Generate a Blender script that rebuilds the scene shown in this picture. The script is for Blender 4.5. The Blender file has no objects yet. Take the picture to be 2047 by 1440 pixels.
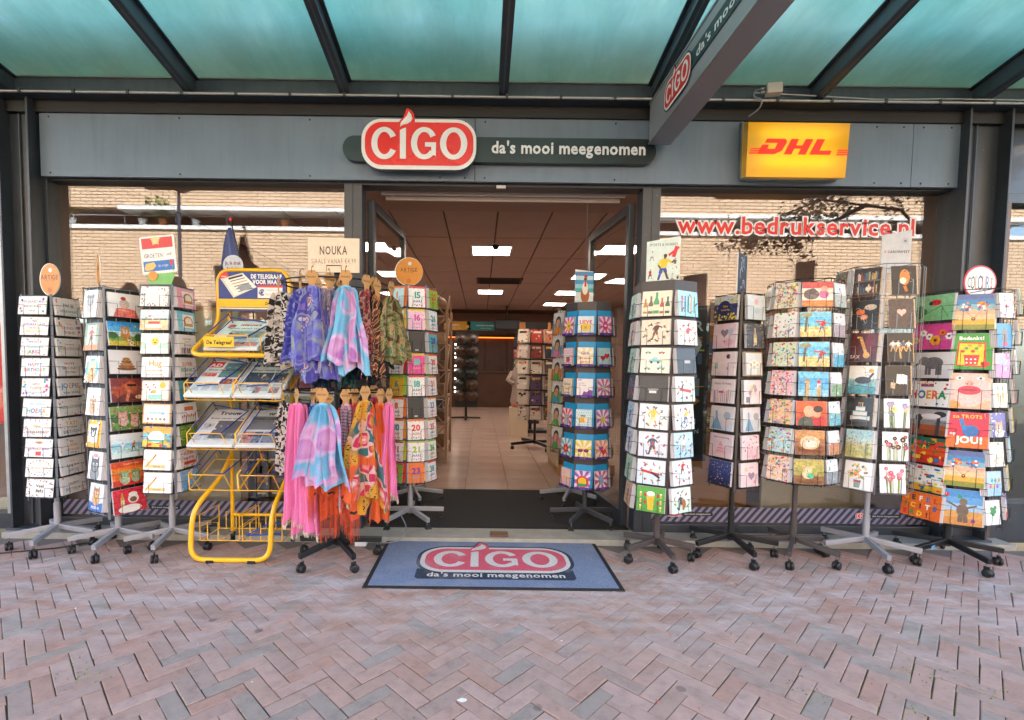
import bpy, bmesh, math, random
from math import sin, cos, pi, radians as R
from mathutils import Vector, Matrix
rng = random.Random(7)
SC = bpy.context.scene
COL = SC.collection

# ------------------------------------------------------------ camera, world, sun, exposure
cd = bpy.data.cameras.new('camera')
cam = bpy.data.objects.new('camera', cd)
COL.objects.link(cam)
SC.camera = cam
cd.sensor_fit = 'HORIZONTAL'
cd.sensor_width = 36.0
cd.lens = 990.0 / 2047.0 * 36.0
cd.shift_x = (1023.5 - 960.0) / 2047.0
cd.shift_y = (783.0 - 720.0) / 2047.0
cd.clip_start = 0.05
cd.clip_end = 500.0
cam.matrix_world = Matrix.Translation((0, 0, 1.3)) @ Matrix.Rotation(R(90 - 3.0), 4, 'X') @ Matrix.Rotation(R(0.72), 4, 'Z')

SUN_ELEV, SUN_AZ = R(50), R(14)          # azimuth measured from +Y towards +X
w = bpy.data.worlds.new('World')
SC.world = w
w.use_nodes = True
nt = w.node_tree
nt.nodes.clear()
wo = nt.nodes.new('ShaderNodeOutputWorld')
bg = nt.nodes.new('ShaderNodeBackground')
sk = nt.nodes.new('ShaderNodeTexSky')
sk.sky_type = 'NISHITA'
sk.sun_disc = False
sk.sun_elevation = SUN_ELEV
sk.sun_rotation = SUN_AZ
sk.air_density = 1.0
sk.dust_density = 1.5
sk.ozone_density = 1.0
bg.inputs['Strength'].default_value = 0.15
nt.links.new(sk.outputs[0], bg.inputs[0])
nt.links.new(bg.outputs[0], wo.inputs[0])
sl = bpy.data.lights.new('sun', 'SUN')
sl.energy = 4.5
sl.angle = R(0.5)
sl.color = (1.0, 0.99, 0.975)
so = bpy.data.objects.new('sun', sl)
COL.objects.link(so)
d = Vector((-sin(SUN_AZ) * cos(SUN_ELEV), -cos(SUN_AZ) * cos(SUN_ELEV), -sin(SUN_ELEV)))
so.rotation_euler = d.to_track_quat('-Z', 'Y').to_euler()
so.location = (3, 8, 20)
SC.view_settings.view_transform = 'Standard'
SC.view_settings.look = 'None'
SC.view_settings.gamma = 1.0
SC.view_settings.exposure = 3.28
SC.view_settings.use_curve_mapping = False
SC.render.engine = 'CYCLES'
SC.cycles.max_bounces = 10
SC.cycles.diffuse_bounces = 5
SC.cycles.glossy_bounces = 4
SC.cycles.transmission_bounces = 6
SC.cycles.transparent_max_bounces = 16
SC.cycles.caustics_reflective = False
SC.cycles.caustics_refractive = False
SC.cycles.sample_clamp_indirect = 6.0

# ------------------------------------------------------------ colour and materials
def lin(c):
    return c / 12.92 if c <= 0.04045 else ((c + 0.055) / 1.055) ** 2.4
_cc = {}
def C(h):
    if not isinstance(h, str):
        return tuple(h) + ((1.0,) if len(h) == 3 else ())
    if h not in _cc:
        s = h.lstrip('#')
        if len(s) == 3:
            s = ''.join(ch * 2 for ch in s)
        _cc[h] = tuple(lin(int(s[i:i + 2], 16) / 255) for i in (0, 2, 4)) + (1.0,)
    return _cc[h]

MATS = {}
def newmat(name):
    m = bpy.data.materials.new(name)
    m.use_nodes = True
    m.node_tree.nodes.clear()
    MATS[name] = m
    return m, m.node_tree
def N(nt, typ, **kw):
    n = nt.nodes.new(typ)
    for k, v in kw.items():
        if k.startswith('i_'):
            key = k[2:]
            n.inputs[int(key) if key.isdigit() else key.replace('_', ' ')].default_value = v
        else:
            setattr(n, k, v)
    return n
def L(nt, a, b):
    nt.links.new(a, b)
def ramp(nt, stops, interp='LINEAR'):
    r = N(nt, 'ShaderNodeValToRGB')
    r.color_ramp.interpolation = interp
    e = r.color_ramp.elements
    while len(e) > 1:
        e.remove(e[-1])
    e[0].position = stops[0][0]
    e[0].color = C(stops[0][1])
    for p, c in stops[1:]:
        x = e.new(p)
        x.color = C(c)
    return r
def mixc(nt, fac, a, b, blend='MIX'):
    m = N(nt, 'ShaderNodeMix', data_type='RGBA', blend_type=blend)
    for sock, val in ((m.inputs[0], fac), (m.inputs[6], a), (m.inputs[7], b)):
        if hasattr(val, 'is_output'):
            L(nt, val, sock)
        else:
            sock.default_value = val if isinstance(val, float) else C(val)
    return m.outputs[2]

def paint(name, col, rough=0.5, metal=0.0, var=0.12, scale=6.0, bump=0.0, bscale=200.0, coat=0.0, spec=0.5, streak=0.0):
    """painted / plastic / metal surface with slight uneven tone and gloss"""
    m, t = newmat(name)
    o = N(t, 'ShaderNodeOutputMaterial')
    b = N(t, 'ShaderNodeBsdfPrincipled', i_Roughness=rough, i_Metallic=metal)
    b.inputs['Coat Weight'].default_value = coat
    b.inputs['Specular IOR Level'].default_value = spec
    tc = N(t, 'ShaderNodeTexCoord')
    n1 = N(t, 'ShaderNodeTexNoise', i_Scale=scale, i_Detail=6.0, i_Roughness=0.65)
    L(t, tc.outputs['Object'], n1.inputs['Vector'])
    c = C(col)
    k = 1 - var
    r = ramp(t, [(0.3, (c[0] * k, c[1] * k, c[2] * k)), (0.7, tuple(min(1, x * (1 + var * 0.6)) for x in c[:3]))])
    L(t, n1.outputs['Fac'], r.inputs[0])
    cout = r.outputs[0]
    if streak:
        mp = N(t, 'ShaderNodeMapping')
        mp.inputs['Scale'].default_value = (14.0, 14.0, 1.3)
        L(t, tc.outputs['Object'], mp.inputs[0])
        n3 = N(t, 'ShaderNodeTexNoise', i_Scale=1.0, i_Detail=8.0, i_Roughness=0.7)
        L(t, mp.outputs[0], n3.inputs['Vector'])
        r3 = ramp(t, [(0.35, (1 - streak,) * 3), (0.5, (1, 1, 1)), (0.72, (1 + streak * .7,) * 3)])
        L(t, n3.outputs['Fac'], r3.inputs[0])
        n4 = N(t, 'ShaderNodeTexNoise', i_Scale=45.0, i_Detail=3.0)
        L(t, tc.outputs['Object'], n4.inputs['Vector'])
        r4 = ramp(t, [(0.70, (0, 0, 0)), (0.76, (streak * 2,) * 3)])
        L(t, n4.outputs['Fac'], r4.inputs[0])
        cout = mixc(t, r4.outputs[0], mixc(t, 1.0, cout, r3.outputs[0], 'MULTIPLY'), '#9c9890')
    L(t, cout, b.inputs['Base Color'])
    mr = N(t, 'ShaderNodeMapRange', i_3=max(0.02, rough - 0.08), i_4=min(1, rough + 0.12))
    L(t, n1.outputs['Fac'], mr.inputs[0])
    L(t, mr.outputs[0], b.inputs['Roughness'])
    if bump:
        n2 = N(t, 'ShaderNodeTexNoise', i_Scale=bscale, i_Detail=3.0)
        L(t, tc.outputs['Object'], n2.inputs['Vector'])
        bp = N(t, 'ShaderNodeBump', i_Strength=bump, i_Distance=0.002)
        L(t, n2.outputs['Fac'], bp.inputs['Height'])
        L(t, bp.outputs[0], b.inputs['Normal'])
    L(t, b.outputs[0], o.inputs[0])
    return m

def emitter(name, col, strength):
    m, t = newmat(name)
    o = N(t, 'ShaderNodeOutputMaterial')
    e = N(t, 'ShaderNodeEmission', i_Strength=strength)
    e.inputs[0].default_value = C(col)
    L(t, e.outputs[0], o.inputs[0])
    return m

# print: flat ink colours carried by the mesh (posters, cards, newspapers, signs)
def print_mat(name, rough, coat=0.0, trans=0.0):
    m, t = newmat(name)
    o = N(t, 'ShaderNodeOutputMaterial')
    b = N(t, 'ShaderNodeBsdfPrincipled', i_Roughness=rough)
    b.inputs['Coat Weight'].default_value = coat
    b.inputs['Coat Roughness'].default_value = 0.12
    a = N(t, 'ShaderNodeAttribute', attribute_name='Col')
    tc = N(t, 'ShaderNodeTexCoord')
    n = N(t, 'ShaderNodeTexNoise', i_Scale=26.0, i_Detail=5.0)
    L(t, tc.outputs['Object'], n.inputs['Vector'])
    r = ramp(t, [(0.3, (.86, .86, .86)), (0.7, (1, 1, 1))])
    L(t, n.outputs['Fac'], r.inputs[0])
    L(t, mixc(t, 1.0, a.outputs['Color'], r.outputs[0], 'MULTIPLY'), b.inputs['Base Color'])
    L(t, b.outputs[0], o.inputs[0])
    return m
PRINT = print_mat('printed_card', 0.45)
SLEEVE = print_mat('printed_card_in_sleeve', 0.4, coat=0.35)
NEWS = print_mat('newsprint', 0.8)
def photo_print(name, scale, lo, hi, rough=0.4, coat=0.2):
    """ink with the fine tonal detail of a photograph or painting"""
    m, t = newmat(name)
    o = N(t, 'ShaderNodeOutputMaterial')
    b = N(t, 'ShaderNodeBsdfPrincipled', i_Roughness=rough)
    b.inputs['Coat Weight'].default_value = coat
    b.inputs['Coat Roughness'].default_value = 0.12
    a = N(t, 'ShaderNodeAttribute', attribute_name='Col')
    oi = N(t, 'ShaderNodeObjectInfo')
    tc = N(t, 'ShaderNodeTexCoord')
    ad = N(t, 'ShaderNodeVectorMath', operation='ADD')
    L(t, tc.outputs['Object'], ad.inputs[0])
    mu = N(t, 'ShaderNodeMath', operation='MULTIPLY', i_1=40.0)
    L(t, oi.outputs['Random'], mu.inputs[0])
    L(t, mu.outputs[0], ad.inputs[1])
    n = N(t, 'ShaderNodeTexNoise', i_Scale=scale, i_Detail=7.0, i_Roughness=0.7, i_Distortion=0.8)
    L(t, ad.outputs[0], n.inputs['Vector'])
    r = ramp(t, [(0.32, (lo, lo, lo)), (0.5, (1, 1, 1)), (0.68, (hi, hi, hi))])
    L(t, n.outputs['Fac'], r.inputs[0])
    c = mixc(t, 1.0, a.outputs['Color'], r.outputs[0], 'MULTIPLY')
    n2 = N(t, 'ShaderNodeTexNoise', i_Scale=scale * .7, i_Detail=4.0)
    L(t, ad.outputs[0], n2.inputs['Vector'])
    c = mixc(t, 0.4, c, n2.outputs['Color'], 'SOFT_LIGHT')
    # unprinted white paper keeps its even tone
    hs = N(t, 'ShaderNodeSeparateColor', mode='HSV')
    L(t, a.outputs['Color'], hs.inputs[0])
    m1 = N(t, 'ShaderNodeMapRange', i_1=.06, i_2=.35)
    L(t, hs.outputs[1], m1.inputs[0])
    m2 = N(t, 'ShaderNodeMapRange', i_1=.62, i_2=.40)
    L(t, hs.outputs[2], m2.inputs[0])
    mx = N(t, 'ShaderNodeMath', operation='MAXIMUM')
    L(t, m1.outputs[0], mx.inputs[0])
    L(t, m2.outputs[0], mx.inputs[1])
    L(t, mixc(t, mx.outputs[0], a.outputs['Color'], c), b.inputs['Base Color'])
    L(t, b.outputs[0], o.inputs[0])
    return m
PHOTO = photo_print('photo_printed_card', 55.0, .45, 1.45)
PAINTED = photo_print('painted_card', 80.0, .7, 1.15)

def glass_mat(name, r0, tint):
    m, t = newmat(name)
    o = N(t, 'ShaderNodeOutputMaterial')
    tr = N(t, 'ShaderNodeBsdfTransparent')
    tr.inputs[0].default_value = C(tint)
    g = N(t, 'ShaderNodeBsdfGlossy', i_Roughness=0.0)
    g.inputs[0].default_value = (1, 1, 1, 1)
    ge = N(t, 'ShaderNodeNewGeometry')
    dp = N(t, 'ShaderNodeVectorMath', operation='DOT_PRODUCT')
    L(t, ge.outputs['Normal'], dp.inputs[0])
    L(t, ge.outputs['Incoming'], dp.inputs[1])
    ab = N(t, 'ShaderNodeMath', operation='ABSOLUTE')
    L(t, dp.outputs['Value'], ab.inputs[0])
    inv = N(t, 'ShaderNodeMath', operation='SUBTRACT', i_0=1.0)
    L(t, ab.outputs[0], inv.inputs[1])
    pw = N(t, 'ShaderNodeMath', operation='POWER', i_1=5.0)
    L(t, inv.outputs[0], pw.inputs[0])
    ma = N(t, 'ShaderNodeMath', operation='MULTIPLY_ADD', i_1=1.0 - r0, i_2=r0)
    L(t, pw.outputs[0], ma.inputs[0])
    mx = N(t, 'ShaderNodeMixShader')
    L(t, ma.outputs[0], mx.inputs[0])
    L(t, tr.outputs[0], mx.inputs[1])
    L(t, g.outputs[0], mx.inputs[2])
    L(t, mx.outputs[0], o.inputs[0])
    return m

# ------------------------------------------------------------ mesh builder
class MB:
    def __init__(s):
        s.v, s.f, s.m, s.c, s.sm, s.mats = [], [], [], [], [], []
    def mi(s, mat):
        if mat not in s.mats:
            s.mats.append(mat)
        return s.mats.index(mat)
    def add(s, vs, fs, mat, col=(1, 1, 1, 1), smooth=False, M=None):
        o = len(s.v)
        if M is not None:
            vs = [M @ Vector(p) for p in vs]
        s.v.extend(tuple(p) for p in vs)
        k = s.mi(mat)
        for f in fs:
            s.f.append(tuple(i + o for i in f))
            s.m.append(k)
            s.c.append(col)
            s.sm.append(smooth)
        return s
    def box(s, x0, x1, y0, y1, z0, z1, mat, col=(1, 1, 1, 1), bev=0.0, M=None):
        if bev <= 0:
            vs = [(x0, y0, z0), (x1, y0, z0), (x1, y1, z0), (x0, y1, z0), (x0, y0, z1), (x1, y0, z1), (x1, y1, z1), (x0, y1, z1)]
            fs = [(0, 3, 2, 1), (4, 5, 6, 7), (0, 1, 5, 4), (1, 2, 6, 5), (2, 3, 7, 6), (3, 0, 4, 7)]
            return s.add(vs, fs, mat, col, M=M)
        b = bmesh.new()
        bmesh.ops.create_cube(b, size=1.0)
        for v in b.verts:
            v.co = Vector(((x0 + x1) / 2 + v.co.x * (x1 - x0), (y0 + y1) / 2 + v.co.y * (y1 - y0), (z0 + z1) / 2 + v.co.z * (z1 - z0)))
        bmesh.ops.bevel(b, geom=list(b.edges), offset=bev, segments=2, affect='EDGES', profile=0.6)
        b.verts.index_update()
        vs = [v.co.copy() for v in b.verts]
        fs = [[v.index for v in f.verts] for f in b.faces]
        b.free()
        return s.add(vs, fs, mat, col, M=M)
    def bar(s, p0, p1, wx, wy, mat, col=(1, 1, 1, 1), up=(0, 0, 1), bev=0.0):
        """rectangular bar from p0 to p1"""
        p0, p1 = Vector(p0), Vector(p1)
        z = (p1 - p0)
        ln = z.length
        z.normalize()
        u = Vector(up)
        if abs(u.dot(z)) > 0.99:
            u = Vector((0, 1, 0))
        x = u.cross(z).normalized()
        y = z.cross(x)
        M = Matrix(((x.x, y.x, z.x, p0.x), (x.y, y.y, z.y, p0.y), (x.z, y.z, z.z, p0.z), (0, 0, 0, 1)))
        return s.box(-wx / 2, wx / 2, -wy / 2, wy / 2, 0, ln, mat, col, bev, M)
    def tube(s, pts, r, mat, n=6, closed=False, col=(1, 1, 1, 1), caps=True):
        pts = [Vector(p) for p in pts]
        k = len(pts)
        rad = r if isinstance(r, (list, tuple)) else [r] * k
        vs, fs = [], []
        ref = None
        for i, p in enumerate(pts):
            a = pts[(i - 1) % k] if (closed or i > 0) else p
            b = pts[(i + 1) % k] if (closed or i < k - 1) else p
            t = (b - a)
            t = t.normalized() if t.length > 1e-9 else Vector((0, 0, 1))
            if ref is None:
                ref = Vector((0, 0, 1)) if abs(t.z) < 0.9 else Vector((1, 0, 0))
            x = (ref - t * ref.dot(t))
            if x.length < 1e-6:
                x = t.orthogonal()
            x.normalize()
            ref = x
            y = t.cross(x)
            sc = 1.0
            if 0 < i < k - 1 or closed:
                d1, d2 = (p - a), (b - p)
                if d1.length > 1e-9 and d2.length > 1e-9:
                    cth = max(0.5, cos(d1.angle(d2) / 2))
                    sc = 1 / cth if cth > 0.8 else 1.1
            for j in range(n):
                an = 2 * pi * j / n
                vs.append(p + (x * cos(an) + y * sin(an)) * rad[i] * sc)
        for i in range(k if closed else k - 1):
            for j in range(n):
                i2, j2 = (i + 1) % k, (j + 1) % n
                fs.append((i * n + j, i * n + j2, i2 * n + j2, i2 * n + j))
        s.add(vs, fs, mat, col, smooth=n > 4)
        if caps and not closed:
            s.add([vs[j] for j in range(n)], [tuple(range(n))[::-1]], mat, col)
            s.add([vs[(k - 1) * n + j] for j in range(n)], [tuple(range(n))], mat, col)
        return s
    def lathe(s, prof, mat, n=16, col=(1, 1, 1, 1), M=None, smooth=True):
        vs, fs = [], []
        for (r, z) in prof:
            for j in range(n):
                vs.append((r * cos(2 * pi * j / n), r * sin(2 * pi * j / n), z))
        for i in range(len(prof) - 1):
            for j in range(n):
                j2 = (j + 1) % n
                fs.append((i * n + j, i * n + j2, (i + 1) * n + j2, (i + 1) * n + j))
        fs.append(tuple(range(n))[::-1])
        fs.append(tuple((len(prof) - 1) * n + j for j in range(n)))
        return s.add(vs, fs, mat, col, smooth, M)
    def plate(s, poly, y0, y1, mat, col=(1, 1, 1, 1), side=None, sidecol=None, M=None):
        """outline in local x,z extruded from front y0 to back y1 (front faces -y)"""
        n = len(poly)
        area = sum(poly[i][0] * poly[(i + 1) % n][1] - poly[(i + 1) % n][0] * poly[i][1] for i in range(n))
        if area < 0:
            poly = poly[::-1]
        vs = [(x, y0, z) for x, z in poly] + [(x, y1, z) for x, z in poly]
        s.add(vs, [tuple(range(n))], mat, col, M=M)
        fs = [tuple(range(n, 2 * n))[::-1]] + [((i + 1) % n, i, i + n, (i + 1) % n + n) for i in range(n)]
        return s.add(vs, fs, side or mat, sidecol or col, M=M)
    def mesh(s, name):
        me = bpy.data.meshes.new(name)
        me.from_pydata(s.v, [], s.f)
        for m in s.mats:
            me.materials.append(m)
        me.polygons.foreach_set('material_index', s.m)
        me.polygons.foreach_set('use_smooth', s.sm)
        at = me.color_attributes.new('Col', 'FLOAT_COLOR', 'CORNER')
        buf = []
        for f, c in zip(s.f, s.c):
            buf.extend(tuple(c) * len(f))
        at.data.foreach_set('color', buf)
        me.update()
        return me
    def build(s, name, parent=None, loc=None, M=None, **kw):
        return put(name, s.mesh(name), parent, loc, M, **kw)

def tag(o, label=None, cat=None, group=None, kind=None):
    if label:
        o['label'] = label
    if cat:
        o['category'] = cat
    if group:
        o['group'] = group
    if kind:
        o['kind'] = kind
    return o
def put(name, mesh, parent=None, loc=None, M=None, **kw):
    o = bpy.data.objects.new(name, mesh)
    COL.objects.link(o)
    if M is not None:
        o.matrix_world = M
        o.matrix_basis = M
    elif loc is not None:
        o.location = loc
    if parent is not None:
        o.parent = parent
    return tag(o, **kw)
def empty(name, loc=(0, 0, 0), rz=0.0, **kw):
    o = bpy.data.objects.new(name, None)
    o.empty_display_size = 0.1
    COL.objects.link(o)
    o.location = loc
    o.rotation_euler = (0, 0, rz)
    return tag(o, **kw)

def arc(pts, r=0.05, n=4, closed=False):
    """round the corners of a polyline"""
    P = [Vector(p) for p in pts]
    out = []
    k = len(P)
    for i, p in enumerate(P):
        if not closed and i in (0, k - 1):
            out.append(p)
            continue
        a, b = P[(i - 1) % k], P[(i + 1) % k]
        ra = min(r, (a - p).length * 0.45)
        rb = min(r, (b - p).length * 0.45)
        pa = p + (a - p).normalized() * ra
        pb = p + (b - p).normalized() * rb
        for j in range(n + 1):
            t = j / n
            out.append(pa * (1 - t) ** 2 + p * 2 * t * (1 - t) + pb * t * t)
    return out
def rrect(x0, x1, z0, z1, r, n=6):
    out = []
    for cx, cz, a0 in ((x1 - r, z0 + r, -90), (x1 - r, z1 - r, 0), (x0 + r, z1 - r, 90), (x0 + r, z0 + r, 180)):
        for j in range(n + 1):
            a = R(a0 + 90 * j / n)
            out.append((cx + r * cos(a), cz + r * sin(a)))
    return out
def ell(cx, cz, rx, rz, n=16, a0=0.0):
    return [(cx + rx * cos(a0 + 2 * pi * i / n), cz + rz * sin(a0 + 2 * pi * i / n)) for i in range(n)]

# ------------------------------------------------------------ lettering (glyph outlines of the built-in font)
GL = {}
def make_glyphs():
    chars = ''.join(chr(i) for i in range(33, 127)) + '\u20ac'
    dg = None
    tmp = []
    for wt, off in (('r', 0.0), ('b', 0.022), ('x', 0.045), ('o', 0.085)):
        for ch in chars:
            cu = bpy.data.curves.new('glyph', 'FONT')
            cu.body = ch
            cu.size = 1.0
            cu.offset = off
            cu.resolution_u = 2
            cu.fill_mode = 'FRONT'
            ob = bpy.data.objects.new('glyph', cu)
            COL.objects.link(ob)
            tmp.append((wt, ch, ob))
    bpy.context.view_layer.update()
    dg = bpy.context.evaluated_depsgraph_get()
    for wt, ch, ob in tmp:
        ev = ob.evaluated_get(dg)
        me = ev.to_mesh()
        vs = [(v.co.x, v.co.y) for v in me.vertices]
        fs = [tuple(p.vertices) for p in me.polygons]
        good = []
        for f in fs:
            a = sum(vs[f[i]][0] * vs[f[(i + 1) % len(f)]][1] - vs[f[(i + 1) % len(f)]][0] * vs[f[i]][1] for i in range(len(f)))
            good.append(f if a > 0 else f[::-1])
        GL[wt, ch] = (vs, good)
        ev.to_mesh_clear()
    for wt, ch, ob in tmp:
        cu = ob.data
        bpy.data.objects.remove(ob)
        bpy.data.curves.remove(cu)
make_glyphs()
def adv(ch):
    if ch == ' ':
        return 0.30
    vs = GL['r', ch][0]
    return max(v[0] for v in vs) + 0.075 if vs else 0.3
def text_width(s, size, sx=1.0, track=0.0):
    return sum((adv(c) + track) for c in s) * size * sx
def text_polys(s, x, z, size, wt='b', align='c', sx=1.0, shear=0.0, track=0.0):
    """-> list of (verts2d, faces, index of the letter)"""
    wd = text_width(s, size, sx, track)
    ox = x - (wd / 2 if align == 'c' else (wd if align == 'r' else 0))
    out = []
    for i, ch in enumerate(s):
        if ch != ' ' and (wt, ch) in GL:
            vs, fs = GL[wt, ch]
            out.append(([(ox + (vx + shear * vz) * size * sx, z + vz * size) for vx, vz in vs], fs, i))
        ox += (adv(ch) + track) * size * sx
    return out
def add_text(mb, s, x, z, size, y, mat, col=(1, 1, 1, 1), M=None, **kw):
    for vs, fs, i in text_polys(s, x, z, size, **kw):
        c = col[i % len(col)] if isinstance(col, list) else col
        mb.add([(a, y, b) for a, b in vs], fs, mat, C(c) if isinstance(c, str) else c, M=M)
def add_text_solid(mb, s, x, z, size, y0, y1, mat, M=None, **kw):
    """letters with thickness (front y0, back y1)"""
    for vs, fs, i in text_polys(s, x, z, size, **kw):
        n = len(vs)
        V = [(a, y0, b) for a, b in vs] + [(a, y1, b) for a, b in vs]
        F = list(fs)
        cnt = {}
        for f in fs:
            for j in range(len(f)):
                e = (f[j], f[(j + 1) % len(f)])
                cnt[e] = 1
        for (a, b) in cnt:
            if (b, a) not in cnt:
                F.append((b, a, a + n, b + n))
        mb.add(V, F, mat, M=M)
# ------------------------------------------------------------ materials of the place
STEEL = paint('dark_painted_steel', '#353b44', 0.38, 0.0, 0.22, 5.0, spec=0.6, streak=.18)
STEEL2 = paint('grey_blue_painted_steel', '#485767', 0.4, 0.0, 0.2, 4.0, spec=0.6, streak=.15)
FASCIA = paint('blue_grey_fascia_panel', '#6b7c90', 0.42, 0.0, 0.10, 2.0, spec=0.5, streak=.10)
BLACK = paint('black_plastic', '#17181b', 0.45, 0.0, 0.2, 20.0)
RUBBER = paint('dark_rubber', '#1d1e21', 0.7, 0.0, 0.25, 30.0)
ALU = paint('brushed_aluminium', '#a9abac', 0.42, 0.75, 0.15, 12.0)
SILVER = paint('silver_powder_coat', '#a2a5ad', 0.42, 0.35, 0.12, 10.0)
DGREY = paint('dark_grey_powder_coat', '#3c4048', 0.45, 0.1, 0.18, 10.0)
BROWNGREY = paint('brown_grey_powder_coat', '#4b4443', 0.45, 0.1, 0.15, 10.0)
BLKMETAL = paint('black_powder_coat', '#1b1c1f', 0.42, 0.1, 0.2, 10.0)
CHROME = paint('chrome', '#c9cacc', 0.18, 1.0, 0.05, 10.0)
WIREDK = paint('dark_wire', '#2c2d31', 0.4, 0.4, 0.1, 30.0)
WIRESV = paint('silver_wire', '#8d9096', 0.35, 0.7, 0.1, 30.0)
YELLOW = paint('yellow_enamel', '#f2b714', 0.32, 0.0, 0.10, 8.0, coat=0.3)
BLUEW = paint('blue_enamel', '#1c3c9c', 0.35, 0.0, 0.12, 8.0, coat=0.2)
WHITE = paint('white_plastic', '#e6e6ea', 0.35, 0.0, 0.05, 6.0)
CREAM = paint('cream_wall', '#c9b79c', 0.7, 0.0, 0.1, 2.0)
WALLIN = paint('warm_interior_wall', '#96786a', 0.75, 0.0, 0.12, 1.5)
CEILT = paint('mineral_ceiling_tile', '#b8a49d', 0.85, 0.0, 0.08, 3.0, bump=0.2, bscale=300)
CEILG = paint('ceiling_grid', '#5a473d', 0.6)
FLOORT = paint('beige_floor_tile', '#b0978a', 0.22, 0.0, 0.10, 1.6, spec=0.5)
FLOORG = paint('floor_grout', '#77604f', 0.8)
MATBLK = paint('black_ribbed_mat', '#1f2022', 0.95, 0.0, 0.35, 60.0, bump=0.6, bscale=400)
STONE = paint('pale_threshold_stone', '#9c9a92', 0.75, 0.0, 0.2, 9.0, bump=0.3, bscale=120)
REDP = paint('red_acrylic', '#e8281c', 0.25, 0.0, 0.06, 4.0, coat=0.3)
WHITEP = paint('white_acrylic', '#e9e9ee', 0.28, 0.0, 0.04, 4.0, coat=0.3)
TEALDK = paint('dark_teal_acrylic', '#172528', 0.3, 0.0, 0.12, 4.0, coat=0.3)
WOODDK = paint('dark_cabinet_wood', '#4a2a18', 0.4, 0.0, 0.35, 3.0)
WOODLT = paint('light_wood', '#b98955', 0.5, 0.0, 0.2, 5.0)
WOODOR = paint('orange_brown_board', '#a8703a', 0.55, 0.0, 0.15, 2.0)
KRAFT = paint('kraft_board', '#b98c58', 0.75, 0.0, 0.12, 30.0)
PANE = glass_mat('shop_glass', 0.068, (0.93, 0.95, 0.94))

def canopy_glass():
    m, t = newmat('frosted_teal_glass')
    o = N(t, 'ShaderNodeOutputMaterial')
    tl = N(t, 'ShaderNodeBsdfTranslucent')
    df = N(t, 'ShaderNodeBsdfDiffuse')
    gl = N(t, 'ShaderNodeBsdfGlossy', i_Roughness=0.25)
    tc = N(t, 'ShaderNodeTexCoord')
    n = N(t, 'ShaderNodeTexNoise', i_Scale=1.4, i_Detail=8.0, i_Roughness=0.6)
    L(t, tc.outputs['Object'], n.inputs['Vector'])
    r = ramp(t, [(0.25, '#a8d4c4'), (0.75, '#d4e7d5')])
    L(t, n.outputs['Fac'], r.inputs[0])
    n2 = N(t, 'ShaderNodeTexNoise', i_Scale=9.0, i_Detail=8.0, i_Roughness=0.75)
    L(t, tc.outputs['Object'], n2.inputs['Vector'])
    r2 = ramp(t, [(0.56, (0, 0, 0)), (0.8, (1, 1, 1))])
    L(t, n2.outputs['Fac'], r2.inputs[0])
    c = mixc(t, r2.outputs[0], r.outputs[0], '#cfe8e4')
    mp = N(t, 'ShaderNodeMapping')
    mp.inputs['Scale'].default_value = (3.0, .8, 1.0)
    L(t, tc.outputs['Object'], mp.inputs[0])
    n3 = N(t, 'ShaderNodeTexNoise', i_Scale=1.6, i_Detail=9.0, i_Roughness=0.75)
    L(t, mp.outputs[0], n3.inputs['Vector'])
    r3 = ramp(t, [(0.40, (.86, .88, .87)), (0.6, (1, 1, 1))])
    L(t, n3.outputs['Fac'], r3.inputs[0])
    c = mixc(t, 1.0, c, r3.outputs[0], 'MULTIPLY')
    L(t, c, tl.inputs[0])
    df.inputs[0].default_value = C('#2f7d80')
    gl.inputs[0].default_value = (0.6, 0.8, 0.8, 1)
    m1 = N(t, 'ShaderNodeMixShader', i_0=0.06)
    L(t, tl.outputs[0], m1.inputs[1])
    L(t, df.outputs[0], m1.inputs[2])
    m2 = N(t, 'ShaderNodeMixShader', i_0=0.05)
    L(t, m1.outputs[0], m2.inputs[1])
    L(t, gl.outputs[0], m2.inputs[2])
    L(t, m2.outputs[0], o.inputs[0])
    return m
TEAL = canopy_glass()

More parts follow.
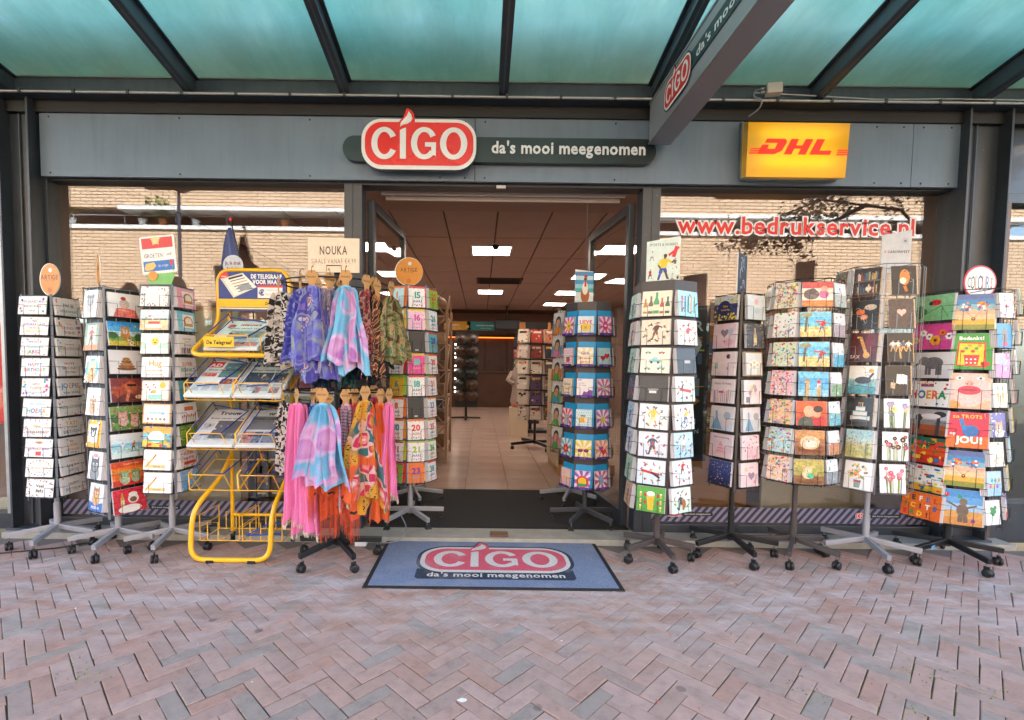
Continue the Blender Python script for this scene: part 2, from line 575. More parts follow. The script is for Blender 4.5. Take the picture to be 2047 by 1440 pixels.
def brick_paver():
    m, t = newmat('clinker_paver')
    o = N(t, 'ShaderNodeOutputMaterial')
    b = N(t, 'ShaderNodeBsdfPrincipled', i_Roughness=0.8)
    a = N(t, 'ShaderNodeAttribute', attribute_name='Col')
    ge = N(t, 'ShaderNodeNewGeometry')
    n1 = N(t, 'ShaderNodeTexNoise', i_Scale=14.0, i_Detail=9.0, i_Roughness=0.75)
    L(t, ge.outputs['Position'], n1.inputs['Vector'])
    r1 = ramp(t, [(0.28, (.70, .68, .70)), (0.5, (1, 1, 1)), (0.75, (1.16, 1.13, 1.12))])
    L(t, n1.outputs['Fac'], r1.inputs[0])
    c = mixc(t, 1.0, a.outputs['Color'], r1.outputs[0], 'MULTIPLY')
    # white salt bloom, strongest in a band in front of the racks
    sp = N(t, 'ShaderNodeSeparateXYZ')
    L(t, ge.outputs['Position'], sp.inputs[0])
    bd = N(t, 'ShaderNodeMapRange', i_1=1.95, i_2=2.75, i_3=0.0, i_4=1.0)
    L(t, sp.outputs['Y'], bd.inputs[0])
    bd2 = N(t, 'ShaderNodeMapRange', i_1=3.0, i_2=3.3, i_3=1.0, i_4=0.15)
    L(t, sp.outputs['Y'], bd2.inputs[0])
    mp = N(t, 'ShaderNodeMapping')
    mp.inputs['Scale'].default_value = (1.6, 5.0, 1.0)
    L(t, ge.outputs['Position'], mp.inputs[0])
    n2 = N(t, 'ShaderNodeTexNoise', i_Scale=1.7, i_Detail=10.0, i_Roughness=0.72)
    L(t, mp.outputs[0], n2.inputs['Vector'])
    r2 = ramp(t, [(0.44, (0, 0, 0)), (0.66, (1, 1, 1))])
    L(t, n2.outputs['Fac'], r2.inputs[0])
    mu = N(t, 'ShaderNodeMath', operation='MULTIPLY')
    L(t, bd.outputs[0], mu.inputs[0])
    L(t, bd2.outputs[0], mu.inputs[1])
    mu2 = N(t, 'ShaderNodeMath', operation='MULTIPLY')
    L(t, mu.outputs[0], mu2.inputs[0])
    L(t, r2.outputs[0], mu2.inputs[1])
    mu3 = N(t, 'ShaderNodeMath', operation='MULTIPLY', i_1=0.85)
    L(t, mu2.outputs[0], mu3.inputs[0])
    c = mixc(t, mu3.outputs[0], c, '#bdb7bb')
    # fainter bloom and scuffs everywhere
    n3 = N(t, 'ShaderNodeTexNoise', i_Scale=22.0, i_Detail=8.0, i_Roughness=0.75)
    L(t, ge.outputs['Position'], n3.inputs['Vector'])
    r3 = ramp(t, [(0.60, (0, 0, 0)), (0.78, (.45, .45, .45))])
    L(t, n3.outputs['Fac'], r3.inputs[0])
    c = mixc(t, r3.outputs[0], c, '#b5aaab')
    # dark gum spots
    vo = N(t, 'ShaderNodeTexVoronoi', i_Scale=3.2, i_Randomness=1.0)
    L(t, ge.outputs['Position'], vo.inputs['Vector'])
    r4 = ramp(t, [(0.055, (.55, .55, .55)), (0.075, (0, 0, 0))])
    L(t, vo.outputs['Distance'], r4.inputs[0])
    c = mixc(t, r4.outputs[0], c, '#4a4649')
    L(t, c, b.inputs['Base Color'])
    n5 = N(t, 'ShaderNodeTexNoise', i_Scale=120.0, i_Detail=6.0)
    L(t, ge.outputs['Position'], n5.inputs['Vector'])
    bp = N(t, 'ShaderNodeBump', i_Strength=0.35, i_Distance=0.003)
    L(t, n5.outputs['Fac'], bp.inputs['Height'])
    L(t, bp.outputs[0], b.inputs['Normal'])
    L(t, b.outputs[0], o.inputs[0])
    return m
PAVER = brick_paver()

def joint_soil():
    m, t = newmat('joint_soil_and_moss')
    o = N(t, 'ShaderNodeOutputMaterial')
    b = N(t, 'ShaderNodeBsdfPrincipled', i_Roughness=0.95)
    ge = N(t, 'ShaderNodeNewGeometry')
    n1 = N(t, 'ShaderNodeTexNoise', i_Scale=3.0, i_Detail=9.0, i_Roughness=0.75)
    L(t, ge.outputs['Position'], n1.inputs['Vector'])
    r1 = ramp(t, [(0.42, '#4a433d'), (0.52, '#453f2c'), (0.60, '#55602a'), (0.70, '#76863a')])
    L(t, n1.outputs['Fac'], r1.inputs[0])
    sp = N(t, 'ShaderNodeSeparateXYZ')
    L(t, ge.outputs['Position'], sp.inputs[0])
    bd = N(t, 'ShaderNodeMapRange', i_1=2.1, i_2=2.7)
    L(t, sp.outputs['Y'], bd.inputs[0])
    L(t, mixc(t, bd.outputs[0], r1.outputs[0], '#6f6761'), b.inputs['Base Color'])
    L(t, b.outputs[0], o.inputs[0])
    return m
SOIL = joint_soil()

# ------------------------------------------------------------ pavement of herringbone clinkers
TONES = ['#a4897f', '#a78a80', '#9f867d', '#a98b81', '#9c877f', '#aa8e85', '#a28a82', '#a58478', '#93867f', '#a68d85', '#a18379', '#ab9189']
pave = MB()
pave.box(-60, 60, -11.9, 3.56, -0.30, -0.0062, SOIL)
pavement = pave.build('pavement', kind='structure')
BW, BL = 0.0685, 0.2055
def brick_shape(mb, w, l, seed, col, M=None):
    """worn clinker: rounded upper edge, slightly uneven outline"""
    r = random.Random(seed)
    g, ch, h = r.uniform(.0014, .0025), 0.0026, 0.05
    x0, x1, y0, y1 = g, l - g, g, w - g
    j = lambda a=0.0012: r.uniform(-a, a)
    cs = [(x0 + j(), y0 + j()), (x1 + j(), y0 + j()), (x1 + j(), y1 + j()), (x0 + j(), y1 + j())]
    cx, cy = l / 2, w / 2
    def ring(ins, z):
        return [(x + (ins if x < cx else -ins), y + (ins if y < cy else -ins), z) for x, y in cs]
    vs = ring(0, -h) + ring(0, -ch) + ring(ch * 0.35, -ch * 0.3) + ring(ch * 1.3, 0.0)
    fs = []
    for k in range(3):
        for i in range(4):
            i2 = (i + 1) % 4
            fs.append((k * 4 + i, k * 4 + i2, k * 4 + 4 + i2, k * 4 + 4 + i))
    fs.append((12, 13, 14, 15))
    mb.add(vs, fs, PAVER, col, M=M)
brick_meshes = []
for k in range(36):
    mb = MB()
    brick_shape(mb, BW, BL, k, C(TONES[k % len(TONES)]))
    brick_meshes.append(mb.mesh('brick'))
o0 = Vector((-0.178, 1.760, 0))
e1, e2 = Vector((cos(R(45)), sin(R(45)), 0)), Vector((-sin(R(45)), cos(R(45)), 0))
spots = []
for i in range(-75, 80):
    for jj in range(-75, 80):
        q = (i - jj) % 6
        if q == 0:
            p, rot, c = o0 + e1 * (i * BW) + e2 * (jj * BW), R(45), (i + 1.5, jj + .5)
        elif q == 5:
            p, rot, c = o0 + e1 * ((i + 1) * BW) + e2 * (jj * BW), R(135), (i + .5, jj + 1.5)
        else:
            continue
        ctr = o0 + e1 * (c[0] * BW) + e2 * (c[1] * BW)
        if 0.2 < ctr.y < 3.46 and abs(ctr.x) < 4.9:
            spots.append((p, rot, ctr))
def in_view_size(c):
    if c.y < 1.66 or abs(c.x + 0.05) > 1.06 * c.y + 0.12:
        return -1
    if -0.70 < c.x < 0.89 and 2.78 < c.y < 3.6:
        return -0.5
    return 1.0 / c.y
spots.sort(key=lambda t: -in_view_size(t[2]))
field = MB()
for k, (p, rot, c) in enumerate(spots):
    r = random.Random(k * 7 + 3)
    M = Matrix.Translation(p + Vector((0, 0, r.uniform(-0.0022, 0.0008)))) @ Matrix.Rotation(rot + r.uniform(-.012, .012), 4, 'Z') @ Matrix.Rotation(r.uniform(-.010, .010), 4, 'X') @ Matrix.Rotation(r.uniform(-.006, .006), 4, 'Y')
    if k < 300:
        put('brick', brick_meshes[r.randrange(36)], pavement, M=M)
    else:
        brick_shape(field, BW, BL, r.randrange(36), C(TONES[r.randrange(len(TONES))]), M)
field.build('brick_field', pavement, kind='stuff')

# a few crumbs and a white splash on the paving
litter = MB()
for k in range(46):
    x, y = rng.uniform(-2.6, 2.6), rng.uniform(1.75, 3.1)
    s = rng.uniform(0.002, 0.006)
    litter.lathe([(s, 0.001), (s * 0.8, s * 0.5), (0.0005, s * 0.6)], PRINT, 6, C(rng.choice(['#d8d4cf', '#e7e3dc', '#b9a06a', '#c8b27a', '#7c7f45', '#c64d45'])), Matrix.Translation((x, y, -0.001)) @ Matrix.Rotation(rng.uniform(0, 6), 4, 'Z'))
litter.plate([(0.0 + .017 * cos(a * pi / 6) * (1 + .3 * sin(a * 2.3)), .012 * sin(a * pi / 6)) for a in range(12)], -0.0012, 0, PRINT, C('#e9e9e6'), M=Matrix.Translation((-0.055, 1.86, 0.0)) @ Matrix.Rotation(R(-90), 4, 'X'))
litter.build('litter', kind='stuff')
plant = MB()
for k in range(150):
    base = rng.choice([(-1.73, 2.02), (-1.62, 1.97), (1.62, 1.85), (1.93, 2.05), (1.3, 1.95), (0.07, 1.70), (-.3, 1.72), (2.1, 1.96)])
    x, y = base[0] + rng.gauss(0, .05), base[1] + rng.gauss(0, .05)
    s = rng.uniform(.004, .010)
    a = rng.uniform(0, 6.3)
    plant.add([(x, y, -.003), (x + s * cos(a), y + s * sin(a), .004), (x + s * .6 * cos(a + 1), y + s * .6 * sin(a + 1), .006)], [(0, 1, 2)], PRINT, C(rng.choice(['#5f7d2c', '#77963a', '#4d6a24'])))
plant.build('moss', kind='stuff')

# ------------------------------------------------------------ logo outlines (unit: width of the pill = 1)
def _u(px, pz):
    return ((px - 972) / 1515.0, (510 - pz) / 1515.0)
def ring_shape(cx, cz, ro, zo, ri, zi, a0, a1, n=26):
    vs, fs = [], []
    full = abs(a1 - a0) >= 360
    for i in range(n + (0 if full else 1)):
        a = R(a0 + (a1 - a0) * i / n)
        vs += [_u(cx + ro * cos(a), cz - zo * sin(a)), _u(cx + ri * cos(a), cz - zi * sin(a))]
    k = n if full else n
    for i in range(k):
        a, b = 2 * i, 2 * ((i + 1) % n if full else i + 1)
        fs.append((a, b, b + 1, a + 1))
    return vs, [f[::-1] for f in fs] if a1 < a0 else fs
LOGO = {
    'pill': rrect(*_u(215, 835)[:1], _u(1730, 0)[0], _u(0, 835)[1], _u(0, 185)[1], 265 / 1515, 8),
    'red': rrect(_u(262, 0)[0], _u(1690, 0)[0], _u(0, 782)[1], _u(0, 228)[1], 222 / 1515, 8),
    'flame_red': [_u(*p) for p in ((705, 240), (718, 215), (762, 172), (790, 112), (803, 66), (822, 48), (868, 74), (903, 120), (920, 180), (916, 240))],
    'flame_white': [_u(*p) for p in ((727, 288), (736, 238), (772, 196), (815, 150), (838, 92), (870, 130), (886, 180), (872, 220), (822, 254), (770, 262))],
}
def _letters():
    out = []
    out.append(ring_shape(520, 505, 172, 208, 92, 145, 28, 332))
    out.append(([_u(*p) for p in ((725, 703), (805, 703), (805, 303), (768, 312), (725, 337))], [(0, 1, 2, 3, 4)]))
    out.append(ring_shape(1045, 500, 174, 208, 94, 145, 30, 322))
    out.append(([_u(*p) for p in ((1055, 545), (1138, 545), (1138, 640), (1200, 665), (1200, 488), (1055, 488))], [(0, 1, 4, 5), (1, 2, 3, 4)]))
    out.append(ring_shape(1432, 500, 180, 208, 98, 145, 0, 360))
    return out
LOGO_LETTERS = _letters()
def flat_logo(mb, cx, cz, W, M=None, y=0.0, e=0.0004, red='#e5343a', white='#f0ecec', dark=None, mat=None):
    mat = mat or PRINT
    sc = lambda pts, k=1.0: [(cx + px * W * k, cz + pz * W * k) for px, pz in pts]
    lay = []
    if dark:
        lay.append((rrect(cx - W * .525, cx + W * .525, cz - W * .235, cz + W * .238, W * .2, 8), dark))
        lay.append(([(cx + (px + .018) * W * 1.04 - .02 * W, cz + pz * W * 1.08) for px, pz in LOGO['flame_red']], dark))
    lay += [(sc(LOGO['pill']), white), (sc(LOGO['red']), red), (sc(LOGO['flame_red']), red), (sc(LOGO['flame_white']), white)]
    for k, (pts, c) in enumerate(lay):
        mb.add([(a, y - e * k, b) for a, b in pts], [_ccw(pts)], mat, C(c), M=M)
    for q, (vs, fs) in enumerate(LOGO_LETTERS):
        p = sc(vs)
        mb.add([(a, y - e * (len(lay) + (q == 3)), b) for a, b in p], [_ccw_f(p, f) for f in fs], mat, C(white), M=M)
def _ccw(pts):
    n = len(pts)
    a = sum(pts[i][0] * pts[(i + 1) % n][1] - pts[(i + 1) % n][0] * pts[i][1] for i in range(n))
    return tuple(range(n)) if a > 0 else tuple(range(n))[::-1]
def _ccw_f(p, f):
    n = len(f)
    a = sum(p[f[i]][0] * p[f[(i + 1) % n]][1] - p[f[(i + 1) % n]][0] * p[f[i]][1] for i in range(n))
    return f if a > 0 else f[::-1]

# ------------------------------------------------------------ the building that holds the shop
bld = empty('shop_building', (0, 3.72, 0), label='tall shop building rising above the glass canopy', cat='building')
RENDER = paint('pale_upper_wall', '#c9c6c0', 0.8, 0.0, 0.1, 1.0, bump=0.2)
mb = MB().box(-16, 16, 0.02, 0.4, 3.19, 11.5, RENDER)
mb.build('front_wall', bld)
MB().box(-16, 16, 0.4, 13.2, 11.1, 11.5, STEEL).build('roof', bld)
mb = MB()
mb.box(-16, -15.7, 0.4, 13.2, 0, 11.1, RENDER).box(15.7, 16, 0.4, 13.2, 0, 11.1, RENDER).box(-16, 16, 13.2, 13.5, 0, 11.5, RENDER)
mb.build('outer_wall', bld)
MB().box(-16, 16, -.50, .02, 3.78, 3.98, RENDER).build('shading_slab', bld)  # unseen slab added to shade the canopy glass near the wall

# interior shell
MB().box(-3.5, 3.75, 3.74, 16.2, -0.2, 0.012, FLOORG).build('shop_floor', kind='structure')
floor = bpy.data.objects['shop_floor']
tm = MB().box(-.223, .223, -.223, .223, 0, 0.01, FLOORT, bev=0.002).mesh('floor_tile')
for a in range(15):
    for b in range(26):
        x, y = -3.22 + a * 0.45 + 0.15, 4.0 + b * 0.45 + .03
        if abs(x - .2) < 1.6 and y > 4.6:
            put('floor_tile', tm, floor, M=Matrix.Translation((x, y, 0.0122 + rng.uniform(0, .0006))))
ft = MB()
for a in range(15):
    for b in range(26):
        x, y = -3.22 + a * 0.45 + 0.15, 4.0 + b * 0.45 + .03
        if not (abs(x - .2) < 1.6 and y > 4.6):
            ft.box(x - .223, x + .223, y - .223, y + .223, 0.012, 0.0222, FLOORT)
ft.build('tiled_floor_field', floor, kind='stuff')
MB().box(-3.5, 3.75, 3.86, 16.2, 3.0, 3.1, CEILG).build('shop_ceiling', kind='structure')
ceil = bpy.data.objects['shop_ceiling']
cm = MB().box(-.29, .29, -.59, .59, -0.014, 0, CEILT, bev=0.004).mesh('ceiling_tile')
lights = set()
for b in range(8):
    for a in range(12):
        x, y = -3.13 + a * 0.6, 6.03 + b * 1.2
        put('ceiling_tile', cm, ceil, M=Matrix.Translation((x, y, 2.999)))
wl = MB().box(-3.62, -3.5, 3.86, 16.2, 0, 3.0, WALLIN)
wl.build('shop_wall', kind='structure')
MB().box(3.75, 3.87, 3.86, 16.2, 0, 3.0, WALLIN).build('shop_wall', kind='structure')
MB().box(-3.5, 3.75, 16.2, 16.32, 0, 3.0, WALLIN).build('shop_wall', kind='structure')
# plain bulkhead and shutter box over the doors
bk = empty('shutter_box', (0.17, 3.95, 2.62), label='pale metal shutter box above the open shop doors', cat='shutter box')
BULK = paint('pinkish_bulkhead', '#a98f86', 0.6, 0.0, 0.06, 2.0)
SLAT = paint('pale_shutter_slat', '#e6d6d2', 0.4, 0.2, 0.06, 5.0)
MB().box(-3.6, 3.5, -.02, 1.47, 0.335, 0.36, BULK).build('soffit', bk)
for k, (y0, y1, z0, z1) in enumerate(((-.03, -.01, .036, .075), (.012, .032, .010, .040), (.055, .075, -.016, .014), (.10, .12, .02, .33))):
    MB().box(-1.00 + k * .03, .98 - k * .03, y0, y1, z0, z1, SLAT, bev=.004).build('slat', bk)

LAMP = emitter('warm_ceiling_lamp', '#ffeedd', 3.0)
lm = MB().box(-.27, .27, -.27, .27, -0.006, 0.0, LAMP)
lmesh = lm.mesh('diffuser')
fm = MB()
for (x0, x1, y0, y1) in ((-.3, .3, -.3, -.27), (-.3, .3, .27, .3), (-.3, -.27, -.27, .27), (.27, .3, -.27, .27)):
    fm.box(x0, x1, y0, y1, -.012, .0, WHITE)
fmesh = fm.mesh('frame')
LP = [(.14, 7.35, 'in the middle row nearest the doorway'), (.2, 11.4, 'in the middle row farther from the doorway')]
LP += [(-1.62, y, s) for y, s in ((5.2, 'behind the window with the flag'), (7.2, 'behind the open glass door beside the scarves'), (9.3, 'beside the orange round sign in the doorway'), (11.4, 'far back on the scarf side'), (13.5, 'at the far end on the scarf side'))]
LP += [(1.98, y, s) for y, s in ((5.2, 'behind the window with red web lettering'), (7.2, 'behind the open glass door beside the football poster'), (9.3, 'behind the chicken picture'), (11.4, 'beyond the chicken picture'), (13.5, 'at the far end beside the book rack'))]
for x, y, s in LP:
    e = empty('ceiling_light', (x, y, 2.985), label='lit square ceiling panel ' + s, cat='ceiling light', group='lit panels in the shop ceiling')
    put('diffuser', lmesh, e)
    put('frame', fmesh, e)
cm_ = empty('dome_camera', (.19, 7.0, 2.985), label='small dark dome camera on the ceiling before the first lit panel', cat='camera')
MB().lathe([(.05, 0), (.05, -.03), (.035, -.06), (.005, -.075)][::-1], BLACK, 14).build('dome', cm_)
MB().lathe([(.06, -.005), (.06, .004)], WHITE, 14).build('base', cm_)
av = empty('air_unit', (.35, 9.9, 2.985), label='flat ceiling air grille above the aisle', cat='air vent')
mb = MB().box(-.45, .45, -.3, .3, -.02, 0, CEILG)
mb.build('frame', av)
for k in range(5):
    MB().box(-.4, .4, -.25 + k * .11, -.19 + k * .11, -.03, -.021, BLACK).build('vent_slat', av)

# ------------------------------------------------------------ shop front: columns, fascia, windows, doors
ts = MB().box(-3.5, 3.95, 3.57, 3.80, -0.1, 0.035, STONE, bev=.006).build('threshold', kind='structure')
for x0, x1, lab in ((-3.475, -3.265, 'dark steel column at the end of the shop beside the red neighbour'), (3.48, 3.78, 'dark steel column at the end of the shop beside the blue sign')):
    e = empty('steel_column', ((x0 + x1) / 2, 3.70, 0), label=lab, cat='column', group='steel columns of the canopy')
    hw = (x1 - x0) / 2
    for s in (-1, 1):
        MB().box(s * hw - .008, s * hw + .008, -.07, .07, 0, 3.19, STEEL, bev=.003).build('flange', e)
    MB().box(-hw + .008, hw - .008, 0.02, 0.032, 0, 3.19, STEEL).build('web', e)
    MB().box(-hw - .03, hw + .03, -.09, .09, 0.036, .05, STEEL, bev=.003).build('base_plate', e)
    MB().tube([(-hw * .2, .01, .06), (-hw * .2, .01, 3.1)], .006, STEEL2, 6).build('cable_conduit', e)

fe = empty('fascia', (0, 3.70, 2.64), label='long blue grey fascia of flat metal panels above the windows', cat='fascia')
for x0, x1 in ((-3.235, -.062), (-.058, 3.128), (3.132, 3.475)):
    p = MB().box(x0, x1, 0, .03, .005, .455, FASCIA, bev=.0015).build('fascia_panel', fe)
    xs = [x0 + .07]
    while xs[-1] + .95 < x1:
        xs.append(xs[-1] + .95)
    xs.append(x1 - .07)
    for x in xs:
        for z in (.03, .43):
            MB().lathe([(.007, 0), (.006, .003), (.001, .004)], BLACK, 8, M=Matrix.Translation((x, 0, z)) @ Matrix.Rotation(R(90), 4, 'X')).build('screw', p)
MB().box(-3.26, 3.475, .035, .07, .01, .55, BLACK).build('backing_beam', fe)  # coloured black to stand in for shade above the fascia

GY0, GY1 = 3.80, 3.812
def window(name_label, x0, x1, film_logos, winlab):
    e = empty('shop_window', ((x0 + x1) / 2, 3.80, 0.035), label=winlab, cat='window', group='shop windows')
    hw = (x1 - x0) / 2
    MB().box(-hw - .065, -hw, -.05, .06, 0, 2.62, STEEL, bev=.004).build('frame_post', e)
    MB().box(hw, hw + .065, -.05, .06, 0, 2.62, STEEL, bev=.004).build('frame_post', e)
    MB().box(-hw, hw, -.05, .06, 0, .065, STEEL, bev=.004).build('bottom_rail', e)
    MB().box(-hw, hw, -.05, .06, 2.60, 2.66, STEEL, bev=.004).build('top_rail', e)
    MB().box(-hw - .001, hw + .001, 0, .012, .065, 2.60, PANE).build('pane', e)
    m, t = MATS.get('striped_film'), None
    f = MB().box(-hw + .004, hw - .004, -.0035, -.001, .072, .19, FILM).build('striped_film', e)
    for lx in film_logos:
        b = MB()
        flat_logo(b, lx - (x0 + x1) / 2, .135, .105, y=-.006, red='#e02a2a', mat=PRINT)
        b.build('logo_sticker', f)
        b = MB().plate(rrect(lx - (x0 + x1) / 2 + .06, lx - (x0 + x1) / 2 + .30, .118, .148, .012, 3), -.0055, -.0045, PRINT, C('#1c2326'))
        add_text(b, "da's mooi meegenomen", lx - (x0 + x1) / 2 + .18, .128, .020, -.006, PRINT, '#d8d8d8')
        b.build('slogan_sticker', f)
    return e
def film():
    m, t = newmat('striped_film')
    o = N(t, 'ShaderNodeOutputMaterial')
    b = N(t, 'ShaderNodeBsdfPrincipled', i_Roughness=0.5)
    tc = N(t, 'ShaderNodeTexCoord')
    mp = N(t, 'ShaderNodeMapping')
    mp.inputs['Rotation'].default_value = (0, R(-40), 0)
    L(t, tc.outputs['Object'], mp.inputs[0])
    sx = N(t, 'ShaderNodeSeparateXYZ')
    L(t, mp.outputs[0], sx.inputs[0])
    mu = N(t, 'ShaderNodeMath', operation='MULTIPLY', i_1=23.0)
    L(t, sx.outputs['X'], mu.inputs[0])
    fr = N(t, 'ShaderNodeMath', operation='FRACT')
    L(t, mu.outputs[0], fr.inputs[0])
    gt = N(t, 'ShaderNodeMath', operation='GREATER_THAN', i_1=0.5)
    L(t, fr.outputs[0], gt.inputs[0])
    L(t, mixc(t, gt.outputs[0], '#27344a', '#8d84a0'), b.inputs['Base Color'])
    L(t, b.outputs[0], o.inputs[0])
    return m
FILM = film()
winA = window('a', -3.235, -1.03, (-2.62,), 'large shop window behind the newspaper stand reflecting yellow brick')
winB = window('b', 1.325, 3.475, (1.52, 2.98), 'large shop window with red web address lettering')

# door frame
df = empty('door_frame', (0.0, 3.80, 0.035), label='dark metal frame round the open shop doorway', cat='door frame')
for x in (-.93, 1.225):
    MB().box(x - .034, x + .034, -.05, .08, 0, 2.635, STEEL, bev=.004).build('frame_post', df)
MB().box(-.895, 1.19, -.05, .08, 2.592, 2.636, STEEL, bev=.004).build('head_rail', df)
MB().box(.10, .17, -.065, -.05, 2.575, 2.60, ALU, bev=.003).build('door_sensor', df)
def door_leaf(xh, sgn, lab):
    e = empty('door_leaf', (xh, 3.90, 0.03), label=lab, cat='door', group='open glass door leaves')
    e.rotation_euler = (0, 0, R(90 - sgn * 6))
    Ld, H = .98, 2.54
    for x0, x1, z0, z1 in ((0, .06, 0, H), (Ld - .06, Ld, 0, H)):
        MB().box(x0, x1, -.025, .025, z0, z1, STEEL, bev=.004).build('stile', e)
    MB().box(.06, Ld - .06, -.025, .025, 0, .12, STEEL, bev=.004).build('rail', e)
    MB().box(.06, Ld - .06, -.025, .025, H - .07, H, STEEL, bev=.004).build('rail', e)
    MB().box(.06, Ld - .06, -.005, .005, .12, H - .07, PANE).build('pane', e)
    s = 1 if sgn > 0 else -1
    MB().tube(arc([(Ld - .1, .03 * s, .85), (Ld - .1, .075 * s, .85), (Ld - .1, .075 * s, 1.25), (Ld - .1, .03 * s, 1.25)], .03), .011, ALU, 8).build('handle', e)
    return e
door_leaf(-.865, 1, 'open glass door leaf folded inward beside the number cards')
door_leaf(1.16, -1, 'open glass door leaf folded inward beside the blue envelope cards')
mt = MB().box(-.86, 1.18, 3.83, 5.02, .02, .034, MATBLK, bev=.003)
tag(mt.build('entrance_mat'), 'wide black entrance mat just inside the doorway', 'mat')
tag(MB().box(.09, .22, 3.60, 3.69, .0352, .050, paint('rusty_door_stop', '#6b4a35', .7), bev=.004).build('floor_catch'), 'small rusty door catch plate on the pale threshold', 'door catch')

# ------------------------------------------------------------ glass canopy
ce = empty('glass_canopy', (0, 3.70, 3.19), label='frosted teal glass canopy on dark steel rafters over the pavement', cat='canopy')
SL = 0.17
beams = [-4.62, -3.40, -2.09, -.987, .137, 1.214, 2.363, 3.53, 4.75]
Ln = 3.3
for x in beams:
    b = MB()
    b.bar((x, 0, .075), (x, -Ln, .075 + SL * Ln), .012, .12, STEEL2, up=(1, 0, 0))
    b.mesh
    bb = MB()
    bb.bar((x, 0.0, .07), (x, -Ln, .07 + SL * Ln), .135, .012, STEEL2, up=(1, 0, 0))
    r = bb.build('rafter', ce)
    MB().bar((x, 0.0, .008), (x, -Ln, .008 + SL * Ln), .012, .065, STEEL, up=(1, 0, 0)).build('bottom_flange', r)
    MB().bar((x, 0.0, .142), (x, -Ln, .142 + SL * Ln), .010, .065, STEEL, up=(1, 0, 0)).build('top_flange', r)
for x0, x1 in zip(beams[:-1], beams[1:]):
    for k in range(2):
        ya, yb = -.02 - k * 1.64, -.02 - (k + 1) * 1.64 + .012
        za, zb = .153 - SL * ya, .153 - SL * yb
        v = [(x0 + .01, ya, za), (x1 - .01, ya, za), (x1 - .01, yb, zb), (x0 + .01, yb, zb)]
        vs = v + [(a, b_, c + .012) for a, b_, c in v]
        MB().add(vs, [(0, 1, 2, 3)[::-1], (4, 5, 6, 7), (0, 4, 5, 1)[::-1], (1, 5, 6, 2)[::-1], (2, 6, 7, 3)[::-1], (3, 7, 4, 0)[::-1]], TEAL).build('glass_panel', ce)
MB().box(-4.8, 4.9, -.012, .02, .012, .150, STEEL2).build('wall_beam', ce)
MB().box(-4.8, 4.9, -.03, .015, .146, .152, ALU).build('glass_bead', ce)
MB().box(-4.8, 4.9, -.10, .0, -.012, .006, STEEL).build('ledge', ce)
MB().box(-4.8, 4.9, -.02, .02, -.095, -.012, BLACK).build('gap_shade_strip', ce)  # black strip painted in for the shade of the gap
tb = MB().tube([(-4.8, -.115, -.004), (1.3, -.115, -.004), (4.9, -.12, -.006)], .010, ALU, 8)
cond = tb.build('conduit', ce)
for k in range(24):
    MB().box(-.009, .009, -.016, .012, -.016, .016, STEEL).build('clip', cond, loc=(-4.4 + k * .38, -.115, -.004))
MB().bar((-4.8, -Ln, .075 + SL * Ln), (4.9, -Ln, .075 + SL * Ln), .08, .14, STEEL2).build('front_beam', ce)
c2 = MB().tube([(1.9, -.11, .05), (2.3, -.12, .03), (2.75, -.115, .012), (3.3, -.118, .02), (4.9, -.12, .012)], .006, ALU, 6)
c2.build('cable', ce)

jb = empty('junction_box', (2.02, 3.56, 3.24), label='small white junction box with looping grey cable under the canopy', cat='junction box')
jb.rotation_euler = (R(-8), 0, R(-12))
MB().box(-.05, .05, -.03, .03, -.03, .045, paint('grey_white_plastic', '#b9b4ae', .5), bev=.008).build('box', jb)
for z in (-.005, .02):
    MB().lathe([(.012, 0), (.012, .03), (.006, .034)], WIRESV, 10, M=Matrix.Translation((-.05, 0, z)) @ Matrix.Rotation(R(-90), 4, 'Y')).build('cable_gland', jb)
MB().tube(arc([(-.07, 0, .02), (-.13, -.02, .0), (-.135, -.02, -.05), (-.08, -.03, -.075), (-.085, .0, -.12), (-.15, .04, -.15)], .05, 4), .006, WIRESV, 6).build('cable', jb)

# ------------------------------------------------------------ signs on the front
sg = empty('shop_sign', (-.4565, 3.70, 2.857), label='red CIGO pill sign with white flame and dark slogan bar', cat='shop sign')
W_ = .813
bar = MB().plate(rrect(-.5545, 1.6995, -.095, .081, .085, 7), -.055, -.002, TEALDK)
bo = bar.build('slogan_bar', sg)
tw = text_width("da's mooi meegenomen", .118)
tx = MB()
add_text_solid(tx, "da's mooi meegenomen", 1.07, -.031, .118, -.061, -.054, WHITEP, wt='b', sx=1.113 / tw)
tx.build('slogan_lettering', bo, kind='stuff')
sc = lambda pts: [(a * W_, b * W_) for a, b in pts]
bd = MB().plate(sc(LOGO['pill']), -.11, -.056, WHITEP, side=TEALDK)
bd.plate([(a * 1.0, b) for a, b in sc(LOGO['flame_red'])], -.1101, -.058, REDP, side=TEALDK)
lo = bd.build('logo_panel', sg)
rd = MB().plate(sc(LOGO['red']), -.113, -.1095, REDP)
rd.plate(sc(LOGO['flame_red']), -.1132, -.1095, REDP)
rd.build('red_field', lo)
lt = MB()
for q, (vs, fs) in enumerate(LOGO_LETTERS):
    p = sc(vs)
    f2 = [_ccw_f(p, f) for f in fs]
    lt.add([(a, -.118 - .0008 * (q == 3), b) for a, b in p], f2, WHITEP)
lt.plate(sc(LOGO['flame_white']), -.118, -.113, WHITEP)
lt.build('lettering', lo)

